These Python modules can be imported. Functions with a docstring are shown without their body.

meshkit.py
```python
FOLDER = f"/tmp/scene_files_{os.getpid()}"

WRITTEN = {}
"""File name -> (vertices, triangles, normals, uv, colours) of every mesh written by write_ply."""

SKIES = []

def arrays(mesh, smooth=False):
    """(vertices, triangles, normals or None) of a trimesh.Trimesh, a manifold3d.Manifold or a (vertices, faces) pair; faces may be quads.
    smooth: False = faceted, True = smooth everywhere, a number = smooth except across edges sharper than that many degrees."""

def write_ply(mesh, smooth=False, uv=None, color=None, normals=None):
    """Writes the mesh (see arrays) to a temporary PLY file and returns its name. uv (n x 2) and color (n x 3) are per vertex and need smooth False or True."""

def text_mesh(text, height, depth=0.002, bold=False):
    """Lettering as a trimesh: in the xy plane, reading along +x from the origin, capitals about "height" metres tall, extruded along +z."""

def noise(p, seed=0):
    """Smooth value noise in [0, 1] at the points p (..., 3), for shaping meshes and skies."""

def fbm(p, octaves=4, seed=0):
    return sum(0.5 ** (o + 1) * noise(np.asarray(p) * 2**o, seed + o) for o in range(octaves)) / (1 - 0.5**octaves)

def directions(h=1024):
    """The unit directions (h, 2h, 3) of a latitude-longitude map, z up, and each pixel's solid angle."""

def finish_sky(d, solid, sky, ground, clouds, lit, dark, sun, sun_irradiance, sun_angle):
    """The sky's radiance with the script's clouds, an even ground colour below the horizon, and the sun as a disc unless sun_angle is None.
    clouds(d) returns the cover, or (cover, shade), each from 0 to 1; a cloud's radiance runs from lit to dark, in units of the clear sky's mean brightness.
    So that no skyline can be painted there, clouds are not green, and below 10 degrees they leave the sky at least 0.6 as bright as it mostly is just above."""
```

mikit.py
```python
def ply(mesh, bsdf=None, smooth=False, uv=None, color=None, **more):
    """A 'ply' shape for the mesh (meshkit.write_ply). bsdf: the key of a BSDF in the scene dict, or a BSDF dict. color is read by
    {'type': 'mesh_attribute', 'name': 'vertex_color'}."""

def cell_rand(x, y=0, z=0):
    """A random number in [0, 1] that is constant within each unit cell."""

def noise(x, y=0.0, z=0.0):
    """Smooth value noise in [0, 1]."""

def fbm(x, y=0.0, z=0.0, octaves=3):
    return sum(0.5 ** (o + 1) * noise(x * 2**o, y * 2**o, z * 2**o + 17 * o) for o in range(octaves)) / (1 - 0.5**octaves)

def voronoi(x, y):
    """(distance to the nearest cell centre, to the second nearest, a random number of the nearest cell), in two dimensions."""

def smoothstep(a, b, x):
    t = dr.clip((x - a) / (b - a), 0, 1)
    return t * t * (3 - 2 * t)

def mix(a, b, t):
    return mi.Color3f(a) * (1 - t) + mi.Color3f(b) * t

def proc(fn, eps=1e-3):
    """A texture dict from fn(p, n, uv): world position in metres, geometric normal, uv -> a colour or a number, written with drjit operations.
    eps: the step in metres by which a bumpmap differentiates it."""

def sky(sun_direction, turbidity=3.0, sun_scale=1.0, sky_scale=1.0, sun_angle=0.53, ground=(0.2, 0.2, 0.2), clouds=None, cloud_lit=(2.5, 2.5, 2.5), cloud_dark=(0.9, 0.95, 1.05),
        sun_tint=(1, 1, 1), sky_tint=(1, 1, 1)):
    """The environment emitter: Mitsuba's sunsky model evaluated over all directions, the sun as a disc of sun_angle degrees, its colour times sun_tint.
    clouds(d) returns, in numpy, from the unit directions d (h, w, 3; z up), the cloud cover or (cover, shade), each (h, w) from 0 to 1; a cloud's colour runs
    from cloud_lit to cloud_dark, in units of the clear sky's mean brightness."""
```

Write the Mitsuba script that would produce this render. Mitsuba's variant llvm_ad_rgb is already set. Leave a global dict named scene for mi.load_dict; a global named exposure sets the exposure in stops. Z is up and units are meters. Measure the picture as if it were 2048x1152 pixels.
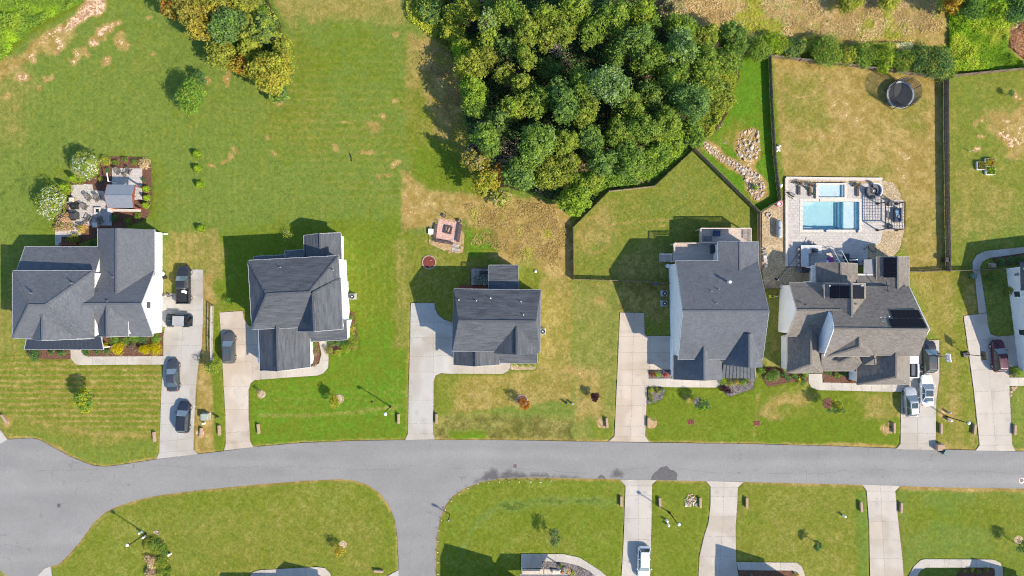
import math, random
import numpy as np, trimesh, shapely, drjit as dr, mitsuba as mi
import shapely.geometry as sg
import shapely.ops as so
import mikit, meshkit
from mikit import noise, fbm, voronoi, cell_rand, smoothstep, mix

# ------------------------------------------------------------------ camera, sky, exposure
T = mi.ScalarTransform4f
H = 104.0                      # the drone's height in metres
KX = 0.75 / 1024               # metres per photo pixel and metre of distance
scene, labels = {}, {}
scene['camera'] = dict(type='perspective', fov=2 * math.degrees(math.atan(0.75)), fov_axis='x', near_clip=1.0, far_clip=3000.0,
                       to_world=T().look_at(origin=[0, 0, H], target=[0, 0, 0], up=[0, 1, 0]))
SUN = np.array([0.645, -0.415, 0.641])
SUN = SUN / np.linalg.norm(SUN)
scene['sky'] = mikit.sky(SUN.tolist(), turbidity=3, sky_scale=1.4, sun_tint=(0.93, 1.0, 1.10))
exposure = 2.5
rng = np.random.default_rng(7)
random.seed(7)


def P(px, py, z=0.0):
    """the point at height z (metres) that lies on the line of sight of a photo pixel: turns measurements into places"""
    k = (H - z) * KX
    return np.array([(px - 1024) * k, (576 - py) * k, z])


def G(pts, z=0.0):
    return [tuple(P(a, b, z)[:2]) for a, b in pts]


# ------------------------------------------------------------------ keys, labels
_n = {}


def key(name, parent=None):
    base = f'{parent}__{name}' if parent else name
    n = _n.get(base, 0)
    _n[base] = n + 1
    return base if n == 0 else f'{base}_{n:03d}'


def tag(k, label=None, cat=None, group=None, kind=None):
    d = labels.setdefault(k, {})
    for a, b in (('label', label), ('category', cat), ('group', group), ('kind', kind)):
        if b:
            d[a] = b
    return k


def thing(name, label, cat, group=None):
    return tag(key(name), label, cat, group)


def obj(name, mesh, bsdf, parent=None, smooth=False, **kw):
    k = key(name, parent)
    scene[k] = mikit.ply(mesh, bsdf, smooth=smooth, **kw)
    return k


def copy_of(name, shape, parent, to_world=None):
    k = key(name, parent)
    scene[k] = {**shape, **({'to_world': to_world} if to_world is not None else {})}
    return k


def struct(name, mesh, bsdf, label=None, **kw):
    k = obj(name, mesh, bsdf, **kw)
    return tag(k, label, None, None, 'structure')


# ------------------------------------------------------------------ mesh helpers: all return (vertices, triangles)
BOXF = np.array([[0, 2, 1], [0, 3, 2], [4, 5, 6], [4, 6, 7], [0, 1, 5], [0, 5, 4], [1, 2, 6], [1, 6, 5], [2, 3, 7], [2, 7, 6], [3, 0, 4], [3, 4, 7]])


def rot(a):
    c, s = math.cos(a), math.sin(a)
    return np.array([[c, -s, 0], [s, c, 0], [0, 0, 1.0]])


def box(c, size, a=0.0, taper=1.0):
    """a box standing on c (its base centre)"""
    x, y, z = size[0] / 2, size[1] / 2, size[2]
    v = np.array([[-x, -y, 0], [x, -y, 0], [x, y, 0], [-x, y, 0]] + [[-x * taper, -y * taper, z], [x * taper, -y * taper, z], [x * taper, y * taper, z], [-x * taper, y * taper, z]])
    return v @ rot(a).T + np.asarray(c, float), BOXF


def cbox(c, size, a=0.0, b=0.025):
    """a box standing on c with chamfered upper edges"""
    x, y, z = size[0] / 2, size[1] / 2, size[2]
    b = min(b, x * .4, y * .4, z * .4)
    ring = lambda i, h: [[-x + i, -y + i, h], [x - i, -y + i, h], [x - i, y - i, h], [-x + i, y - i, h]]
    v = np.array(ring(0, 0) + ring(0, z - b) + ring(b, z))
    f = [[0, 2, 1], [0, 3, 2], [8, 9, 10], [8, 10, 11]]
    for lo in (0, 4):
        for i in range(4):
            j = (i + 1) % 4
            f += [[lo + i, lo + j, lo + 4 + j], [lo + i, lo + 4 + j, lo + 4 + i]]
    return v @ rot(a).T + np.asarray(c, float), np.array(f)


def bar(p, q, w, h, up=(0, 0, 1)):
    """a square-section bar from p to q"""
    p, q = np.asarray(p, float), np.asarray(q, float)
    d = q - p
    L = np.linalg.norm(d)
    d = d / max(L, 1e-9)
    up = np.asarray(up, float)
    if abs(d @ up) > .98:
        up = np.array([1.0, 0, 0])
    s = np.cross(up, d)
    s /= np.linalg.norm(s)
    u = np.cross(d, s)
    o = [(-1, -1), (1, -1), (1, 1), (-1, 1)]
    v = np.array([p + s * a * w / 2 + u * b * h / 2 for a, b in o] + [q + s * a * w / 2 + u * b * h / 2 for a, b in o])
    f = BOXF[:, ::-1]
    return v, f[:, ::-1] if False else f


def tube(path, radii, n=8, cap=True):
    path = np.asarray(path, float)
    radii = np.broadcast_to(np.asarray(radii, float), len(path))
    v, f = [], []
    t = np.gradient(path, axis=0)
    ref = np.array([0.31, 0.17, 0.93])
    for i, (p, r) in enumerate(zip(path, radii)):
        d = t[i] / max(np.linalg.norm(t[i]), 1e-9)
        if abs(d @ ref) > .97:
            ref = np.array([0.9, 0.2, 0.1])
        a = np.cross(d, ref)
        a /= np.linalg.norm(a)
        b = np.cross(d, a)
        for j in range(n):
            w = 2 * math.pi * j / n
            v.append(p + r * (a * math.cos(w) + b * math.sin(w)))
    m = len(path)
    for i in range(m - 1):
        for j in range(n):
            k = (j + 1) % n
            f += [[i * n + j, i * n + k, i * n + n + k], [i * n + j, i * n + n + k, i * n + n + j]]
    if cap:
        for j in range(1, n - 1):
            f += [[0, j + 1, j], [(m - 1) * n, (m - 1) * n + j, (m - 1) * n + j + 1]]
    return np.array(v), np.array(f)


def lathe(c, prof, n=20):
    """profile [(radius, z)] from bottom to top, turned round the vertical through c"""
    v, f = [], []
    for r, z in prof:
        for j in range(n):
            w = 2 * math.pi * j / n
            v.append([c[0] + r * math.cos(w), c[1] + r * math.sin(w), c[2] + z])
    for i in range(len(prof) - 1):
        for j in range(n):
            k = (j + 1) % n
            f += [[i * n + j, i * n + k, i * n + n + k], [i * n + j, i * n + n + k, i * n + n + j]]
    m = len(prof)
    for j in range(1, n - 1):
        f += [[0, j + 1, j], [(m - 1) * n, (m - 1) * n + j, (m - 1) * n + j + 1]]
    return np.array(v), np.array(f)


def slab(poly, z0, z1, bevel=0.0):
    """a shapely polygon as a solid from z0 to z1"""
    vs, fs, n = [], [], 0
    for g in getattr(poly, 'geoms', [poly]):
        if g.is_empty or g.area < 1e-4:
            continue
        m = trimesh.creation.extrude_polygon(g, z1 - z0, engine='earcut')
        vs.append(np.array(m.vertices) + [0, 0, z0])
        fs.append(np.array(m.faces) + n)
        n += len(m.vertices)
    return np.vstack(vs), np.vstack(fs)


def join(*ms):
    ms = [m for m in ms if m is not None]
    if len(ms) == 1 and isinstance(ms[0], list):
        ms = ms[0]
    vs, fs, n = [], [], 0
    for v, f in ms:
        vs.append(v)
        fs.append(np.asarray(f) + n)
        n += len(v)
    return np.vstack(vs), np.vstack(fs)


def move(m, d=(0, 0, 0), a=0.0, s=1.0):
    return np.asarray(m[0]) * s @ rot(a).T + np.asarray(d, float), m[1]


def hull(pts):
    h = trimesh.convex.convex_hull(np.asarray(pts, float))
    return np.array(h.vertices), np.array(h.faces)


def rounded(c, size, a=0.0, r=.08, n=4):
    """a box standing on c with rounded vertical and upper edges"""
    x, y, z = size[0] / 2, size[1] / 2, size[2]
    r = min(r, x * .95, y * .95, z * .95)
    base = sg.box(-x + r, -y + r, x - r, y - r)
    pts = []
    for i in range(n + 1):
        w = i / n * math.pi / 2
        ring = base.buffer(max(r * math.cos(w), 1e-4), quad_segs=n).exterior.coords[:-1]
        pts += [(p[0], p[1], z - r + r * math.sin(w)) for p in ring]
    pts += [(p[0], p[1], 0) for p in base.buffer(r, quad_segs=n).exterior.coords[:-1]]
    v, f = hull(pts)
    return v @ rot(a).T + np.asarray(c, float), f


def smooth_line(pts, n=6):
    """a Catmull-Rom curve through the points"""
    p = np.asarray(pts, float)
    p = np.vstack([2 * p[0] - p[1], p, 2 * p[-1] - p[-2]])
    out = []
    for i in range(1, len(p) - 2):
        for t in np.arange(n) / n:
            a, b, c, d = p[i - 1:i + 3]
            out.append(.5 * (2 * b + (c - a) * t + (2 * a - 5 * b + 4 * c - d) * t * t + (-a + 3 * b - 3 * c + d) * t ** 3))
    return np.array(out + [p[-2]])


# ------------------------------------------------------------------ materials
def rgb(*c):
    return {'type': 'rgb', 'value': [float(x) for x in c]}


def plain(name, c, rough=.6, metallic=0., **kw):
    scene[name] = {'type': 'twosided', 'b': {'type': 'principled', 'base_color': rgb(*c), 'roughness': rough, 'metallic': metallic, **kw}}


def proc_mat(name, fn, rough=.9, spec=.3, **kw):
    scene[name] = {'type': 'twosided', 'b': {'type': 'principled', 'base_color': mikit.proc(fn), 'roughness': rough, 'specular': spec, **kw}}


def srgb(r, g, b, gain=1.0):
    c = np.array([r, g, b]) / 255.
    return np.where(c <= .04045, c / 12.92, ((c + .055) / 1.055) ** 2.4) / gain


GAIN = 1.62     # displayed value of a sunlit white surface in this light


def A(r, g, b):
    """the base colour of a level sunlit surface that the photo shows as this colour"""
    return srgb(r, g, b, GAIN)


C3 = lambda c: mi.Color3f(*[float(x) for x in c])


def lawn_fn(p, n, uv):
    f = noise(p.x * 7.0, p.y * 7.0) * .5 + noise(p.x * 3.1 + 9, p.y * 3.1) * .5
    g = fbm(p.x * 1.1 + 3, p.y * 1.1 + 7, octaves=3)
    h = noise(p.x * 11.0 + 5, p.y * 11.0)
    d = uv.x + (f - .5) * .24 + (g - .5) * .13
    t = uv.y + (g - .5) * .35 + (h - .5) * .15
    green = mix(C3(A(76, 94, 38)), C3(A(119, 141, 60)), smoothstep(0., .32, t))
    green = mix(green, C3(A(116, 134, 38)), smoothstep(.32, .6, t))
    green = mix(green, C3(A(102, 145, 38)), smoothstep(.65, 1., t))
    straw = mix(C3(A(166, 142, 76)), C3(A(190, 164, 104)), smoothstep(.2, .8, g))
    soil = mix(C3(A(196, 150, 112)), C3(A(236, 206, 176)), smoothstep(.3, .7, f))
    col = mix(green, straw, smoothstep(.12, 1.02, d))
    col = mix(col, soil, smoothstep(1.35, 1.6, uv.x + (h - .5) * .5 + (f - .5) * .9 + (g - .5) * .5))
    col = mix(col, C3(A(74, 62, 44)), smoothstep(-.35, -.75, uv.x))
    return col * (.62 + .46 * f + .30 * h)


def asphalt_fn(p, n, uv):
    s = noise(p.x * 9, p.y * 9) * .5 + cell_rand(dr.floor(p.x * 7), dr.floor(p.y * 7), 3.) * .5
    g = fbm(p.x * .22, p.y * .5 + 2, octaves=3)
    w = noise(p.x * .025 + 5, p.y * .75)
    col = mix(C3(A(148, 147, 147)), C3(A(172, 171, 170)), .55 * g + .45 * w) * (.88 + .2 * s)
    line = dr.abs(noise(p.x * .35 + 40, p.y * .35) - .5) + .02 * noise(p.x * 4, p.y * 4)
    col = col * (1 - .22 * smoothstep(.020, .008, line) * smoothstep(.45, .6, noise(p.x * .13, p.y * .13 + 9)))
    seam = dr.abs(p.y + 28.4 - 1.3 * noise(p.x * .09, 3.) - .25 * noise(p.x * 1.3, 8.))
    col = col * (1 - .14 * smoothstep(.09, .03, seam) * smoothstep(.35, .55, noise(p.x * .5, 2.)))
    spot = noise(p.x * 1.7 + 60, p.y * 1.7)
    return col * (1 - .22 * smoothstep(.95, .985, spot))


def concrete_fn(p, n, uv):
    s = noise(p.x * 8, p.y * 8)
    g = fbm(p.x * .7 + 11, p.y * .7, octaves=4)
    k = fbm(p.x * .25, p.y * .25 + 5, octaves=2)
    col = mix(C3(A(206, 203, 198)), C3(A(224, 208, 190)), uv.x)
    col = col * (uv.y + .5) * (.90 + .12 * g + .07 * s)
    col = col * (1 - .22 * smoothstep(.78, .92, noise(p.x * .9 + 31, p.y * .9)) * s) * (.95 + .08 * noise(p.x * 1.1, p.y * .07 + 4))
    return mix(col, col * mi.Color3f(.90, .87, .83), smoothstep(.5, .68, k))


def mulch_fn(p, n, uv):
    s = noise(p.x * 9, p.y * 14) * .6 + noise(p.x * 17, p.y * 12) * .4
    return mix(C3(A(72, 50, 42)), C3(A(158, 118, 100)), s)


def gravel_fn(p, n, uv):
    a, b, c = voronoi(p.x * 6.5, p.y * 6.5)
    g = fbm(p.x * .8, p.y * .8, octaves=2)
    return mix(C3(A(176, 152, 118)), C3(A(226, 206, 172)), c) * (.62 + .5 * smoothstep(0., .3, b - a)) * (.85 + .3 * g)


def shingle(lo, hi, streak, row):
    def fn(p, n, uv):
        s = dr.maximum(dr.sqrt(n.x * n.x + n.y * n.y), 1e-3)
        u = (p.x * -n.y + p.y * n.x) / s
        c = dr.floor(p.z / s / .15)
        r = cell_rand(dr.floor(u / streak + 7.3 * cell_rand(c, 3.)), c, 2.)
        q = noise(u / streak * .8 + 30, p.z / s / .28, 5.)
        w = noise(p.x * 8, p.y * 8, p.z * 8)
        e = p.z / s / .15 - c
        g = fbm(p.x * .35, p.y * .35, p.z * .3, octaves=2)
        col = mix(C3(lo), C3(hi), .45 * r + .35 * q + .2 * w)
        return col * (1 - row * smoothstep(.25, .0, e)) * (.9 + .2 * g)
    return fn


def siding_fn(p, n, uv):
    z = p.z / .17
    e = z - dr.floor(z)
    g = fbm(p.x * .4, p.y * .4, p.z * .8, octaves=2)
    return mi.Color3f(.71, .72, .735) * (.92 + .1 * g) * (1 - .22 * smoothstep(.12, 0., e))


def wood_fn(base, var):
    def fn(p, n, uv):
        r = cell_rand(dr.floor(uv.x * 997.), 4.)
        g = noise(p.x * 6, p.y * 6, p.z * 1.5)
        return mix(C3(base), C3(var), .55 * r + .45 * g)
    return fn


def stone_fn(p, n, uv):
    g = fbm(p.x * 2.2, p.y * 2.2, p.z * 2.2, octaves=3)
    c = mix(C3(A(186, 166, 150)), C3(A(234, 222, 212)), smoothstep(.25, .75, g * .6 + .4 * uv.x))
    return mix(c, C3(A(214, 178, 140)), .6 * smoothstep(.35, .8, uv.y))


def paver_fn(p, n, uv):
    g = noise(p.x * 5, p.y * 5) * .5 + fbm(p.x * .6, p.y * .6, octaves=2) * .5
    return mix(C3(A(206, 199, 194)), C3(A(226, 220, 214)), .55 * uv.x + .45 * g) * (.6 + .5 * uv.y)


proc_mat('lawn_mat', lawn_fn, 1.0, .1)
proc_mat('asphalt_mat', asphalt_fn, .95, .2)
proc_mat('concrete_mat', concrete_fn, .9, .2)
proc_mat('mulch_mat', mulch_fn, 1.0, .1)
proc_mat('gravel_mat', gravel_fn, .95, .2)
proc_mat('stone_mat', stone_fn, .9, .2)
proc_mat('paver_mat', paver_fn, .9, .2)
proc_mat('siding_mat', siding_fn, .7, .3)
proc_mat('shingle_grey', shingle(A(98, 102, 110), A(128, 132, 141), .3, .22), .95, .15)
proc_mat('shingle_slate', shingle(A(76, 80, 88), A(122, 126, 134), 1.2, .2), .95, .15)
proc_mat('shingle_brown', shingle(A(118, 112, 107), A(164, 157, 151), .35, .32), .95, .15)
proc_mat('deck_wood', wood_fn(A(214, 196, 184), A(242, 226, 214)), .9, .2)
proc_mat('fence_wood', wood_fn(A(118, 102, 90), A(186, 166, 148)), .95, .15)
plain('white_trim', (.78, .78, .77), .5)
plain('gutter_white', A(206, 208, 212), .5)
plain('dark_gap', A(86, 82, 78), .95)
plain('joint_dirt', A(160, 152, 143), 1.0)
plain('black_plastic', (.018, .018, .02), .45)
plain('black_metal', (.02, .021, .024), .4, .3)
plain('grey_metal', (.30, .31, .32), .4, .7)
plain('white_plastic', (.75, .75, .75), .4)
plain('rubber', (.018, .018, .018), .9)
plain('window_glass', (.035, .045, .055), .06, 0., specular=.9)
plain('screen_glass', (.17, .22, .25), .05, 0., specular=.9)
plain('car_glass', (.045, .065, .075), .05, 0., specular=.9)
plain('chrome', (.6, .6, .6), .2, .9)
plain('red_lens', (.45, .02, .02), .2)
plain('clear_lens', (.7, .72, .75), .1, .3)
plain('brick_tan', A(196, 166, 142), .95)
plain('brick_red', A(150, 84, 74), .95)
plain('bark', (.10, .075, .055), 1.0)
plain('bark_grey', (.22, .20, .18), 1.0)
# every leaf carries its own colour
scene['leaf_mat'] = {'type': 'principledthin', 'base_color': {'type': 'mesh_attribute', 'name': 'vertex_color'}, 'roughness': .55, 'diff_trans': .7, 'spec_trans': 0.0}
scene['vertex_mat'] = {'type': 'twosided', 'b': {'type': 'principled', 'base_color': {'type': 'mesh_attribute', 'name': 'vertex_color'}, 'roughness': .8, 'specular': .25}}
# ------------------------------------------------------------------ road, driveways, paths (outlines measured in photo pixels)
ROAD = [(-60, 884), (0, 887), (15, 879), (30, 878), (62, 876), (80, 880), (100, 891), (140, 913), (172, 926), (190, 932), (215, 933), (240, 930), (310, 919), (395, 908), (450, 902), (507, 894), (600, 886),
        (700, 882), (810, 880), (1000, 880), (1220, 884), (1500, 888), (1660, 892), (1800, 897), (2048, 903), (2200, 906), (2200, 981), (2048, 977), (1900, 975), (1700, 969), (1460, 963), (1300, 960),
        (1180, 957), (1060, 955), (1000, 957), (960, 964), (930, 976), (905, 992), (890, 1012), (879, 1040), (873, 1075), (871, 1120), (871, 1300), (797, 1300), (797, 1120), (795, 1075), (790, 1040), (778, 1010), (760, 986), (735, 969),
        (705, 960), (680, 958), (600, 962), (500, 970), (400, 980), (320, 990), (276, 999), (234, 1013), (208, 1026), (187, 1045), (161, 1081), (135, 1112), (117, 1128), (101, 1133), (80, 1175), (40, 1175), (15, 1152), (0, 1141), (-60, 1120)]
DRIVES = {
    'left corner': ([(-30, 835), (0, 859), (15, 879), (0, 888), (-30, 895)], []),
    'house with white gable': ([(357, 539), (406, 539), (406, 640), (404, 672), (404, 690), (396, 733), (392, 770), (388, 850), (387, 899), (396, 908), (313, 918), (319, 905), (323, 780), (327, 728), (327, 672), (330, 655), (325, 652), (325, 588), (357, 586)],
                               [((320, 622), (410, 620)), ((320, 655), (410, 651)), ((366, 640), (354, 918)), ((320, 691), (410, 691)), ((320, 730), (410, 730)), ((318, 770), (400, 769)), ((318, 808), (400, 806)), ((318, 850), (400, 845)), ((313, 884), (395, 876)), ((310, 906), (400, 898)), ((360, 560), (410, 560)), ((360, 590), (410, 590))]),
    'hip roofed house': ([(439, 625), (485, 622), (488, 638), (498, 652), (516, 658), (520, 742), (522, 759), (509, 760), (501, 767), (497, 780), (497, 831), (500, 882), (507, 894), (448, 901), (452, 887), (451, 831), (445, 725), (441, 654)],
                         [((440, 658), (520, 656)), ((490, 655), (492, 726)), ((440, 726), (506, 723)), ((504, 723), (505, 765)), ((440, 774), (500, 772)), ((440, 820), (500, 818)), ((440, 866), (505, 862)), ((440, 888), (510, 881)), ((440, 690), (520, 689))]),
    'ridge roofed house': ([(822, 606), (869, 606), (870, 617), (876, 630), (889, 640), (906, 645), (906, 748), (882, 746), (871, 751), (867, 762), (866, 867), (870, 879), (810, 880), (816, 867), (818, 760), (820, 700), (821, 640)],
                           [((820, 644), (910, 644)), ((820, 675), (910, 675)), ((868, 600), (867, 760)), ((820, 713), (910, 711)), ((818, 744), (875, 744)), ((815, 800), (870, 800)), ((815, 847), (870, 847)), ((812, 867), (872, 867))]),
    'blue grey house': ([(1240, 625), (1288, 626), (1289, 667), (1293, 672), (1345, 672), (1345, 739), (1297, 739), (1297, 756), (1297, 772), (1294, 774), (1290, 872), (1299, 884), (1217, 883), (1229, 872), (1238, 673)],
                        [((1238, 672), (1292, 674)), ((1235, 704), (1350, 705)), ((1268, 625), (1261, 872)), ((1230, 738), (1300, 739)), ((1230, 770), (1297, 771)), ((1230, 810), (1295, 811)), ((1225, 852), (1293, 852)), ((1220, 872), (1297, 872)), ((1300, 660), (1299, 740))]),
    'solar panel house': ([(1818, 680), (1878, 680), (1878, 757), (1872, 800), (1871, 885), (1875, 900), (1792, 898), (1801, 887), (1802, 784), (1802, 770), (1818, 770)],
                          [((1836, 760), (1835, 900)), ((1800, 800), (1880, 800)), ((1800, 834), (1880, 834)), ((1800, 867), (1880, 867)), ((1795, 887), (1880, 888)), ((1815, 720), (1880, 720)), ((1815, 757), (1880, 757))]),
    'white house': ([(1927, 632), (1973, 626), (1976, 653), (1980, 668), (1993, 673), (2036, 670), (2045, 733), (2018, 733), (2018, 772), (2024, 890), (2031, 902), (1951, 901), (1959, 890), (1947, 777), (1935, 690)],
                    [((1930, 682), (1985, 677)), ((1935, 741), (2040, 735)), ((1945, 784), (2025, 781)), ((1950, 828), (2030, 827)), ((1953, 870), (2030, 871)), ((1950, 890), (2035, 890)), ((1978, 740), (1992, 902)), ((1985, 672), (1990, 740))]),
    'south east': ([(1240, 959), (1313, 960), (1304, 969), (1303, 1034), (1300, 1152), (1299, 1230), (1240, 1230), (1243, 1152), (1247, 1086), (1251, 972)],
                   [((1277, 959), (1275, 1230)), ((1245, 971), (1310, 971)), ((1245, 991), (1310, 991)), ((1245, 1036), (1310, 1036)), ((1240, 1078), (1310, 1078)), ((1240, 1120), (1310, 1120))]),
    'south curved': ([(1412, 962), (1487, 964), (1476, 974), (1474, 1010), (1471, 1055), (1472, 1124), (1477, 1152), (1480, 1230), (1397, 1230), (1397, 1152), (1399, 1112), (1408, 1073), (1417, 1045), (1421, 1008), (1421, 973)],
                     [((1448, 960), (1447, 1040)), ((1447, 1040), (1440, 1110)), ((1440, 1110), (1438, 1230)), ((1415, 974), (1480, 974)), ((1415, 993), (1480, 993)), ((1415, 1033), (1480, 1033)), ((1405, 1073), (1480, 1073)), ((1395, 1112), (1480, 1112))]),
    'south long': ([(1724, 969), (1800, 972), (1790, 982), (1798, 1060), (1804, 1112), (1807, 1152), (1812, 1230), (1742, 1230), (1740, 1152), (1738, 1047), (1733, 981)],
                   [((1761, 970), (1762, 1003)), ((1762, 1003), (1773, 1230)), ((1730, 983), (1795, 984)), ((1730, 1003), (1795, 1003)), ((1735, 1042), (1800, 1044)), ((1735, 1079), (1805, 1080)), ((1735, 1117), (1810, 1117))]),
    'side street corner': ([(101, 1133), (90, 1137), (75, 1152), (60, 1190), (110, 1190)], []),
    'side street': ([(797, 1140), (760, 1160), (760, 1200), (797, 1200)], []),
}
PATHS = {
    'front walk of the house with white gable': ([(327, 712), (327, 729), (160, 730), (149, 727), (142, 716), (141, 700), (165, 700), (168, 709), (175, 713)], [((x, 695), (x, 735)) for x in (185, 208, 232, 256, 280, 304)]),
    'front walk of the hip roofed house': ([(520, 742), (619, 735), (638, 727), (643, 708), (638, 682), (654, 682), (657, 716), (656, 736), (646, 747), (635, 751), (575, 755), (523, 759)], [((575, 730), (572, 760)), ((605, 730), (606, 760)), ((540, 735), (541, 765)), ((625, 720), (665, 722)), ((630, 700), (665, 698))]),
    'front walk of the ridge roofed house': ([(906, 727), (995, 727), (1000, 724), (1021, 724), (1021, 734), (1016, 742), (1005, 748), (882, 747), (906, 747)], [((x, 720), (x, 752)) for x in (905, 925, 947, 968, 990)]),
    'front walk of the blue grey house': ([(1297, 757), (1345, 757), (1440, 758), (1442, 762), (1440, 770), (1432, 775), (1331, 774), (1297, 773)], [((x, 750), (x, 780)) for x in (1331, 1365, 1400)]),
    'front walk of the solar panel house': ([(1617, 748), (1644, 748), (1645, 765), (1802, 768), (1802, 784), (1635, 780), (1622, 775), (1617, 765)], [((x, 750), (x, 790)) for x in (1663, 1684, 1703, 1723, 1742, 1762, 1782)]),
    'side walk of the white house': ([(1957, 627), (1950, 556), (1945, 539), (1945, 524), (1953, 510), (1970, 502), (2048, 494), (2110, 490), (2110, 501), (2048, 506), (1979, 516), (1965, 523), (1960, 533), (1960, 542), (1973, 625)], [((1940, 574), (1975, 570)), ((1940, 600), (1975, 597)), ((1940, 545), (1970, 543)), ((1965, 500), (1972, 520)), ((1994, 495), (1996, 520)), ((2020, 490), (2021, 515))]),
    'front walk of the white house': ([(2018, 755), (2110, 755), (2110, 771), (2018, 772)], [((2036, 750), (2036, 775))]),
    'walk south of the street lamp': ([(1042, 1108), (1128, 1108), (1159, 1115), (1180, 1128), (1200, 1141), (1235, 1172), (1216, 1172), (1190, 1152), (1178, 1141), (1157, 1131), (1128, 1124), (1084, 1122), (1084, 1136), (1042, 1136)], [((1062, 1100), (1062, 1140)), ((1084, 1105), (1084, 1126)), ((1110, 1100), (1110, 1130)), ((1160, 1110), (1152, 1135))]),
    'walk in the south corner lot': ([(480, 1190), (500, 1151), (506, 1144), (520, 1140), (634, 1134), (650, 1136), (660, 1146), (664, 1160), (664, 1190), (645, 1190), (640, 1158), (600, 1158), (520, 1160), (500, 1190)], [((x, 1130), (x, 1170)) for x in (530, 553, 586, 612)]),
    'walk beside the curved drive': ([(1472, 1124), (1593, 1125), (1604, 1134), (1610, 1152), (1612, 1190), (1592, 1190), (1592, 1150), (1585, 1141), (1477, 1140)], [((x, 1120), (x, 1145)) for x in (1500, 1530, 1560)]),
    'walk in the south east lot': ([(1800, 1190), (1817, 1152), (1828, 1132), (1841, 1120), (1851, 1118), (1986, 1119), (2000, 1125), (2005, 1136), (2006, 1190), (1990, 1190), (1989, 1138), (1984, 1135), (1851, 1135), (1841, 1141), (1834, 1152), (1818, 1190)], [((x, 1110), (x, 1140)) for x in (1858, 1889, 1922, 1953, 1980)]),
}
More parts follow.
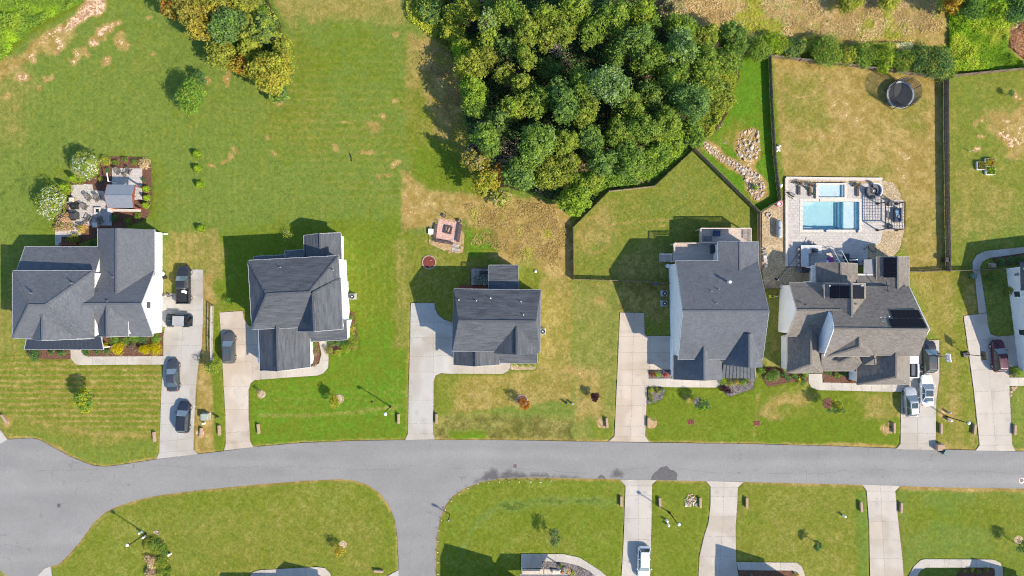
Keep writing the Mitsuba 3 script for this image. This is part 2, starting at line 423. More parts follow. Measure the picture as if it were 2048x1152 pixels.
BEDS = {   # planting beds and bare soil spots
    'mulch_bed': [('mulch_mat', 'reddish mulch bed under the yellow shrubs', [(206, 676), (330, 665), (330, 708), (327, 712), (175, 713), (168, 708), (166, 700), (206, 700)]),
                  ('mulch_mat', 'reddish mulch bed left of the porch path', [(50, 700), (141, 700), (141, 718), (75, 718), (58, 712)]),
                  ('mulch_mat', 'mulch bed round the small paved patio', [(198, 318), (225, 313), (275, 314), (300, 325), (303, 345), (303, 400), (296, 430), (286, 440), (120, 500), (112, 460), (118, 420), (140, 400), (140, 365), (170, 362), (200, 350)]),
                  ('mulch_mat', 'brown mulch bed of mixed shrubs beside the hip roofed house', [(654, 690), (697, 652), (697, 622), (708, 624), (716, 697), (672, 706), (660, 710)]),
                  ('mulch_mat', 'narrow mulch bed between path and garage wing', [(618, 684), (638, 684), (641, 708), (637, 725), (620, 734)]),
                  ('gravel_mat', 'pale gravel bed of round shrubs below the ridge roofed house', [(1021, 724), (1071, 724), (1071, 739), (1019, 740), (1022, 733)]),
                  ('mulch_mat', 'small dark mulch spot at the garage corner', [(898, 712), (906, 710), (906, 728), (900, 724)]),
                  ('slate_mat', 'slate chip bed of red and green plants', [(1298, 741), (1345, 740), (1345, 756), (1298, 756)]),
                  ('slate_mat', 'slate chip bed beside the long concrete drive', [(1297, 775), (1331, 776), (1326, 795), (1310, 805), (1294, 808)]),
                  ('slate_mat', 'slate chip bed below the metal porch roof', [(1441, 759), (1509, 757), (1506, 778), (1480, 786), (1458, 793), (1445, 780), (1439, 771)]),
                  ('mulch_mat', 'brown mulch bed of shrubs between two houses', [(1519, 736), (1548, 735), (1575, 742), (1612, 748), (1617, 762), (1575, 764), (1553, 770), (1536, 773), (1527, 760)]),
                  ('mulch_mat', 'reddish mulch bed in front of the solar panel house', [(1644, 741), (1712, 741), (1712, 766), (1648, 765)]),
                  ('slate_mat', 'black stone bed inside the curved walk', [(1084, 1122), (1128, 1124), (1157, 1131), (1178, 1141), (1190, 1152), (1190, 1180), (1084, 1180)]),
                  ('mulch_mat', 'mulch bed inside the walk beside the curved drive', [(1477, 1141), (1585, 1142), (1592, 1150), (1592, 1180), (1480, 1180)]),
                  ('mulch_mat', 'mulch bed inside the south east walk', [(1915, 1152), (1920, 1142), (1935, 1136), (1985, 1137), (1988, 1145), (1987, 1180), (1915, 1180)]),
                  ('mulch_mat', 'shaded mulch bed along the white house', [(1984, 512), (2048, 508), (2048, 528), (1996, 532)]),
                  ('soil_mat', 'bare soil ring with dry grass round the red brick pad', [(858, 450), (872, 436), (920, 440), (930, 452), (926, 505), (895, 506), (880, 496), (858, 488)])],
}
GRAVEL = [(1524, 425), (1560, 402), (1572, 398), (1572, 535), (1630, 533), (1630, 575), (1530, 576), (1524, 540)]
GRAVEL2 = [(1760, 360), (1785, 364), (1800, 385), (1808, 420), (1808, 465), (1798, 500), (1780, 520), (1762, 526), (1735, 515), (1735, 480), (1760, 470)]
DECKPOLY = [(1570, 356), (1763, 358), (1763, 400), (1806, 400), (1808, 460), (1765, 462), (1760, 487), (1735, 490), (1735, 530), (1572, 533)]


def poly(pts, z=0.0):
    return sg.Polygon(G(pts, z)).buffer(0)


def rounded_poly(pts, r=.6, z=0.0):
    return poly(pts, z).buffer(r).buffer(-2 * r).buffer(r)


HARD = so.unary_union([poly(ROAD)] + [poly(d[0]) for d in list(DRIVES.values()) + list(PATHS.values())] + [poly(DECKPOLY), poly(GRAVEL), poly(GRAVEL2)] + [poly(b[2]) for b in BEDS['mulch_bed']])

# ------------------------------------------------------------------ lawn and terrain: one sheet; uv = (dryness, tone) of the turf
fx = np.concatenate([[-900, -500, -300, -180, -120], np.arange(-84, 84.01, .27), [120, 180, 300, 500, 900]])
fy = np.concatenate([[-900, -500, -300, -180, -90], np.arange(-50, 50.01, .27), [90, 180, 300, 500, 900]])
gx, gy = np.meshgrid(fx, fy, indexing='ij')
gp = np.stack([gx.ravel(), gy.ravel()], 1)
PXs = gp[:, 0] / (H * KX) + 1024
PYs = 576 - gp[:, 1] / (H * KX)
p3 = lambda s, o=0.: np.stack([gp[:, 0] * s + o, gp[:, 1] * s, gp[:, 0] * 0], 1)
n1 = meshkit.fbm(p3(.12), 4, 1)
n2 = meshkit.fbm(p3(.45), 4, 2)
n3 = meshkit.fbm(p3(1.3), 3, 3)
wx = (meshkit.fbm(p3(.5, 50.), 4, 4) - .5)
wy = (meshkit.fbm(p3(.5, 90.), 4, 5) - .5)


def sd(pts, warp=0.0):
    """signed distance in photo pixels to the outline, negative inside"""
    x, y = PXs + wx * warp, PYs + wy * warp
    q = np.asarray(pts, float)
    best, inside = np.full(len(x), 1e9), np.zeros(len(x), bool)
    for (ax, ay), (bx, by) in zip(q, np.roll(q, -1, 0)):
        ex, ey = bx - ax, by - ay
        t = np.clip(((x - ax) * ex + (y - ay) * ey) / (ex * ex + ey * ey + 1e-9), 0, 1)
        best = np.minimum(best, (x - ax - t * ex) ** 2 + (y - ay - t * ey) ** 2)
        inside ^= ((ay > y) != (by > y)) & (x < (bx - ax) * (y - ay) / (by - ay + 1e-12) + ax)
    return np.where(inside, -1, 1) * np.sqrt(best)


def sst(a, b, x):
    t = np.clip((x - a) / (b - a), 0, 1)
    return t * t * (3 - 2 * t)


dry = .33 + .25 * (n1 - .5) + .15 * (n2 - .5)
tone = .45 + .4 * (n1[::-1] - .5) + .2 * (n3 - .5)


def zone(pts, d, t, soft=6, warp=0, w=1.0, dv=.2, tv=.2):
    global dry, tone
    m = w * sst(soft, -soft, sd(pts, warp))
    if d is not None:
        dry = dry + m * (d + dv * (n2 - .5) + dv * .6 * (n1 - .5) - dry)
    if t is not None:
        tone = tone + m * (t + tv * (n3 - .5) + tv * (n1 - .5) - tone)


def rect(a, b, c, d):
    return [(a, b), (c, b), (c, d), (a, d)]


zone([(-60, 130), (210, -60), (818, -60), (812, 400), (800, 470), (440, 470), (330, 480), (-60, 490)], .23, .36, 10)
zone(rect(500, -40, 815, 45), .62, .4, 20, 40)
zone(rect(560, 60, 800, 170), .22, .55, 30, 40, .7)
zone(rect(540, 180, 815, 300), .34, .5, 30, 40, .6)
zone(rect(-40, 120, 60, 300), .55, .4, 30, 60, .8)
zone(rect(60, 330, 330, 480), .24, .5, 20)
zone([(440, 470), (815, 440), (816, 882), (505, 896), (498, 765), (520, 640), (436, 600)], .15, .72, 40, 20)
zone([(500, 640), (815, 560), (815, 884), (505, 896), (498, 765)], .14, .80, 6, 8)
zone(rect(560, 470, 815, 640), .25, .72, 20, 40)
zone(rect(790, 480, 818, 700), .5, .5, 10, 20)
zone(rect(520, 770, 800, 850), .26, .85, 30, 60, .6)
zone(rect(505, 835, 800, 890), .06, .78, 6, 10)
zone([(330, 470), (440, 455), (445, 520), (430, 600), (410, 640), (408, 540), (352, 538), (350, 590), (325, 590)], .62, .45, 8, 30)
zone([(396, 560), (424, 545), (430, 640), (424, 720), (440, 905), (390, 910), (392, 770), (404, 700)], .92, .3, 5, 14)
zone([(427, 610), (443, 640), (450, 905), (428, 905), (424, 740)], .22, .66, 4, 6)
zone([(-60, 600), (30, 600), (40, 700), (-60, 700)], .55, .5, 10)
zone([(-60, 690), (140, 715), (325, 728), (320, 920), (215, 935), (100, 895), (-60, 870)], .48, .62, 6)
zone([(20, 860), (70, 860), (180, 895), (320, 880), (316, 918), (215, 935), (172, 928), (62, 880)], .30, .50, 12, 20)
# mown strips
strip = sst(-.2, .8, np.sin(PYs * 2 * np.pi / 11.5 + 3 * wx))
m = sst(8, -8, sd([(-60, 700), (140, 722), (322, 733), (318, 870), (230, 865), (60, 835), (-60, 830)]))
dry = dry + m * (.12 + .5 * n2) * (strip - .45 + .5 * (n3 - .5))
strip = np.sin(PXs * 2 * np.pi / 13 + 2 * wx)
for q in ([(-60, 560), (28, 560), (28, 700), (-60, 700)], rect(330, 430, 420, 590), [(280, 1010), (780, 990), (790, 1150), (150, 1150)], rect(20, 160, 330, 340), rect(330, 140, 520, 450), rect(690, 480, 812, 800), rect(1480, 990, 1735, 1150)):
    dry = dry + .09 * sst(8, -8, sd(q)) * strip
strip = np.sin(PYs * 2 * np.pi / 15 + 4 * wy)
for q in (rect(560, 60, 815, 400), rect(880, 750, 1230, 870), rect(505, 765, 815, 890), rect(1300, 780, 1520, 885), rect(880, 1000, 1240, 1150), [(1150, 450), (1390, 320), (1520, 430), (1510, 550), (1150, 550)], rect(1545, 300, 1880, 350)):
    dry = dry + .09 * sst(8, -8, sd(q)) * strip
# between the lots
zone([(812, 60), (905, 90), (960, 330), (900, 330), (815, 300)], .66, .55, 8, 20)
zone([(830, 70), (900, 80), (945, 250), (880, 230)], .95, .2, 15, 40)
zone([(812, 180), (850, 180), (880, 300), (815, 300)], .40, .62, 12, 30)
zone([(822, 285), (900, 290), (960, 390), (900, 392), (830, 355)], .16, .72, 22, 30)
zone([(805, 340), (860, 385), (1000, 388), (1120, 402), (1147, 452), (1143, 550), (1040, 548), (1035, 525), (940, 505), (935, 440), (850, 450), (800, 470)], .98, .3, 8, 20, 1, .5)
zone([(935, 455), (1000, 450), (1130, 500), (1140, 548), (1040, 545)], 1.05, .3, 14, 40)
zone([(815, 470), (860, 470), (860, 505), (940, 505), (1040, 530), (1082, 550), (1082, 580), (905, 640), (870, 605), (818, 605)], .42, .62, 8, 24)
zone([(925, 460), (980, 455), (1010, 500), (930, 515)], .18, .85, 10, 24)
zone(rect(1030, 500, 1085, 575), .3, .75, 12, 40, .7)
zone([(812, 880), (814, 600), (823, 600), (819, 760), (812, 882)], .45, .6, 4)
zone([(1080, 552), (1146, 556), (1146, 750), (1140, 800), (870, 830), (868, 755), (1020, 748), (1075, 738)], .68, .60, 5, 8)
zone([(870, 750), (920, 750), (900, 840), (866, 870)], .30, .55, 16, 40)
zone([(867, 832), (1230, 832), (1225, 884), (866, 881)], .50, .12, 8, 20)
zone(rect(900, 862, 970, 880), .1, .8, 6, 10)
zone([(1147, 560), (1240, 562), (1232, 880), (1146, 882)], .50, .40, 4, 10)
zone(rect(1150, 725, 1200, 830), .85, .3, 14, 50, .8)
zone(rect(1180, 840, 1232, 884), .3, .6, 12, 20)
zone([(1148, 455), (1219, 382), (1311, 372), (1391, 296), (1521, 425), (1523, 560), (1340, 566), (1148, 558)], .38, .50, 3)
zone([(1160, 440), (1230, 400), (1215, 490), (1160, 500)], .75, .3, 14, 50, .7)
zone([(1250, 500), (1350, 500), (1345, 560), (1230, 560)], .75, .1, 20, 50, .6)
zone([(1240, 565), (1340, 567), (1342, 672), (1290, 672), (1290, 625), (1238, 625)], .62, .2, 6, 10)
zone(rect(1285, 640, 1342, 672), .2, .5, 10, 20, .8)
zone([(1296, 775), (1520, 765), (1520, 890), (1296, 886)], .22, .68, 6, 10)
zone([(1520, 750), (1820, 770), (1800, 898), (1518, 892)], .24, .62, 6, 20)
zone([(1535, 800), (1560, 775), (1640, 780), (1600, 815), (1520, 850)], .64, .4, 10, 60)
zone([(1700, 785), (1800, 785), (1800, 850), (1740, 840)], .56, .5, 12, 50)
zone(rect(1520, 840, 1800, 888), .06, .66, 8, 30)
zone([(1480, 108), (1545, 108), (1560, 400), (1522, 425), (1400, 310), (1440, 250)], .10, .92, 5, 8)
zone([(1425, 290), (1470, 240), (1500, 250), (1475, 300)], .40, .70, 12, 30)
for q in ([(1398, 284), (1412, 278), (1455, 312), (1500, 336), (1515, 354), (1505, 366), (1466, 340), (1415, 306)], [(1474, 262), (1508, 254), (1521, 266), (1522, 312), (1506, 340), (1484, 330), (1470, 300)], [(1484, 326), (1512, 340), (1536, 366), (1537, 394), (1522, 404), (1500, 398), (1490, 366)]):
    zone(q, 1.22, .3, 5, 12)
zone([(1545, 110), (1856, 148), (1884, 155), (1884, 540), (1820, 540), (1820, 400), (1763, 356), (1570, 356), (1560, 300)], .82, .5, 4)
for q in ([(1560, 150), (1650, 150), (1660, 250), (1570, 240)], [(1570, 285), (1650, 275), (1700, 290), (1590, 300)], [(1640, 340), (1780, 330), (1830, 350), (1700, 355)], [(1800, 180), (1860, 200), (1850, 270), (1790, 260)]):
    zone(q, .50, .6, 14, 40, .8)
for q in ([(1600, 262), (1690, 262), (1700, 288), (1640, 280)], [(1655, 200), (1720, 195), (1745, 250), (1690, 255)], [(1780, 300), (1830, 290), (1835, 380), (1800, 370)]):
    zone(q, 1.12, .4, 10, 40, .9)
zone([(1800, 380), (1884, 380), (1884, 540), (1810, 540)], .72, .5, 10, 40)
zone([(1898, 150), (2110, 138), (2110, 480), (1903, 540)], .36, .48, 4)
zone([(1975, 225), (2060, 215), (2060, 320), (2000, 290)], 1.25, .3, 20, 60, .75, 1.1)
zone([(1905, 330), (2000, 350), (2048, 420), (2000, 480), (1905, 470)], .58, .5, 20, 60, .8)
zone([(1903, 540), (2012, 537), (2036, 670), (1993, 672), (1973, 626), (1957, 626)], .34, .3, 4)
zone([(1820, 545), (1903, 543), (1950, 560), (1957, 628), (1927, 632), (1950, 900), (1875, 902), (1880, 680), (1855, 660)], .60, .62, 5)
zone([(1905, 545), (1925, 560), (1950, 890), (1930, 890)], .38, .66, 12, 20)
zone(rect(1880, 700, 1900, 880), .38, .6, 8, 20, .7)
zone([(1340, 570), (1580, 578), (1575, 740), (1520, 740)], .45, .3, 5)
# north strip
zone([(1280, -60), (1900, -60), (1890, 95), (1500, 95), (1480, 70), (1290, 40)], 1.10, .3, 8, 30, 1, .5)
for y in (8, 28, 52, 70):
    zone([(1520, y - 4), (1890, y), (1890, y + 7), (1520, y + 4)], .45, .5, 6, 40, .8)
zone([(1500, 85), (1900, 90), (1890, 150), (1540, 108)], .3, .6, 6, 10)
zone([(1895, 20), (2110, 20), (2110, 136), (1896, 150)], .2, .9, 6, 20)
zone([(2012, 60), (2060, 30), (2110, 30), (2110, 140), (2045, 120), (2020, 95)], 1.35, .2, 6, 12)
# wood floor and thickets: dry<-.35 is leaf litter
WOODPOLY = [(880, -60), (1300, -60), (1400, 60), (1490, 90), (1470, 180), (1440, 260), (1390, 290), (1310, 366), (1215, 378), (1160, 420), (1060, 385), (960, 370), (935, 300), (930, 200), (900, 90)]
zone(WOODPOLY, -.9, .2, 8, 20)
zone([(345, -60), (500, -60), (560, 40), (590, 150), (560, 185), (480, 130), (440, 85), (345, 20)], -.7, .2, 8, 20)
zone([(-60, -60), (175, -60), (150, 20), (70, 60), (20, 110), (-60, 130)], -.2, .6, 6, 10)
# sandy track and bare spots, top left
zone([(185, -20), (228, -20), (205, 25), (165, 40), (140, 60), (95, 85), (60, 105), (40, 118), (60, 95), (110, 60), (150, 30)], 1.9, .3, 5, 16, 1, .6)
zone([(60, 90), (135, 50), (150, 60), (120, 95), (60, 120), (0, 170), (-60, 190), (-60, 140), (20, 120)], .95, .3, 10, 24, .9, .8)
for (x, y, r, d) in [(200, 65, 14, 1.9), (215, 52, 10, 1.9), (185, 80, 11, 1.9), (230, 47, 7, 1.8), (240, 80, 16, 1.5), (255, 90, 9, 1.6), (165, 98, 9, 1.5), (175, 108, 8, 1.5), (142, 120, 7, 1.7), (150, 106, 9, 1.5), (118, 88, 10, 1.4), (110, 97, 7, 1.6), (62, 112, 8, 1.7),
                     (72, 122, 7, 1.6), (45, 155, 9, 1.7), (75, 173, 6, 1.4), (90, 155, 6, 1.4), (105, 150, 6, 1.4), (212, 128, 7, 1.5), (216, 118, 6, 1.5), (308, 108, 5, 1.4), (418, 160, 7, 1.7), (450, 150, 6, 1.5), (455, 155, 8, 1.4), (456, 168, 5, 1.5), (300, 32, 4, 1.5), (520, 10, 7, 1.6),
                     (530, 25, 6, 1.4), (780, 4, 6, 1.4), (795, 68, 7, 1.3), (627, 42, 4, 1.3), (14, 195, 6, 1.3), (30, 222, 5, 1.3), (728, 301, 6, 1.3), (740, 304, 6, 1.2), (770, 230, 6, 1.2), (768, 230, 5, 1.4), (795, 205, 5, 1.4), (793, 325, 5, 1.5), (757, 352, 5, 1.4), (776, 347, 5, 1.4),
                     (545, 300, 5, 1.4), (530, 275, 6, 1.2), (470, 298, 6, 1.3), (456, 312, 6, 1.5), (445, 320, 4, 1.3), (430, 337, 4, 1.4), (672, 294, 5, 1.3), (692, 243, 6, .9), (743, 250, 18, .85), (1010, 440, 8, 1.2), (1200, 600, 8, 1.1), (1165, 745, 8, 1.3), (1145, 735, 6, 1.4),
                     (1950, 247, 6, 1.8), (1953, 298, 4, 1.7), (1963, 270, 4, 1.6), (2010, 275, 9, 1.9), (2018, 290, 7, 1.9), (2022, 240, 7, 1.5), (2034, 188, 8, 1.7), (2042, 195, 7, 1.6), (1965, 240, 4, 1.5), (560, 205, 8, 1.1), (880, 200, 9, 1.2), (862, 130, 12, 1.1), (905, 75, 14, 1.1),
                     (425, 975, 4, 1.2), (395, 1080, 5, 1.1), (423, 1140, 5, 1.3), (535, 985, 4, 1.1), (755, 1098, 5, 1.0), (758, 1135, 8, 1.7), (1375, 800, 6, 1.0), (1205, 845, 10, 1.7), (1775, 855, 11, 1.8), (1365, 620, 6, 1.), (405, 866, 12, 1.6), (20, 845, 8, 1.4), (1912, 1080, 9, 1.3),
                     (1925, 1098, 14, 1.1), (1810, 1076, 6, 1.4), (2015, 1125, 9, 1.2), (2030, 1098, 14, 1.25), (1690, 1036, 5, 1.4), (1262, 988, 0, 1), (190, 640, 5, .8), (1890, 822, 12, 1.1), (1905, 830, 10, 1.1), (1235, 985, 8, .8), (1180, 560, 4, 1.)]:
    mm = sst(r * .6 + 3, -r * .5, np.hypot(PXs + wx * 26 - x, PYs + wy * 26 - y) - r * .55)
    dry = dry + mm * (d - dry)
# mower wheel lines, ring marks
for (x, y, rx, ry, w, d) in [(1605, 158, 40, 36, 4, 1.0), (1735, 245, 42, 34, 5, .95), (1190, 470, 30, 36, 5, .8)]:
    e = np.abs(np.hypot((PXs - x) / rx, (PYs - y) / ry) - 1) * rx
    dry = dry + .8 * sst(w, 0, e) * (d - dry)
for pts, w, d in [([(1220, 450), (1290, 442), (1340, 440)], 3, .85), ([(1225, 460), (1330, 452)], 3, .8), ([(1520, 830), (1560, 800), (1620, 795)], 6, .85), ([(1510, 870), (1515, 790)], 5, .8), ([(520, 832), (620, 832), (720, 822), (790, 815)], 7, .6), ([(60, 840), (180, 868), (300, 872)], 6, .8), ([(975, 1030), (935, 1050), (918, 1090), (915, 1120)], 4, .7), ([(1310, 1060), (1340, 1150)], 3, .6)]:
    for a, b in zip(pts, pts[1:]):
        ex, ey = b[0] - a[0], b[1] - a[1]
        t = np.clip(((PXs - a[0]) * ex + (PYs - a[1]) * ey) / (ex * ex + ey * ey), 0, 1)
        e = np.hypot(PXs - a[0] - t * ex, PYs - a[1] - t * ey)
        dry = dry + .7 * sst(w, 0, e + wx * 6) * (d - dry)
# south lots
zone([(276, 1002), (400, 983), (600, 965), (680, 961), (735, 972), (778, 1014), (793, 1080), (796, 1200), (80, 1200), (135, 1115), (187, 1048)], .34, .64, 4)
zone([(340, 1030), (600, 1005), (720, 1020), (750, 1080), (760, 1150), (300, 1150)], .42, .56, 10, 14, .7)
zone([(960, 968), (1060, 959), (1240, 960), (1250, 1200), (874, 1200), (880, 1045), (905, 997)], .30, .70, 4)
zone([(960, 1030), (1010, 1000), (1150, 992), (1235, 1000), (1235, 1010), (1150, 1008), (1000, 1020), (945, 1070), (930, 1110), (920, 1100)], .24, .22, 10, 20)
zone([(1060, 1060), (1150, 1060), (1150, 1100), (1000, 1090)], .48, .66, 20, 40, .6)
zone([(1305, 965), (1418, 965), (1415, 1045), (1398, 1200), (1300, 1200)], .26, .60, 4)
zone([(1478, 968), (1730, 972), (1742, 1200), (1470, 1200)], .40, .62, 4)
zone([(1710, 985), (1735, 985), (1738, 1150), (1715, 1150)], .16, .35, 5, 8)
zone([(1800, 976), (2110, 982), (2110, 1200), (1800, 1200)], .26, .42, 4)
zone([(1810, 1010), (2048, 1015), (2048, 1050), (1820, 1050)], .30, .70, 16, 50, .7)
# edge of the road: thin dry turf
rd = sd(ROAD, 5)
dry = dry + sst(7, 1, rd) * .75 * (.95 + .5 * (n2 - .5) - dry)
m = sst(12, 2, rd) * (sst(1640, 1660, PXs) * sst(1800, 1780, PXs) * (PYs < 930) + (PXs > 1800) * (PYs > 930))
dry = dry + m * .9 * (1.1 - dry)
for d_ in DRIVES.values():
    e = sd(d_[0], 4)
    dry = dry + sst(4, 0, e) * .5 * (.75 - dry)
dry = np.clip(dry, -1, 2)
tone = np.clip(tone, 0, 1)
hard = shapely.contains_xy(HARD.buffer(.10), gp[:, 0], gp[:, 1])
gz = np.where(hard, -.10, .035 * (n3 - .5) + .03 * rng.random(len(gp)) - .015)
far = (np.abs(gp[:, 0]) > 84.1) | (np.abs(gp[:, 1]) > 50.1)
gz[far] = -.1
pool = shapely.contains_xy(poly([(1602, 400), (1721, 400), (1721, 462), (1602, 462)]), gp[:, 0], gp[:, 1])
gz[pool] = -1.9
ii = np.arange(len(gp)).reshape(gx.shape)
quads = np.stack([ii[:-1, :-1], ii[1:, :-1], ii[1:, 1:], ii[:-1, 1:]], -1).reshape(-1, 4)
gv = np.column_stack([gp, gz])
struct('ground', (gv, np.vstack([quads[:, [0, 1, 2]], quads[:, [0, 2, 3]]])), 'lawn_mat', 'mown lawns and rough grass between the houses', smooth=True, uv=np.column_stack([dry, tone]))

# ------------------------------------------------------------------ asphalt, with the damp patches along its south edge
def soil_fn(p, n, uv):
    s = noise(p.x * 7, p.y * 7)
    g = fbm(p.x * 1.3, p.y * 1.3, octaves=3)
    return mix(mix(C3(A(176, 140, 92)), C3(A(222, 196, 158)), s), C3(A(128, 132, 66)), smoothstep(.52, .7, g))


def slate_fn(p, n, uv):
    a, b, c = voronoi(p.x * 7, p.y * 7)
    return mix(C3(A(84, 80, 84)), C3(A(158, 150, 150)), c) * (.6 + .5 * smoothstep(0., .25, b - a))


def wet_fn(p, n, uv):
    s = noise(p.x * 9, p.y * 9)
    return mix(C3(A(98, 96, 98)), C3(A(118, 116, 118)), s)


proc_mat('soil_mat', soil_fn, 1., .1)
proc_mat('slate_mat', slate_fn, .9, .2)
proc_mat('wet_mat', wet_fn, .8, .3)
proc_mat('wet_mid', lambda p, n, uv: mix(C3(A(112, 111, 112)), C3(A(136, 135, 135)), noise(p.x * 9, p.y * 9)), .85, .3)
proc_mat('wet_rim', lambda p, n, uv: mix(C3(A(132, 131, 131)), C3(A(158, 157, 156)), noise(p.x * 9, p.y * 9)), .9, .2)
roadp = poly(ROAD)
road = struct('road', slab(roadp, -.12, .03), 'asphalt_mat', 'grey asphalt street with a side street and a turning head')


def ragged(pts, amp=.25, step=.35, seed=0):
    q = sg.Polygon(G(pts)).exterior
    out = []
    for s in np.arange(0, q.length, step):
        a = q.interpolate(s)
        b = meshkit.fbm(np.array([[a.x * 1.1, a.y * 1.1, seed]]), 4)[0] - .5
        c = meshkit.fbm(np.array([[a.x * 1.1, a.y * 1.1, seed + 9.]]), 4)[0] - .5
        out.append((a.x + b * amp * 2, a.y + c * amp * 2))
    return sg.Polygon(out).buffer(0)


WET = [([(945, 966), (965, 952), (972, 940), (982, 934), (988, 944), (1010, 945), (1035, 942), (1060, 946), (1090, 944), (1108, 954), (1106, 960), (1000, 961), (962, 970)], .9), ([(1220, 957), (1225, 942), (1235, 936), (1243, 942), (1247, 958)], .4), ([(1300, 960), (1306, 948), (1320, 936), (1335, 930), (1340, 939), (1356, 944), (1352, 960)], .25),
       ([(1112, 957), (1120, 951), (1150, 951), (1165, 958)], .4), ([(1192, 958), (1202, 948), (1212, 958)], .3)]
for i, (q, a) in enumerate(WET):
    g_ = ragged(q, a, seed=i)
    for j, (o, m_) in enumerate(((.12, 'wet_rim'), (-.10, 'wet_mid'), (-.32, 'wet_mat')) if a > .3 else ((0, 'wet_mat'),)):
        h_ = g_.buffer(o).intersection(roadp.buffer(-.05))
        if not h_.is_empty and h_.area > .05:
            obj('damp_patch', slab(h_, .0, .034 + .004 * j), m_, road)


# ------------------------------------------------------------------ concrete: each panel between two joints is a piece
def panels(name, pts, cuts, label, warm, top=.05, corner=0):
    base = poly(pts).buffer(0)
    root = struct(name, slab(base, -.11, top - .012), 'joint_dirt', label)
    shape = base
    lines = [sg.LineString(G(c)) for c in cuts]
    pieces = [shape]
    if lines:
        cutter = so.unary_union([l.buffer(.014, cap_style=2) for l in lines])
        shape = shape.difference(cutter)
        pieces = list(getattr(shape, 'geoms', [shape]))
    for g in pieces:
        if g.area < .15:
            continue
        g = g.buffer(-.003)
        for h in getattr(g, 'geoms', [g]):
            if h.is_empty:
                continue
            m = slab(h, top - .1, top + rng.uniform(0, .006))
            uv = np.tile([warm + rng.uniform(-.1, .1), .5 + rng.uniform(-.05, .04)], (len(m[0]), 1))
            obj('slab', m, 'concrete_mat', root, uv=uv)
    return root


warmth = {'hip roofed house': .75, 'blue grey house': .85, 'south curved': .5, 'south long': .45, 'white house': .45, 'solar panel house': .3, 'south east': .25}
for n_, (q, c) in DRIVES.items():
    panels('driveway', q, c, f'concrete driveway, {n_}', warmth.get(n_, .1))
for n_, (q, c) in PATHS.items():
    panels('path', q, c, f'concrete {n_}', .35, .052)
for mat_, lab_, q in BEDS['mulch_bed']:
    s_ = ragged(q, .12, .4, 3).buffer(.02)
    struct('planting_bed', slab(s_, -.09, .022), mat_, lab_)
struct('gravel_yard', slab(poly(GRAVEL), -.09, .02), 'gravel_mat', 'tan gravel yard beside the pool')
struct('gravel_border', slab(ragged(GRAVEL2, .1), -.09, .016), 'gravel_mat', 'tan gravel border round the pool deck')
# ------------------------------------------------------------------ houses
def mid(a, b, t=.5):
    return a + (b - a) * t


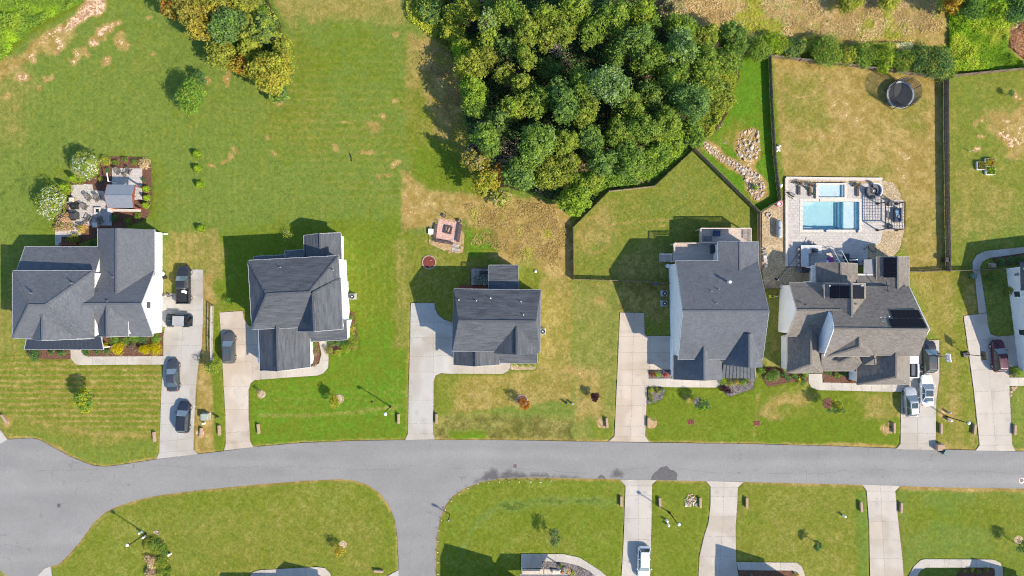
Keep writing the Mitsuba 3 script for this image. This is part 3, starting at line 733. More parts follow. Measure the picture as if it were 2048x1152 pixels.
class House:
    def __init__(self, label, shingle_mat, trim_mat='gutter_white'):
        self.k = thing('house', label, 'house')
        self.mat, self.tm = shingle_mat, trim_mat

    def trim(self, p, q, w=.055, h=.17, up=.02, name='gutter'):
        """a white board along a roof edge, just outside it"""
        p, q = np.asarray(p, float) + [0, 0, up - h / 2], np.asarray(q, float) + [0, 0, up - h / 2]
        return bar(p, q, w, h)

    def wing(self, c, axis='x', zr=None, slope=.6, ha=0., hb=0., ridge=None, mat=None, overhang=.35, walls=True, wall_mat='siding_mat', gut='NSEW', wallz=0., cap=True, ridge_shift=.5, gable=False, win=()):
        """one roof volume. c: NW, NE, SE, SW eave corners as (px, py, z); axis: the way its ridge runs; ha, hb: hip length (m) at its west/north and east/south end"""
        NW, NE, SE, SW = [P(*q) for q in c]
        if axis == 'x':
            A0, B0, L1, L2, R1, R2 = mid(NW, SW, ridge_shift), mid(NE, SE, ridge_shift), NW, NE, SW, SE
        else:
            A0, B0, L1, L2, R1, R2 = mid(NW, NE, ridge_shift), mid(SW, SE, ridge_shift), NW, SW, NE, SE
        half = np.linalg.norm((L1 - R1)[:2]) / 2
        zt = zr if zr is not None else (L1[2] + R1[2]) / 2 + half * slope
        sl = (zt - min(L1[2], R1[2])) / half
        d = (B0 - A0) / np.linalg.norm((B0 - A0)[:2])
        d[2] = 0
        A, B = A0 + d * ha, B0 - d * hb
        A[2] = B[2] = zt
        if ridge:
            A, B = P(*ridge[0]), P(*ridge[1])
        top = np.array([L1, L2, R1, R2, A, B])
        bot = top - [0, 0, .16]
        f = [[0, 1, 5], [0, 5, 4], [3, 2, 4], [3, 4, 5], [0, 4, 2], [1, 3, 5]]
        v = np.vstack([top, bot])
        g = [[a + 6, c_ + 6, b + 6] for a, b, c_ in f]
        if ha == 0 and (gable or not ridge):
            f.remove([0, 4, 2])
            g.remove([6, 8, 10])
            side = [[0, 4, 10], [0, 10, 6], [4, 2, 8], [4, 8, 10]]
        else:
            side = [[0, 2, 8], [0, 8, 6]]
        if hb == 0 and (gable or not ridge):
            f.remove([1, 3, 5])
            g.remove([7, 11, 9])
            side += [[1, 5, 11], [1, 11, 7], [5, 3, 9], [5, 9, 11]]
        else:
            side += [[1, 3, 9], [1, 9, 7]]
        side += [[0, 1, 7], [0, 7, 6], [2, 3, 9], [2, 9, 8]]
        k = obj('roof', (v, np.array(f + g + side)), mat or self.mat, self.k)
        # gutters and rake boards, a shade outside the shingles
        out = lambda p, q: (lambda e: e / np.linalg.norm(e))(np.cross([0, 0, 1.0], (q - p) * [1, 1, 0]))
        cen = (L1 + L2 + R1 + R2) / 4
        edges = {}
        nm = ('N', 'S', 'W', 'E') if axis == 'x' else ('W', 'E', 'N', 'S')
        edges[nm[0]] = [(L1, L2)]
        edges[nm[1]] = [(R1, R2)]
        edges[nm[2]] = [(L1, R1)] if ha or ridge else [(L1, A), (A, R1)]
        edges[nm[3]] = [(L2, R2)] if hb or ridge else [(L2, B), (B, R2)]
        for side_, es in edges.items():
            if side_ in gut:
                ms = []
                for p, q in es:
                    o = out(p, q)
                    if o @ (mid(p, q) - cen) < 0:
                        o = -o
                    ms.append(self.trim(p + o * .035, q + o * .035))
                obj('gutter' if len(es) == 1 else 'rake_board', join(ms), self.tm, k)
        if cap:
            caps = [(A, B)] + ([(A, L1), (A, R1)] if ha else []) + ([(B, L2), (B, R2)] if hb else [])
            ms = []
            for p, q in caps:
                L = np.linalg.norm(q - p)
                n = max(int(L / .4), 1)
                for i in range(n):
                    a, b = mid(p, q, i / n), mid(p, q, (i + .96) / n)
                    ms.append(bar(a + [0, 0, .012], b + [0, 0, .032], .26, .05))
            tag(obj('ridge_cap', join(ms), mat or self.mat, k), kind='stuff')
        if walls:
            ax = d
            ac = np.array([-d[1], d[0], 0])
            if ac @ (L1 - R1) < 0:
                ac = -ac
            o, oe = overhang, .25
            pts = []
            ends = [(L1, 1, 1), (R1, 1, -1), (L2, -1, 1), (R2, -1, -1)]
            for q, sx, sy in ends:
                hx = (ha if sx > 0 else hb)
                e = oe if hx == 0 else o
                w = q + ax * sx * e - ac * sy * o
                top_z = q[2] - .14 + o * sl * .8
                if hx:
                    top_z = q[2] - .12
                pts += [[w[0], w[1], wallz], [w[0], w[1], top_z]]
            for q, sx, hx in ((A, 1, ha), (B, -1, hb)):
                w = q + ax * sx * (oe if hx == 0 else .6)
                pts.append([w[0], w[1], q[2] - .2])
            obj('wall', hull(pts), wall_mat, self.k)
            ys = min(SW[1], SE[1]) + (o if axis == 'x' or hb else oe) - .01
            for n, z0, z1 in win:
                for i in range(n):
                    x = mid(SW[0] + o + .5, SE[0] - o - .5, (i + .5) / n)
                    self.window((x - .5, ys), (x + .5, ys), z0, z1)
        return k

    def shed(self, c, mat=None, gut=(0, 1, 2, 3), walls=True, overhang=.2, wall_mat='siding_mat', thick=.14):
        """a single slope: four corners (px, py, z); gut: which edges (i to i+1) have a white board"""
        q = np.array([P(*a) for a in c])
        v = np.vstack([q, q - [0, 0, thick]])
        f = np.array([[0, 2, 1], [0, 3, 2], [4, 5, 6], [4, 6, 7]] + [x for i in range(4) for x in ([i, (i + 1) % 4, 4 + (i + 1) % 4], [i, 4 + (i + 1) % 4, 4 + i])])
        k = obj('roof', (v, f), mat or self.mat, self.k)
        cen = q.mean(0)
        for i in gut:
            p, r = q[i], q[(i + 1) % 4]
            o = np.cross([0, 0, 1.0], (r - p) * [1, 1, 0])
            o /= np.linalg.norm(o)
            if o @ (mid(p, r) - cen) < 0:
                o = -o
            obj('gutter', self.trim(p + o * .035, r + o * .035), self.tm, k)
        if walls:
            w = cen + (q - cen) * (1 - 2 * overhang / max(np.linalg.norm(q[0] - q[2]) * .7, .1))
            obj('wall', hull(np.vstack([w * [1, 1, 0], w - [0, 0, thick - .02]])), wall_mat, self.k)
        return k

    def window(self, p, q, z0, z1, out=.06, pane='window_glass', name='window', bars=(1, 1)):
        """a window in an upright wall from plan point p to q (world), z0 to z1; the frame is proud of the wall to its left"""
        p, q = np.asarray([*p[:2], 0.]), np.asarray([*q[:2], 0.])
        d = (q - p) / np.linalg.norm(q - p)
        o = np.array([d[1], -d[0], 0])
        L = np.linalg.norm(q - p)
        fr = []
        for a, b, c, e in ((0, L, z0, z0 + .09), (0, L, z1 - .09, z1), (0, .09, z0 + .09, z1 - .09), (L - .09, L, z0 + .09, z1 - .09)):
            fr.append(box(p + d * (a + b) / 2 + [0, 0, c], (b - a, out * 2, e - c), math.atan2(d[1], d[0])))
        k = obj(name, join(fr), 'white_trim', self.k)
        obj('pane', box(p + d * L / 2 + [0, 0, z0 + .09], (L - .18, out, z1 - z0 - .18), math.atan2(d[1], d[0])), pane, k)
        return k

    def vent(self, px, py, z, r=.07, h=.45, cap='grey_metal', k=None, name='vent_pipe'):
        obj(name, lathe(P(px, py, z) - [0, 0, .25], [(r * 1.6, 0), (r * 1.6, .26), (r, .28), (r, h + .25), (r * .6, h + .26)], 10), cap, self.k)


plain('grey_trim', A(176, 182, 190), .5)
plain('tan_trim', A(190, 180, 170), .5)
plain('roof_metal', A(92, 98, 108), .35, .6)
plain('copper_metal', A(168, 100, 78), .4, .5)
plain('garage_door', (.72, .72, .70), .5)
plain('door_paint', (.10, .12, .14), .4)

# --- the house with the white east gable
h = House('grey shingled house with white east wall and blue metal porch roof, leftmost in the row', 'shingle_grey')
h.wing([(120, 541, 3.1), (308.5, 541, 3.1), (306, 672, 3.1), (120, 672, 3.1)], 'x', 6.5)
h.wing([(195, 457, 3.0), (308.5, 459, 3.05), (308.5, 550, 3.05), (195, 550, 3.0)], 'y', 5.55, gut='W', ridge=((232.5, 456, 5.55), (232.5, 597, 5.55)))
obj('gutter', h.trim(P(309.3, 459, 3.05), P(309.3, 545, 3.05)), 'gutter_white', h.k)
h.wing([(50.5, 493, 3.0), (205, 493, 3.0), (205, 640, 3.0), (50.5, 640, 3.0)], 'x', 5.6, gut='NW')
h.wing([(25, 541, 6.3), (188, 541, 5.7), (188, 676.5, 5.7), (25, 676.5, 6.3)], 'x', 9.1, ha=4.3, hb=4.7, gut='NWS')
h.wing([(50, 600, 4.65), (186, 600, 4.65), (186, 677, 4.65), (50, 677, 4.65)], 'y', 8.2, gut='ES', win=((4, .8, 2.3), (2, 4.4, 5.7)))
h.wing([(198, 600, 4.7), (256, 600, 4.7), (256, 672, 4.7), (198, 672, 4.7)], 'y', 6.35, gut='ES', win=((1, .9, 2.3),))
k_ = h.shed([(58, 655, 3.4), (198, 655, 3.4), (206.5, 699, 2.75), (49, 699, 2.75)], 'roof_metal', gut=(1, 2, 3), walls=False)
NS = 17
for i in range(NS):
    a = P(49 + 157 * (i + .5) / NS, 699, 2.75)
    b = P(62 + 132 * (i + .5) / NS, 657, 3.37)
    obj('standing_seam', bar(a + [0, 0, .02], b + [0, 0, .02], .035, .05), 'roof_metal', k_)
for x in (52, 90, 130, 168, 203):
    q = P(x, 697, 2.6)
    obj('porch_post', box([q[0], q[1] + .1, 0], (.16, .16, 2.6)), 'white_trim', h.k)
obj('porch_floor', slab(poly([(57, 655), (205, 655), (205, 696), (57, 696)]), 0, .2), 'concrete_mat', h.k, uv=None)
for (x, y, z) in [(256, 489, 4.6), (226, 554, 5.2), (143, 566, 7.3), (62, 586, 8.6)]:
    h.vent(x, y, z)
e0 = P(308.5, 540, 3.05)[0] - .25
h.window((e0 + .01, P(0, 617, 3.)[1]), (e0 + .01, P(0, 602, 3.)[1]), 3.6, 4.9)

# --- the hip roofed house
h = House('dark slate hip roofed house with a garage wing and small covered rear porch', 'shingle_slate')
h.wing([(496, 521, 6.0), (677, 511.5, 6.0), (684, 652, 6.0), (504, 658.5, 6.0)], 'x', 9.0, ha=3.5, hb=3.6)
h.wing([(592, 560, 6.0), (681, 556, 6.0), (685.5, 658, 6.0), (596, 662, 6.0)], 'y', 9.0, ha=2.0, gut='SE', cap=True)
h.wing([(607.5, 471, 3.0), (681.5, 466, 3.0), (684, 560, 3.0), (610, 560, 3.0)], 'y', 4.3, gut='NWE')
h.shed([(508, 513, 2.9), (609, 508, 2.9), (611, 540, 3.9), (510, 545, 3.9)], gut=(0, 3))
h.shed([(570, 502, 2.9), (609, 499, 2.9), (611, 530, 3.9), (572, 532, 3.9)], gut=(0, 3))
h.wing([(516.5, 630, 3.2), (619, 630, 3.2), (620.5, 734, 3.2), (520, 740, 3.2)], 'y', 6.3, gut='WES', win=((2, .9, 2.3), (1, 3.5, 4.6)))
h.shed([(600, 640, 4.3), (693, 640, 4.3), (694.5, 679, 3.0), (619, 683.5, 3.0)], gut=(1, 2))
for (x, y, z) in [(560, 535, 6.8), (666, 540, 7.0)]:
    h.vent(x, y, z)
e0 = P(680, 590, 6.0)[0] - .28
obj('garage_door', box([P(520, 0, 0)[0] + .60, P(0, 690, 0)[1], .05], (.12, 4.9, 2.2)), 'garage_door', h.k)

# --- the ridge roofed house
h = House('dark slate house with one long ridge, a front gable and a small rear sunroom', 'shingle_slate', 'grey_trim')
h.wing([(908, 578, 5.4), (1081.5, 580, 5.4), (1080, 703, 5.4), (904.5, 703, 5.4)], 'x', 8.1, ridge=((917, 641, 8.1), (1072, 642.5, 8.1)))
_ = None
h.wing([(988, 630, 5.4), (1078, 630, 5.4), (1078, 706.5, 5.4), (988, 706.5, 5.4)], 'y', 7.7, gut='', ridge=None)
h.wing([(907.5, 680, 3.0), (999, 680, 3.0), (999, 729, 3.0), (907.5, 729, 3.0)], 'y', 5.2, gut='WES', win=((2, .9, 2.3),))
h.shed([(990, 692, 3.6), (1074, 692, 3.6), (1074, 726, 2.9), (992, 726, 2.9)], gut=(1, 2))
h.shed([(978, 530.5, 3.1), (1036, 530.5, 3.1), (1036, 584, 3.9), (978, 584, 3.9)], gut=(0, 1, 3))
for (x, y, z) in [(918, 600, 6.3), (953, 601.5, 6.3), (981, 596.5, 6.2), (1042, 603.5, 6.3), (1047, 629.5, 7.4)]:
    h.vent(x, y, z, cap='white_plastic')
k_ = obj('rear_deck', slab(poly([(943, 537), (978, 537), (978, 570), (943, 570)]), .55, .68), 'deck_wood', h.k)
obj('rear_step', slab(poly([(918, 571), (976, 571), (976, 578), (918, 578)]), .1, .3), 'brick_red', h.k)
for a, b in (((943, 537), (978, 537)), ((943, 537), (943, 570))):
    p_, q_ = P(*a), P(*b)
    obj('railing', join([bar(p_ + [0, 0, 1.55], q_ + [0, 0, 1.55], .12, .07), bar(p_ + [0, 0, .85], q_ + [0, 0, .85], .05, .05)] + [bar(mid(p_, q_, t) + [0, 0, .6], mid(p_, q_, t) + [0, 0, 1.55], .06, .06) for t in np.linspace(0, 1, 10)]), 'black_metal', k_)
obj('garage_door', box([P(908, 0, 0)[0] + .30, P(0, 690, 0)[1], .05], (.10, 4.2, 2.2)), 'garage_door', h.k)
w0 = P(978, 530, 3.1)
for i in range(3):
    h.window((w0[0] + 3.9 - i * 1.3, P(0, 533, 0)[1] - .02), (w0[0] + 2.8 - i * 1.3, P(0, 533, 0)[1] - .02), .8, 2.5)

# --- the blue grey house
h = House('blue grey two storey house with white west wall and a raised wooden deck', 'shingle_grey', 'grey_trim')
h.wing([(1351.5, 522, 5.6), (1515, 522, 5.6), (1525, 719, 5.6), (1356.5, 719, 5.6)], 'x', 9.0)
h.wing([(1435.5, 484, 5.6), (1516.5, 484, 5.6), (1518, 570, 5.6), (1436, 570, 5.6)], 'y', 6.25, gut='NWE')
h.wing([(1346.5, 712, 3.2), (1445, 712, 3.2), (1445, 759, 3.2), (1346.5, 759, 3.2)], 'y', 6.6, gut='W', ridge=((1408.6, 690, 6.6), (1408.8, 761.5, 6.6)), win=((2, .9, 2.3), (1, 3.6, 4.8)))
h.wing([(1447, 665, 5.4), (1525, 665, 5.4), (1525, 734.5, 5.4), (1447, 729, 5.4)], 'y', 8.0, gut='', win=((2, .8, 2.3), (2, 3.9, 5.2)))
k_ = h.shed([(1446, 727, 3.5), (1509, 730, 3.5), (1511, 757, 2.9), (1443, 756, 2.9)], 'roof_metal', gut=(), walls=False)
for i in range(10):
    a = P(1443 + 67 * (i + .1) / 9.2, 756.5, 2.9)
    b = P(1446.5 + 62 * (i + .1) / 9.2, 728, 3.5)
    obj('standing_seam', bar(a + [0, 0, .03], b + [0, 0, .03], .045, .07), 'black_metal', k_)
for x in (1445, 1476, 1508):
    q = P(x, 755, 2.8)
    obj('porch_post', box([q[0], q[1] + .12, 0], (.18, .18, 2.75)), 'white_trim', h.k)
obj('porch_floor', slab(poly([(1449, 725), (1510, 725), (1510, 755), (1449, 755)]), 0, .25), 'concrete_mat', h.k)
obj('flue', lathe(P(1455, 564, 6.9) - [0, 0, .3], [(.14, 0), (.14, 1.3), (.2, 1.32), (.2, 1.5), (.05, 1.56)], 14), 'white_plastic', h.k)
for (x, y, z) in [(1422, 582, 7.6), (1437, 579, 7.6), (1432, 606, 8.4)]:
    h.vent(x, y, z, .06, .4)
w0 = P(1356, 620, 5.6)[0] + .24
for (y, a, b, z0, z1) in [(591, .95, .0, 4.2, 4.6), (614, .7, 0, 5.6, 6.9), (668, .7, 0, 5.6, 6.9), (540, 1., 0, 1., 2.4), (660, 1., 0, 1., 2.4), (600, 1., 0, 1., 2.4)]:
    yc = P(0, y, 4.)[1]
    h.window((w0, yc + a / 2), (w0, yc - a / 2), z0, z1)
obj('garage_door', box([P(1347, 0, 3.2)[0] + .28, P(0, 707, 0)[1], .05], (.14, 4.9, 2.2)), 'garage_door', h.k)
# its deck
DZ = 2.2
dk = obj('deck', join(slab(poly([(1399, 459), (1497, 459), (1497, 484), (1437, 484), (1437, 524), (1347, 524), (1347, 488), (1399, 488)], DZ), DZ - .3, DZ - .05)), 'deck_wood', h.k, uv=None)
bd = []
for (x0, x1, y0, y1, n) in ((1398.5, 1497.5, 458.5, 484, 13), (1346.5, 1436, 488, 524, 18)):
    for i in range(n):
        ya, yb = y0 + (y1 - y0) * (i + .05) / n, y0 + (y1 - y0) * (i + .95) / n
        xs = [x0, mid(x0, x1, rng.uniform(.3, .6)), x1]
        for a, b in zip(xs, xs[1:]):
            m = slab(poly([(a + .1, ya), (b - .1, ya), (b - .1, yb), (a + .1, yb)], DZ), DZ - .05, DZ + rng.uniform(0, .008))
            obj('plank', m, 'deck_wood', dk, uv=np.full((len(m[0]), 2), rng.uniform()))
for pts in (((1437, 486), (1399, 486), (1398, 458), (1497.5, 458), (1497.5, 484)), ((1399, 487), (1346, 487.5), (1346, 507)), ((1434, 487), (1434, 520))):
    for a, b in zip(pts, pts[1:]):
        p_, q_ = P(*a, DZ), P(*b, DZ)
        L = np.linalg.norm(q_ - p_)
        if L < .3:
            continue
        ms = [bar(p_ + [0, 0, 1.0], q_ + [0, 0, 1.0], .17, .06), bar(p_ + [0, 0, .12], q_ + [0, 0, .12], .06, .08)]
        ms += [bar(mid(p_, q_, t) + [0, 0, .14], mid(p_, q_, t) + [0, 0, .97], .04, .04) for t in np.arange(.1, L, .14) / L]
        obj('railing', join(ms), 'deck_wood', dk)
for (x, y) in [(1399, 459), (1448, 459), (1497, 459), (1347, 488), (1347, 523), (1399, 523), (1436, 523), (1436, 488)]:
    obj('post', box(P(x, y, DZ) * [1, 1, 0], (.15, .15, DZ - .3)), 'deck_wood', dk)
for i in range(8):
    x = 1345 - i * 3.3
    z = DZ - .22 - i * .25
    q = [(x - 3.6, 508.5), (x, 508.5), (x, 523.5), (x - 3.6, 523.5)]
    m = slab(poly(q, z), z - .05, z)
    obj('stair_tread', m, 'deck_wood', dk, uv=np.full((len(m[0]), 2), rng.uniform()))
obj('stair_rail', join(bar(P(1345, 508, DZ + .9), P(1319, 508, 1.1), .08, .08), bar(P(1319, 508, 0.), P(1319, 508, 1.1), .09, .09)), 'white_trim', dk)

# --- the solar panel house
h = House('brown shingled house with many gables and black solar panels on its roof', 'shingle_brown', 'tan_trim')
h.wing([(1579, 565.5, 4.2), (1672, 565.5, 4.2), (1672, 672, 4.2), (1575, 672, 4.2)], 'x', 7.3)
h.wing([(1574.5, 672, 3.2), (1645, 672, 3.2), (1645, 745.5, 3.2), (1574.5, 745.5, 3.2)], 'y', 5.5, hb=1.2, gut='WS', ridge=((1622, 645, 5.5), (1622, 728, 5.5)), win=((2, .9, 2.3),))
_m = [(1658, 571, 4.5), (1818, 572.5, 4.3), (1838, 712, 6.2), (1648, 712, 6.2)]
q_ = [P(*a) for a in _m]
h.wing(_m, 'x', 9.3, ridge=((1668.5, 657, 9.3), (1858, 659, 9.4)), gut='', walls=False, gable=True)
# its white west gable and the walls below
wx0, ex0 = P(1648, 704, 6.2)[0] + .2, P(1838, 711, 6.2)[0] - .25
yN, yS, yR = P(0, 572, 4.4)[1] - .3, P(0, 712, 6.2)[1] + .3, P(0, 658, 9.3)[1]
obj('wall', hull([[x, y, z] for x in (wx0, ex0) for y, z in ((yN, 0), (yS, 0), (yN, 4.5), (yS, 6.3), (yR, 9.2))]), 'siding_mat', h.k)
obj('rake_board', join(h.trim(P(1648, 712, 6.2), P(1668.5, 657, 9.3)), h.trim(P(1668.5, 657, 9.3), P(1663.6, 630, 7.7))), 'white_trim', h.k)
h.wing([(1631.5, 526.5, 3.3), (1714.5, 527, 3.3), (1716, 590, 3.3), (1634, 590, 3.3)], 'y', 4.6, gut='NWE')
h.wing([(1648.5, 566.5, 6.0), (1731, 567.5, 6.0), (1731, 640, 6.0), (1649, 640, 6.0)], 'y', 8.0, gut='NWE')
h.wing([(1753, 514, 3.4), (1819, 514, 3.4), (1819, 600, 3.4), (1753, 600, 3.4)], 'y', 4.7, gut='NWE')
h.shed([(1714, 548, 3.0), (1762, 548, 3.0), (1762, 600, 4.8), (1714, 600, 4.8)], gut=(0,))
h.wing([(1655, 650, 6.2), (1752, 650, 6.2), (1752, 713, 6.2), (1655, 713, 6.2)], 'y', 8.4, hb=1.6, gut='S', walls=False)
h.wing([(1714, 680, 3.2), (1818.5, 680, 3.2), (1818.5, 769, 3.2), (1714, 769, 3.2)], 'y', 6.6, hb=1.6, gut='WES', win=((2, .9, 2.3),))
h.shed([(1643, 708, 4.3), (1722, 708, 4.3), (1722, 741.5, 3.0), (1643, 741.5, 3.0)], gut=(2,))
h.wing([(1676, 700, 4.4), (1724, 700, 4.4), (1724, 726, 4.4), (1676, 726, 4.4)], 'y', 5.6, hb=1.2, gut='', walls=False)
h.wing([(1710, 690, 5.0), (1752, 690, 5.0), (1752, 730, 4.6), (1730, 730, 4.6)], 'y', 6.6, hb=1.2, gut='', walls=False)
for (x, y, z) in [(1611, 608.5, 7.1), (1711.5, 608, 7.7)]:
    h.vent(x, y, z, .06, .35, 'black_plastic')
for i, (x, y, z) in enumerate([(1753, 599, 5.3), (1786, 599, 5.4), (1802, 599, 5.4), (1818, 599, 5.4), (1779, 590, 5.2), (1713, 626, 7.4), (1733, 627, 7.5), (1757, 625, 7.4), (1765, 624.5, 7.4), (1761, 635, 8.), (1769.5, 635, 8.), (1778, 633, 8.), (1764.5, 643, 8.4), (1769, 653, 8.9), (1659, 571.5, 6.5), (1669, 571.5, 6.5), (1721, 571.5, 6.8), (1725, 571.5, 6.8)]):
    obj('roof_bracket', cbox(P(x, y, z), (.16, .16, .12)), 'white_plastic', h.k)
obj('conduit', tube(np.array([P(1772, 563, 4.9), P(1776, 585, 5.0), P(1787, 608, 6.2), P(1793, 622, 7.1)]) + [0, 0, .1], .05, 6), 'black_plastic', h.k)


def solar_fn(p, n, uv):
    a = uv.x * 6
    b = uv.y * 10
    e = dr.minimum(dr.minimum(a - dr.floor(a), 1 - a + dr.floor(a)), dr.minimum(b - dr.floor(b), 1 - b + dr.floor(b)))
    return mix(mi.Color3f(.020, .021, .026), mi.Color3f(.007, .008, .014), smoothstep(.0, .06, e))


scene['solar_mat'] = {'type': 'twosided', 'b': {'type': 'principled', 'base_color': mikit.proc(solar_fn), 'roughness': .5, 'specular': .1}}


def solar(corners, nu, nv, lift=.14):
    """nu by nv panels over the four roof points (NW, NE, SE, SW), each a piece of its own"""
    q = np.array([P(*a) for a in corners])
    nn = np.cross(q[1] - q[0], q[3] - q[0])
    nn *= np.sign(nn[2]) / np.linalg.norm(nn)
    at = lambda u, v: mid(mid(q[0], q[1], u), mid(q[3], q[2], u), v) + nn * lift
    for i in range(nu):
        for j in range(nv):
            u0, u1, v0, v1 = (i + .012) / nu, (i + .988) / nu, (j + .012) / nv, (j + .988) / nv
            t = np.array([at(u0, v0), at(u1, v0), at(u1, v1), at(u0, v1)])
            v = np.vstack([t - nn * .035, t])
            k = obj('solar_panel', (v, BOXF), 'black_metal', h.k)
            s = .96
            c = t.mean(0)
            obj('cells', (c + (t - c) * s + nn * .004, np.array([[0, 1, 2], [0, 2, 3]])), 'solar_mat', k, uv=np.array([[0, 0], [1, 0], [1, 1], [0, 1.]]))


def roofz(c, axis, zr):
    NW, NE, SE, SW = [P(*a) for a in c]
    a, b = (NW, SW) if axis == 'x' else (NW, NE)
    m = mid(a, b)
    half = np.linalg.norm((a - b)[:2]) / 2
    i = 1 if axis == 'x' else 0

    def f(px, py):
        z = 5.
        for _ in range(12):
            w = P(px, py, z)
            z = zr - abs(w[i] - m[i]) / half * (zr - a[2])
        return (px, py, z)
    return f


rz = roofz([(1649, 567, 6.0), (1731, 567, 6.0), (1731, 640, 6.0), (1649, 640, 6.0)], 'y', 8.0)
solar([rz(1659.5, 570.5), rz(1699.5, 570.5), rz(1699.5, 597), rz(1659.5, 597)], 2, 1)
solar([rz(1704.5, 570.5), rz(1726.5, 570.5), rz(1726.5, 598), rz(1704.5, 598)], 2, 1)
rz = roofz([(1753, 514, 3.4), (1819, 514, 3.4), (1819, 600, 3.4), (1753, 600, 3.4)], 'y', 4.7)
solar([rz(1766.5, 515.5), rz(1793, 515.5), rz(1793, 555), rz(1766.5, 555)], 1, 4)
# main north slope: plane through the ridge and the north eave
n0, n1_, n2_ = P(1668.5, 657, 9.3), P(1858, 659, 9.4), P(1738, 572, 4.4)
nr = np.cross(n1_ - n0, n2_ - n0)


def onmain(px, py):
    z = 6.
    for _ in range(20):
        w = P(px, py, z)
        z = n0[2] - (nr[0] * (w[0] - n0[0]) + nr[1] * (w[1] - n0[1])) / nr[2]
    return (px, py, z)


solar([onmain(1779, 621), onmain(1836, 621), onmain(1843.5, 637.5), onmain(1786, 637.5)], 6, 1)
solar([onmain(1776, 638.5), onmain(1844, 638.5), onmain(1853, 655.5), onmain(1783, 655.5)], 7, 1)
# patio cover at the rear: white posts, a pale metal sheet and an open bay
k_ = h.shed([(1728, 519, 3.0), (1752, 518, 3.0), (1752, 549, 3.1), (1727, 549, 3.1)], 'pale_sheet', gut=(1, 2), walls=False, thick=.06)
plain('pale_sheet', A(168, 170, 172), .4, .3)
obj('patio_beam', bar(P(1714, 549.5, 3.0), P(1753, 549.5, 3.0), .14, .2), 'white_trim', h.k)
for x in (1715, 1751):
    obj('porch_post', box(P(x, 519, 3.0) * [1, 1, 0], (.16, .16, 2.95)), 'white_trim', h.k)
# white frames west of the rear wing
for y in (533, 548, 563):
    obj('pergola_beam', bar(P(1622, y, 2.7), P(1632, y, 2.7), .12, .14), 'white_trim', h.k)
for x in (1623, 1627.5):
    obj('pergola_beam', bar(P(x, 533, 2.72), P(x, 564, 2.72), .14, .16), 'white_trim', h.k)
for y in (534, 563):
    obj('pergola_post', box(P(1623, y, 2.7) * [1, 1, 0], (.14, .14, 2.65)), 'white_trim', h.k)
# side entry at the garage: white canopy and dark landing with white edges
obj('canopy', slab(poly([(1820, 712), (1837, 712), (1837, 727), (1820, 727)], 2.6), 2.5, 2.62), 'white_trim', h.k)
obj('landing', slab(poly([(1819, 728), (1836, 728), (1836, 754), (1819, 754)]), .04, .55), 'roof_metal', h.k)
obj('landing_edge', join(bar(P(1836.5, 728, .7), P(1836.5, 755, .7), .14, .3), bar(P(1819, 755, .7), P(1837, 755, .7), .14, .3)), 'white_trim', h.k)
w0 = P(1574.5, 0, 4.2)[0] + .6
for y in (590, 625, 655):
    yc = P(0, y, 2.)[1]
    h.window((w0, yc + .6), (w0, yc - .6), 1.0, 2.4)

# --- the white house at the right edge: its west wall stands in view, its roof beyond the frame
h = House('white walled house reaching in from the right edge of the lawn', 'shingle_grey')
c0, c1 = P(2012, 537), P(2038, 741)
d_ = (c1 - c0) / np.linalg.norm(c1 - c0)
e_ = np.array([-d_[1], d_[0], 0])
wb = np.array([c0, c1, c1 + e_ * 11, c0 + e_ * 11])
obj('wall', hull(np.vstack([wb, wb + [0, 0, 5.6]])), 'siding_mat', h.k)
pk = [mid(wb[0], wb[1]) + [0, 0, 8.4], mid(wb[3], wb[2]) + [0, 0, 8.4]]
ov = np.array([wb[0] - d_ * .4 - e_ * .3, wb[1] + d_ * .4 - e_ * .3, wb[2] + d_ * .4 + e_ * .3, wb[3] - d_ * .4 + e_ * .3]) + [0, 0, 5.6]
obj('roof', hull(np.vstack([ov, pk, ov - [0, 0, .15]])), 'shingle_grey', h.k)
r0 = P(2040, 527, 3.0)
obj('roof', hull([[r0[0] + x, r0[1] + y, z] for x in (0, 9) for y, z in ((.2, 3.0), (-4, 3.1), (-2, 4.0))]), 'shingle_grey', h.k)
obj('door_lamp', cbox(mid(c0, c1, .06) - e_ * .3 + [0, 0, 2.2], (.35, .35, .4)), 'grey_metal', h.k)
for t in (.25, .62):
    a = mid(c0, c1, t) - e_ * .02
    h.window(a - d_ * .5, a + d_ * .5, 1.0, 2.4)
obj('garage_door', box(mid(c0, c1, .84) - e_ * .03 + [0, 0, .05], (4.6, .1, 2.2), math.atan2(d_[1], d_[0])), 'garage_door', h.k)


# --- houses beyond the lower edge: a roof edge shows here and there, and their shadows fall into the picture
def south_house(label, pts, ze, zr, axis='x', mat='shingle_grey', ha=0, hb=0):
    h = House(label, mat)
    x0, y0, x1, y1 = pts
    h.wing([(x0, y0, ze), (x1, y0, ze), (x1, y1, ze), (x0, y1, ze)], axis, zr, ha=ha, hb=hb)
    return h
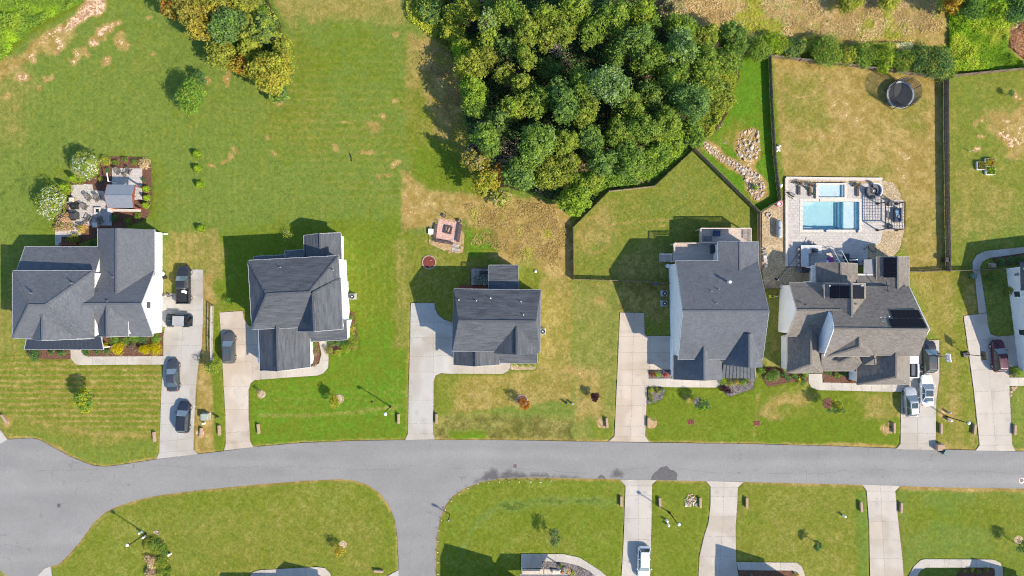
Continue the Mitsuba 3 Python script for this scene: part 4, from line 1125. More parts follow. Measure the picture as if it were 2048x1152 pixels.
# ------------------------------------------------------------------ fences
def fence(label, pts, h=1.2, post='dark', kind='board', gate=None):
    """a picket or board fence along photo points of its top edge; each board run between two posts is a panel"""
    k = thing('fence', label, 'fence')
    pick = []
    for a, b in zip(pts, pts[1:]):
        p, q = P(*a, h) * [1, 1, 0], P(*b, h) * [1, 1, 0]
        L = np.linalg.norm(q - p)
        d = (q - p) / L
        ang = math.atan2(d[1], d[0])
        o = np.array([-d[1], d[0], 0])
        n = max(round(L / 2.44), 1)
        for i in range(n + (b == pts[-1])):
            c = p + d * L * i / n
            obj('post', cbox(c - o * .07, (.11, .11, h + .04)), 'fence_wood', k)
        for z in (.25, .68, h - .12) if kind != 'rail' else (.35, .75, h - .06):
            for i in range(n):
                u, v = mid(p, q, i / n), mid(p, q, (i + .985) / n)
                obj('rail', bar(u - o * .06 + [0, 0, z], v - o * .06 + [0, 0, z], .045 if kind != 'rail' else .05, .10 if kind != 'rail' else .15), 'fence_wood' if kind != 'rail' else 'rail_white', k)
        if kind == 'rail':
            obj('top_board', bar(p + [0, 0, h + .01], q + [0, 0, h + .01], .15, .035), 'rail_white', k)
            continue
        m = int(L / (.15 if kind == 'board' else .19))
        for i in range(m):
            c = mid(p, q, (i + .5) / m) + [0, 0, .05]
            w = L / m * (.93 if kind == 'board' else .62)
            mm = box(c, (w, .02, h - .05 + rng.uniform(-.015, .015)), ang + rng.normal(0, .02))
            pick.append((mm, rng.uniform()))
    if pick:
        uv = np.concatenate([np.full((len(m[0]), 2), u) for m, u in pick])
        tag(obj('picket', join([m for m, u in pick]), 'fence_wood', k, uv=uv), kind='stuff')
    return k


plain('rail_white', A(206, 200, 192), .7)
fence('brown board fence round the yard behind the blue grey house', [(1522, 546), (1521, 424), (1391, 296), (1310, 372), (1219, 382), (1147, 455), (1148, 557)], 1.2)
fence('low board fence from the yard corner to the blue grey house wall', [(1148, 558), (1252, 561), (1340, 566)], 1.1, kind='picket')
fence('tall dark board fence on the left of the trampoline yard', [(1543, 109), (1548, 228), (1553, 314), (1563, 399)], 1.25)
fence('board fence with dark posts at the top of the trampoline yard', [(1543, 109), (1700, 127), (1862, 149), (1896, 153)], 1.25)
fence('long board fence between trampoline yard and raised beds', [(1898, 152), (1900, 384), (1903, 541)], 1.35)
fence('pale fence along the top of the right hand lawn', [(1898, 150), (2048, 135), (2110, 129)], 1.2)
fence('thin wire fence right of the solar panel house', [(1903, 541), (1850, 544), (1822, 543)], 1.1, kind='picket')
fence('thin fence across the side walk of the white house', [(1903, 541), (1944, 540), (2012, 537)], 1.1, kind='picket')
fence('short board fence from gravel yard to the riprap corner', [(1521, 424), (1563, 399)], 1.2)
fence('low rail between blue grey house and solar panel house', [(1528, 575), (1562, 576)], 1.0, kind='picket')
fence('pale rail fence beside the brown strip between two driveways', [(422, 612), (421, 680), (422, 745)], 1.2, kind='rail')

# ------------------------------------------------------------------ foliage: every leaf a small bent blade with its own colour
LEAFCOL = {   # (shade, mid, light) base colours
    'green': [(.030, .060, .012), (.060, .115, .018), (.110, .165, .025)],
    'dark': [(.020, .044, .016), (.038, .078, .024), (.070, .120, .036)],
    'olive': [(.060, .070, .014), (.110, .122, .022), (.175, .175, .030)],
    'lime': [(.060, .105, .010), (.110, .180, .014), (.190, .250, .020)],
    'silver': [(.040, .085, .022), (.080, .135, .040), (.240, .300, .170)],
    'blue': [(.024, .062, .024), (.046, .108, .036), (.105, .175, .060)],
    'autumn': [(.095, .090, .016), (.180, .150, .026), (.270, .205, .045)],
    'gold': [(.120, .110, .014), (.240, .195, .024), (.340, .280, .040)],
    'orange': [(.180, .050, .012), (.340, .110, .018), (.430, .190, .030)],
    'yellow': [(.260, .220, .008), (.460, .390, .010), (.600, .520, .012)],
    'purple': [(.030, .012, .018), (.060, .022, .032), (.095, .040, .050)],
    'brown': [(.070, .048, .032), (.120, .085, .060), (.190, .150, .110)],
    'straw': [(.240, .180, .090), (.380, .290, .160), (.500, .400, .240)],
    'mix': [(.045, .080, .012), (.085, .130, .018), (.170, .165, .024)],
    'shrub': [(.028, .058, .010), (.060, .110, .016), (.120, .150, .022)],
    'fern': [(.090, .120, .016), (.150, .175, .022), (.210, .225, .030)],
    'peach': [(.340, .190, .110), (.560, .360, .220), (.680, .480, .320)],
}


for _k, _g in dict(green=1.7, dark=1.7, olive=1.45, lime=1.45, silver=1.25, blue=1.35, autumn=1.35, gold=1.2, fern=1.5, mix=1.7, shrub=1.6, brown=1.4, straw=1.15).items():
    LEAFCOL[_k] = [tuple(min(x * _g * 1.4, .82) for x in c) for c in LEAFCOL[_k]]


def leaves(pos, nrm, size, pal, seed, jitter=.5, tone=None, blade=.62):
    """leaf blades at pos facing nrm: (vertices, faces, colours)"""
    r = np.random.default_rng(seed)
    n = len(pos)
    nn = nrm + r.normal(0, jitter, (n, 3))
    nn /= np.linalg.norm(nn, axis=1, keepdims=True) + 1e-9
    a = np.cross(nn, r.normal(0, 1, (n, 3)))
    a /= np.linalg.norm(a, axis=1, keepdims=True) + 1e-9
    b = np.cross(nn, a)
    s = (size * r.uniform(.6, 1.35, n))[:, None]
    p0, p1 = pos - a * s * .5, pos + a * s * .5
    l, q = pos + b * s * blade * .5 - nn * s * .13, pos - b * s * blade * .5 - nn * s * .13
    v = np.stack([p0, q, p1, l], 1).reshape(-1, 3)
    i = np.arange(n)[:, None] * 4
    f = np.vstack([i + [0, 1, 2], i + [0, 2, 3]])
    c = np.array(LEAFCOL[pal]) if isinstance(pal, str) else np.array(pal)
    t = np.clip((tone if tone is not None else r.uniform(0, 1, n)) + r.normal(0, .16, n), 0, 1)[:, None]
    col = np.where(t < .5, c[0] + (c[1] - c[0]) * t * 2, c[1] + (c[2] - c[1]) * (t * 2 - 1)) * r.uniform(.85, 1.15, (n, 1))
    return v, f, np.repeat(col, 4, 0)


def ljoin(parts):
    vs, fs, cs, n = [], [], [], 0
    for v, f, c in parts:
        vs.append(v)
        fs.append(f + n)
        cs.append(c)
        n += len(v)
    return np.vstack(vs), np.vstack(fs), np.vstack(cs)


def toward(pal, mean, t):
    return [tuple(a + (b * f - a) * t for a, b in zip(c, mean)) for c, f in zip(LEAFCOL[pal] if isinstance(pal, str) else pal, (.5, 1., 1.85))]


def crown(c, rx, ry, rz, pal, seed, n=3000, lobes=34, leaf=.34, accent=None, lobe_r=.34, low=-.35, fuzz=.24):
    """a crown of leafy lobes spread through an uneven dome round c"""
    r = np.random.default_rng(seed)
    d = r.normal(0, 1, (lobes * 4, 3))
    d /= np.linalg.norm(d, axis=1, keepdims=True)
    d = d[d[:, 2] > low][:lobes]
    ph = r.uniform(0, 6.28, 3)
    ang = np.arctan2(d[:, 1], d[:, 0])
    wob = 1 + .13 * np.sin(2 * ang + ph[0]) + .10 * np.sin(3 * ang + ph[1]) + .07 * np.sin(5 * ang + ph[2])
    rad = r.uniform(.35, .80, len(d)) ** .6 * wob
    lc = d * rad[:, None] * [rx, ry, rz]
    lr = lobe_r * min(rx, ry) * r.uniform(.38, 1.45, len(d))
    w = lr ** 2 / (lr ** 2).sum()
    idx = r.choice(len(d), n, p=w)
    e = r.normal(0, 1, (n, 3))
    e[:, 2] = np.abs(e[:, 2]) * 1.1 - .25
    e /= np.linalg.norm(e, axis=1, keepdims=True)
    pos = c + lc[idx] + e * (lr[idx] * r.uniform(.72, 1.08, n))[:, None] * [1, 1, .85]
    pos[:, 2] = np.maximum(pos[:, 2], .06)
    m = r.uniform(0, 1, n) < fuzz
    if m.any():
        q = r.normal(0, 1, (n, 3))
        q[:, 2] = np.abs(q[:, 2]) - .2
        q /= np.linalg.norm(q, axis=1, keepdims=True)
        aq = np.arctan2(q[:, 1], q[:, 0])
        w2 = 1 + .16 * np.sin(2 * aq + ph[0]) + .12 * np.sin(3 * aq + ph[1]) + .10 * np.sin(7 * aq + ph[2])
        pq = c + q * (r.uniform(.45, 1.02, n) * w2)[:, None] * [rx, ry, rz]
        pos = np.where(m[:, None], pq, pos)
        pos[:, 2] = np.maximum(pos[:, 2], .06)
    nrm = e * .7 + np.array([0, 0, .6]) + d[idx] * .25
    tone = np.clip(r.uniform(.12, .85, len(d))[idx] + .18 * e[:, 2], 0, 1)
    parts = []
    if accent:
        m = (r.uniform(0, 1, len(d)) < accent[1])[idx] & (r.uniform(0, 1, n) < accent[2])
        parts.append(leaves(pos[m], nrm[m], leaf, accent[0], seed + 2, tone=tone[m]))
        pos, nrm, tone = pos[~m], nrm[~m], tone[~m]
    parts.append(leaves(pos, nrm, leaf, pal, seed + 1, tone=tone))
    return ljoin(parts), lc


def put_leaves(name, m, parent=None, kind=None):
    v, f, c = m
    k = obj(name, (v, f), 'leaf_mat', parent, smooth=False, color=c)
    if kind:
        tag(k, kind=kind)
    return k


def limbs(base, c, lc, r0, seed, bark='bark', n=5):
    r = np.random.default_rng(seed)
    h = c[2] - base[2]
    top = c + [0, 0, -.1 * h]
    lean = (r.normal(0, .04, 3) * h * [1, 1, 0])
    ms = [tube(np.array([base - [0, 0, .15], mid(base, top, .35) + lean, mid(base, top, .75) + lean * .6, top]), [r0 * 1.35, r0, r0 * .75, r0 * .4], 8)]
    for i in range(min(n, len(lc))):
        q = c + lc[i] * .85
        s = mid(base, top, r.uniform(.45, .8)) + lean * .8
        ms.append(tube(np.array([s, mid(s, q, .55) + [0, 0, .12 * h * r.uniform(.2, .8)], q]), [r0 * .5, r0 * .33, r0 * .12], 6))
    return join(ms)


def tree(label, px, py, rpx, h, pal, seed, n=None, group=None, leaf=.34, accent=None, asp=None, name='tree', cat='tree', lobes=None, zc=.62, rzf=.42, lobe_r=.34, trunk=None, bark='bark', low=-.35):
    k = thing(name, label, cat, group)
    zcen = h * zc
    c = P(px, py, zcen)
    s = (H - zcen) * KX
    e_ = np.random.default_rng(seed + 77).uniform(.86, 1.16)
    rx, ry = rpx * s * (1 if asp else e_), rpx * s * (asp or 1 / e_)
    n = n or int(min(max(900, 250 * rx * ry * 3.2), 7000))
    lobes = lobes or int(min(max(16, 24 * rx * ry), 190))
    m, lc = crown(c, rx, ry, h * rzf, pal, seed, n, lobes, leaf, accent, lobe_r, low)
    base = np.array([c[0], c[1], 0.])
    obj('trunk', limbs(base, c, lc, trunk or max(.05, .022 * h), seed), bark, k, smooth=50)
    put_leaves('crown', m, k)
    return k


# --- the wood between the lots (photo x, y, radius, height, palette, accent, what sets it apart)
W = [
    (862, 22, 26, 2.6, 'dark', ('fern', .4, .8), 'dark round tree at the upper left end of the wood'), (905, 55, 26, 2.6, 'fern', None, 'low olive tree above the tan grass strip at the wood edge'), (927, 22, 28, 4.5, 'fern', ('olive', .3, .5), 'yellowish olive tree at the top edge left of a narrow pale tree'),
    (975, 48, 17, 11, 'silver', ('olive', .55, .9), 'narrow tree with pale top and yellow lower sprays'), (976, 78, 15, 9, 'lime', ('olive', .5, .8), 'yellow green tree just below the narrow pale tree'), (1018, 30, 30, 10, 'mix', ('green', .4, .7), 'broad green tree right of the narrow pale tree'),
    (1055, 62, 27, 10, 'mix', ('olive', .4, .7), 'mottled green tree above a dark hollow'), (1092, 40, 25, 11, 'olive', ('lime', .6, .8), 'bright yellow green tree near the top of the wood'), (1095, 78, 20, 9, 'olive', ('fern', .5, .9), 'yellowish tree left of the bare grey branches'),
    (1128, 60, 28, 10, 'mix', ('olive', .5, .7), 'spotted yellow green tree above the bare branches'), (1150, 28, 28, 11, 'mix', ('lime', .3, .7), 'green tree at the top edge by the dry field'), (1185, 66, 26, 10, 'green', ('mix', .5, .8), 'leafy green tree below the dry field corner'),
    (1225, 40, 30, 11, 'green', ('mix', .5, .8), 'large green tree against the dry field'), (1282, 30, 24, 10, 'lime', ('gold', .3, .6), 'lime tree with a few golden sprays at the field edge'), (1300, 50, 18, 8, 'green', ('lime', .3, .5), 'small green tree under the lime tree'),
    (1270, 88, 33, 11, 'dark', ('green', .3, .7), 'big dark tree in the middle top of the wood'), (1362, 58, 27, 8, 'green', ('lime', .4, .8), 'round green tree at the notch of the dry field'), (1410, 75, 24, 7, 'mix', ('autumn', .3, .5), 'olive tree with brownish sprays near the field edge'),
    (1465, 80, 30, 6, 'green', ('dark', .4, .8), 'low green tree at the upper right end of the wood'), (1358, 100, 32, 12, 'silver', ('green', .55, .85), 'pale tree with silvery leaf backs, right of the two'), (1300, 125, 30, 10, 'green', ('mix', .4, .7), 'rounded green tree left of the right silvery tree'),
    (1405, 130, 30, 9, 'green', ('mix', .4, .7), 'green tree right of the right silvery tree'), (1445, 125, 26, 7, 'green', ('olive', .3, .7), 'medium green tree by the bright grass strip'), (1213, 172, 37, 13, 'silver', ('green', .5, .7), 'broad silvery crowned tree in the centre of the wood'),
    (944, 130, 30, 6, 'fern', ('olive', .4, .8), 'wide olive bushy tree at the left edge of the wood'), (925, 105, 22, 4.5, 'lime', ('olive', .4, .7), 'low lime tree beside the tan grass'), (968, 120, 26, 6, 'olive', ('autumn', .2, .5), 'olive tree with ragged top left of the dark gap'),
    (1052, 118, 20, 9, 'mix', ('fern', .5, .8), 'slim yellow green tree left of the dark hollow'), (1015, 95, 22, 7, 'dark', None, 'dark tree in the shade of the slim trees'), (1010, 150, 20, 6, 'fern', ('brown', .3, .6), 'small fern coloured tree with brown top'),
    (948, 190, 29, 8, 'lime', ('green', .35, .8), 'bright lime tree jutting out over the shaded grass'), (952, 220, 20, 7, 'green', ('blue', .3, .5), 'green tree below the bright lime tree'), (1045, 170, 20, 8, 'fern', ('mix', .4, .7), 'upright fern green tree in the left part'),
    (1030, 215, 26, 9, 'olive', ('lime', .5, .8), 'yellow flecked tree in the lower left part'), (1075, 205, 28, 9, 'mix', ('green', .5, .7), 'grey green tree beside the yellow flecked tree'), (1115, 185, 25, 9, 'dark', ('blue', .5, .7), 'dark bluish tree left of the broad silvery tree'),
    (1130, 215, 30, 11, 'blue', ('green', .5, .6), 'bluish green tree with dark gaps below the hollow'), (1160, 175, 28, 10, 'green', ('mix', .5, .7), 'green tree touching the broad silvery tree'), (1170, 225, 26, 10, 'mix', ('olive', .4, .7), 'yellow green tree below the silvery crown'),
    (1255, 215, 28, 9, 'green', ('olive', .35, .7), 'green tree with yellow tips right of the silvery crown'), (1300, 190, 27, 9, 'dark', ('mix', .5, .7), 'grey green tree in the middle right part'), (1380, 205, 34, 12, 'blue', ('dark', .5, .6), 'large bluish dark tree at the right side'),
    (1342, 160, 26, 10, 'green', ('autumn', .2, .6), 'green tree with rusty tips in the right part'), (1415, 175, 27, 7, 'mix', ('silver', .3, .5), 'light flecked tree at the right edge of the wood'), (1440, 200, 24, 4.5, 'olive', ('fern', .5, .8), 'low yellowish tree at the right grass edge'),
    (1330, 245, 30, 9, 'green', ('mix', .5, .7), 'green tree above the fence corner'), (1285, 262, 33, 10, 'green', ('mix', .6, .7), 'broad green tree in the lower right part'), (1235, 265, 28, 9, 'mix', ('green', .5, .7), 'mottled tree left of the broad green tree'),
    (1180, 280, 28, 9, 'dark', ('green', .5, .7), 'dark tree in the lower middle'), (1258, 318, 33, 9, 'green', ('dark', .4, .7), 'green tree closest to the bent board fence'), (1310, 310, 28, 8, 'green', ('lime', .3, .6), 'green tree along the slanting fence'),
    (1205, 325, 28, 8, 'blue', ('green', .5, .7), 'blue green tree in the lower middle'), (1130, 285, 26, 9, 'mix', ('fern', .3, .6), 'rounded grey green tree at the lower middle left'), (1072, 290, 37, 11, 'green', ('silver', .35, .6), 'green tree with pale spotted leaves at the lower left'),
    (975, 280, 29, 9, 'green', ('blue', .5, .5), 'bluish tree at the left edge above the orange tree'), (1000, 245, 24, 8, 'dark', ('mix', .4, .6), 'dark tree behind the bluish edge tree'), (1038, 350, 30, 8, 'blue', ('green', .6, .7), 'blue green tree at the bottom edge of the wood'),
    (952, 325, 23, 7, 'autumn', ('peach', .4, .5), 'tan and orange tree at the lower left corner'), (972, 358, 29, 6, 'gold', ('fern', .5, .8), 'golden tree at the lower left corner of the wood'), (995, 345, 15, 6, 'orange', ('brown', .5, .7), 'small rust coloured tree right of the golden tree'),
    (1100, 345, 36, 6, 'olive', ('fern', .5, .7), 'wide olive thicket tree at the bottom edge'), (1135, 330, 27, 6, 'fern', ('brown', .2, .5), 'fern green tree with brown twigs at the bottom'), (1175, 365, 28, 6, 'mix', ('lime', .4, .7), 'mixed green tree above the lime sapling'),
    (1150, 400, 30, 6, 'lime', ('green', .3, .7), 'bright lime tree leaning over the fence corner'), (1345, 285, 24, 5, 'lime', ('green', .5, .7), 'low lime bush tree by the slanting fence top'), (1385, 262, 24, 5, 'green', ('lime', .3, .6), 'low green tree by the fence peak'),
    (1100, 140, 24, 5, 'dark', None, 'low dark tree in the hollow under the bare branches'), (1230, 110, 26, 8, 'dark', ('green', .3, .6), 'shaded tree above the silvery crown'), (1320, 215, 24, 7, 'dark', None, 'shaded tree deep in the right part'),
    (1000, 395, 18, 2.5, 'fern', ('straw', .5, .6), 'low yellowish brush at the bottom of the wood'), (985, 10, 22, 6, 'dark', ('brown', .3, .6), 'dark thin tree at the top edge of the photo'), (1345, 10, 24, 4, 'brown', ('straw', .5, .8), 'brownish low tree at the top edge in the dry field'),
]
WOODMEAN = (.165, .225, .040)
for i, (x, y, r, hh, pal, acc, lab) in enumerate(W):
    tree(lab, x, y, r * 1.12, hh, toward(pal, WOODMEAN, (.12 if x < 960 and y < 160 else .42) if pal not in ('silver', 'orange', 'gold') else .15), 100 + i * 7, leaf=.30, accent=acc and (toward(acc[0], WOODMEAN, .35), *acc[1:]), group='trees of the wood', rzf=.40 if hh > 6 else .45, lobe_r=.17)
# bare grey branches in the hollow
k = thing('bare_tree', 'leafless grey tree in the dark hollow of the wood', 'tree')
c = P(1110, 115, 0)
r_ = np.random.default_rng(5)
ms = [tube(np.array([c, c + [.1, .2, 2.2]]), [.14, .09], 6)]
for i in range(46):
    a, t = r_.uniform(0, 6.28), r_.uniform(.25, 1.1)
    e = c + [math.cos(a) * 2.3 * t, math.sin(a) * 2.3 * t, 3.2 + 2.6 * r_.uniform()]
    ms.append(tube(np.array([c + [.1, .2, 1.4 + r_.uniform()], mid(c + [0, 0, 2.6], e, .55) + r_.normal(0, .1, 3), e]), [.05, .035, .012], 4))
obj('trunk', ms[0], 'bark_grey', k)
tag(obj('branch', join(ms[1:]), 'bark_grey', k), kind='stuff')

# --- tree island, top left of the middle
ISL = [(352, 12, 26, 6, 'autumn', ('orange', .4, .7), 'reddish olive tree at the tip of the tree island'), (385, 22, 32, 8, 'autumn', ('olive', .4, .7), 'yellow brown tree on the left of the tree island'), (405, 55, 26, 7, 'autumn', ('gold', .5, .7), 'golden brown tree on the left flank of the tree island'),
       (430, 2, 34, 8, 'olive', ('gold', .4, .7), 'olive tree at the top edge of the tree island'), (485, 8, 26, 6, 'olive', ('fern', .4, .7), 'olive tree at the upper right of the tree island'), (459, 53, 33, 8, 'blue', ('green', .35, .6), 'round blue green tree in the tree island'),
       (505, 60, 26, 6, 'fern', ('olive', .5, .7), 'fern green tree right of the round blue green one'), (532, 60, 26, 7, 'dark', ('fern', .4, .7), 'dark feathery tree on the right flank of the tree island'), (445, 108, 30, 5, 'fern', ('olive', .5, .8), 'low feathery bush tree on the lower left flank'),
       (500, 95, 24, 5, 'fern', ('mix', .5, .8), 'feathery green bush tree in the middle of the tree island'), (565, 95, 22, 4, 'fern', ('olive', .5, .8), 'thin olive bush on the right flank of the tree island'), (483, 132, 21, 5, 'gold', ('orange', .45, .7), 'orange and gold tree at the lower end of the tree island'),
       (545, 145, 39, 7, 'gold', ('fern', .55, .8), 'broad yellow olive tree at the lower end of the tree island'), (555, 185, 20, 3, 'green', ('dark', .5, .7), 'low dark bush at the lowest tip of the tree island')]
for i, (x, y, r, hh, pal, acc, lab) in enumerate(ISL):
    tree(lab, x, y, r * 1.1, hh, toward(pal, (.22, .24, .06), .3), 900 + i * 5, leaf=.30, accent=acc, group='trees of the small island', lobe_r=.18)
tree('round green tree standing alone on the big lawn', 382, 193, 29, 4.6, 'green', 1500, accent=('mix', .4, .6), leaf=.28)
tree('small dark green tree just above the lone lawn tree', 401, 157, 13, 2.6, 'dark', 1501, leaf=.22)

# --- trees at the top right corner
for i, (x, y, r, hh, pal, acc, lab) in enumerate([
    (1905, 8, 20, 5, 'gold', ('orange', .4, .7), 'orange tinged tree at the top edge of the photo right of the field'), (1945, 10, 26, 6, 'green', ('dark', .4, .7), 'green tree at the top edge near the right corner'), (1985, 12, 27, 6, 'lime', ('green', .4, .7), 'bright lime tree at the top edge near the right corner'),
    (2025, 14, 30, 7, 'dark', ('green', .4, .7), 'dark blue green tree in the top right corner'), (1700, 2, 24, 3.0, 'olive', ('fern', .5, .7), 'low olive bush at the top edge of the dry field'), (1775, 2, 20, 2.6, 'fern', ('olive', .5, .7), 'low fern bush at the top edge of the dry field')]):
    tree(lab, x, y, r, hh, pal, 1600 + i * 3, accent=acc, leaf=.3)
# --- bushes along the top fence
FB = [(1515, 100, 24, 2.6, 'green'), (1548, 88, 26, 2.2, 'lime'), (1585, 95, 24, 1.8, 'dark'), (1652, 104, 30, 3.0, 'green'), (1695, 112, 20, 1.8, 'mix'), (1730, 112, 24, 2.0, 'green'), (1768, 120, 24, 2.0, 'lime'), (1805, 122, 24, 2.2, 'green'), (1840, 118, 26, 2.6, 'dark'), (1872, 128, 30, 3.2, 'dark'), (1890, 140, 20, 2.4, 'green'), (1620, 90, 20, 1.5, 'fern')]
WH = ['at the wood end of the fence row', 'second from the wood', 'above the first fence posts', 'overhanging the fence', 'right of the overhanging bush', 'in the middle of the fence row', 'above the trampoline shadow', 'above the trampoline', 'right of the trampoline', 'at the corner of three fences', 'hanging over the fence corner', 'among the dry grass']
for i, ((x, y, r, hh, pal), w) in enumerate(zip(FB, WH)):
    tree(f'{ {"green": "green", "lime": "bright green", "dark": "dark green", "mix": "mottled", "fern": "yellowish"}[pal]} bush {w}', x, y, r, hh, pal, 1700 + i * 3, name='bush', cat='bush', leaf=.24, accent=('olive', .5, .6), group='bushes along the top fence', zc=.5, rzf=.5, low=-.1)

# ------------------------------------------------------------------ masses nobody could count: thickets, tall weeds and dry field grass
def scatter(polypts, n, seed):
    g = poly(polypts)
    r = np.random.default_rng(seed)
    x0, y0, x1, y1 = g.bounds
    p = np.column_stack([r.uniform(x0, x1, n * 3), r.uniform(y0, y1, n * 3)])
    return p[shapely.contains_xy(g, p[:, 0], p[:, 1])][:n]


def brighter(pal, g):
    return [tuple(min(x * g, .85) for x in c) for c in (LEAFCOL[pal] if isinstance(pal, str) else pal)]


def weeds(name, label, polypts, n, pal, seed, size=.3, height=.5, accent=None, clump=.5, patch=1.0, thin=0.):
    p = scatter(polypts, n, seed)
    r = np.random.default_rng(seed + 1)
    q = np.column_stack([p, p[:, 0] * 0])
    g = meshkit.fbm(q * [clump, clump, 0] + seed, 3)
    edge = shapely.distance(poly(polypts).boundary, shapely.points(p))
    keep = g + r.normal(0, .06, len(p)) > thin + .5 * np.exp(-edge / 1.0)
    p, q, g = p[keep], q[keep], g[keep]
    z = height * np.clip(sst(.25, .75, g), .1, 1) * r.uniform(.25, 1., len(p)) + .03
    pos = np.column_stack([p, z])
    nrm = np.column_stack([r.normal(0, .32, (len(p), 2)), np.full(len(p), 1.)])
    h2 = meshkit.fbm(q * [.25 * patch, .25 * patch, 0] + seed + 9, 3)
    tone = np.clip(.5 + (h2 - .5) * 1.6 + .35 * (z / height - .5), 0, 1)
    parts = []
    pal = brighter(pal, 1.3)
    accent = accent and (brighter(accent[0], 1.3), accent[1])
    if accent:
        m = h2 + r.normal(0, .05, len(p)) > accent[1]
        parts.append(leaves(pos[m], nrm[m], size, accent[0], seed + 2, tone=tone[m], blade=.4))
        pos, nrm, tone = pos[~m], nrm[~m], tone[~m]
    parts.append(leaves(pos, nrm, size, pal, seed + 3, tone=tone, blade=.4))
    k = put_leaves(name, ljoin(parts))
    return tag(k, label, name.replace('_', ' '), None, 'stuff')


weeds('thicket', 'bright green thicket in the top left corner', [(-60, -60), (180, -60), (172, 8), (140, 20), (105, 40), (70, 62), (30, 95), (5, 125), (-60, 150)], 26000, 'mix', 31, .38, 1.7, ('lime', .5), .35)
weeds('undergrowth', 'dark undergrowth on the floor of the wood', WOODPOLY, 34000, 'dark', 32, .36, 1.5, ('brown', .62), .5)
weeds('brush', 'olive brush along the left edge of the wood', [(812, -30), (900, -30), (905, 60), (960, 80), (985, 140), (930, 170), (905, 110), (850, 65), (815, 40)], 9000, 'olive', 33, .30, 1.0, ('fern', .52))
weeds('brush', 'yellowish brush along the right edge of the wood', [(1430, 95), (1480, 105), (1470, 170), (1450, 220), (1425, 270), (1395, 285), (1400, 240), (1430, 190)], 9000, 'fern', 34, .28, .9, ('olive', .5))
weeds('brush', 'green brush between wood and bent fence', [(1130, 420), (1215, 376), (1310, 365), (1388, 290), (1350, 285), (1290, 340), (1200, 355), (1110, 385)], 9000, 'lime', 35, .28, .9, ('green', .52))
weeds('undergrowth', 'shaded undergrowth inside the tree island', [(345, -30), (500, -30), (560, 40), (585, 150), (560, 180), (480, 140), (440, 90), (345, 30)], 9000, 'shrub', 36, .3, .9, ('fern', .55))
weeds('tall_grass', 'pale dry grass of the field along the top edge', [(1240, -30), (1900, -30), (1890, 92), (1500, 92), (1480, 68), (1400, 50), (1330, 60), (1290, 30)], 36000, 'straw', 37, .22, .30, ('fern', .60), .6, 1.4, .30)
weeds('weeds', 'lush yellow green weeds right of the dry field', [(1893, 18), (2015, 40), (2012, 100), (2048, 128), (2110, 128), (1900, 146)], 15000, 'lime', 38, .36, .8, ('fern', .55), .5)
weeds('tall_grass', 'rusty dry grass patch at the right edge', [(2014, 62), (2060, 30), (2110, 30), (2110, 138), (2046, 118), (2020, 95)], 4000, [(.22, .10, .06), (.38, .20, .12), (.50, .30, .19)], 39, .3, .5)
weeds('tall_grass', 'rough tan meadow between wood and hip fence yard', [(905, 400), (1000, 392), (1110, 405), (1140, 455), (1138, 545), (1045, 540), (985, 500), (935, 495), (930, 450)], 15000, [(.27, .19, .07), (.38, .285, .11), (.47, .36, .16)], 40, .24, .16, ('fern', .74), .8, 1.5, .36)
weeds('tall_grass', 'brown unmown strip shaded by the wood', [(818, 62), (900, 85), (945, 180), (960, 300), (925, 320), (850, 200), (815, 110)], 7000, [(.20, .14, .06), (.30, .23, .10), (.40, .31, .15)], 41, .22, .15, ('olive', .55), .7, 1.5, .42)
weeds('brush', 'mixed brush above the top fence', [(1500, 82), (1900, 92), (1888, 146), (1860, 143), (1545, 104)], 22000, 'mix', 42, .28, 1.0, ('straw', .60), .7, 1.4, .2)
# ------------------------------------------------------------------ vehicles (built nose towards +y, wheels on z = 0)
PAINT = {'black': (.018, .019, .023), 'navy': (.022, .028, .045), 'grey': (.050, .056, .070), 'silver': (.42, .44, .47), 'white': (.80, .81, .82), 'maroon': (.060, .014, .034), 'bronze': (.085, .085, .09), 'teal': (.018, .035, .045)}
for n_, c_ in PAINT.items():
    scene['paint_' + n_] = {'type': 'twosided', 'b': {'type': 'principled', 'base_color': rgb(*c_), 'roughness': .28, 'metallic': .35 if n_ not in ('white', 'black') else .0, 'clearcoat': 1.0, 'clearcoat_gloss': .95, 'specular': .5}}


def section(w, zb, zt, n=5):
    """half cross-section of a car body from sill to centre line"""
    return [(w * .86, zb), (w * .97, zb + .10), (w, zb + .28), (w * .985, mid(zb, zt, .62)), (w * .94, zt - .07), (w * .84, zt - .012), (w * .5, zt + .012), (0, zt + .018)]


def loft(st):
    """st: [(y, half width, bottom, top)] from tail to nose"""
    rows = []
    for y, w, zb, zt in st:
        s = section(w, zb, zt)
        rows.append([(x, y, z) for x, z in s] + [(-x, y, z) for x, z in s[-2::-1]])
    v = np.array(rows).reshape(-1, 3)
    n = len(rows[0])
    f = []
    for i in range(len(rows) - 1):
        for j in range(n - 1):
            a = i * n + j
            f += [[a, a + n, a + n + 1], [a, a + n + 1, a + 1]]
        f += [[i * n, i * n + n - 1, i * n + 2 * n - 1], [i * n, i * n + 2 * n - 1, i * n + n]]
    for j in range(1, n - 1):
        f += [[0, j, j + 1], [(len(rows) - 1) * n, (len(rows) - 1) * n + j + 1, (len(rows) - 1) * n + j]]
    return v, np.array(f)


def interp(st, n):
    st = np.array(st)
    y = np.linspace(st[0, 0], st[-1, 0], n)
    y = np.unique(np.concatenate([y, st[:, 0]]))
    return [(t, *[np.interp(t, st[:, 0], st[:, k]) for k in (1, 2, 3)]) for t in y]


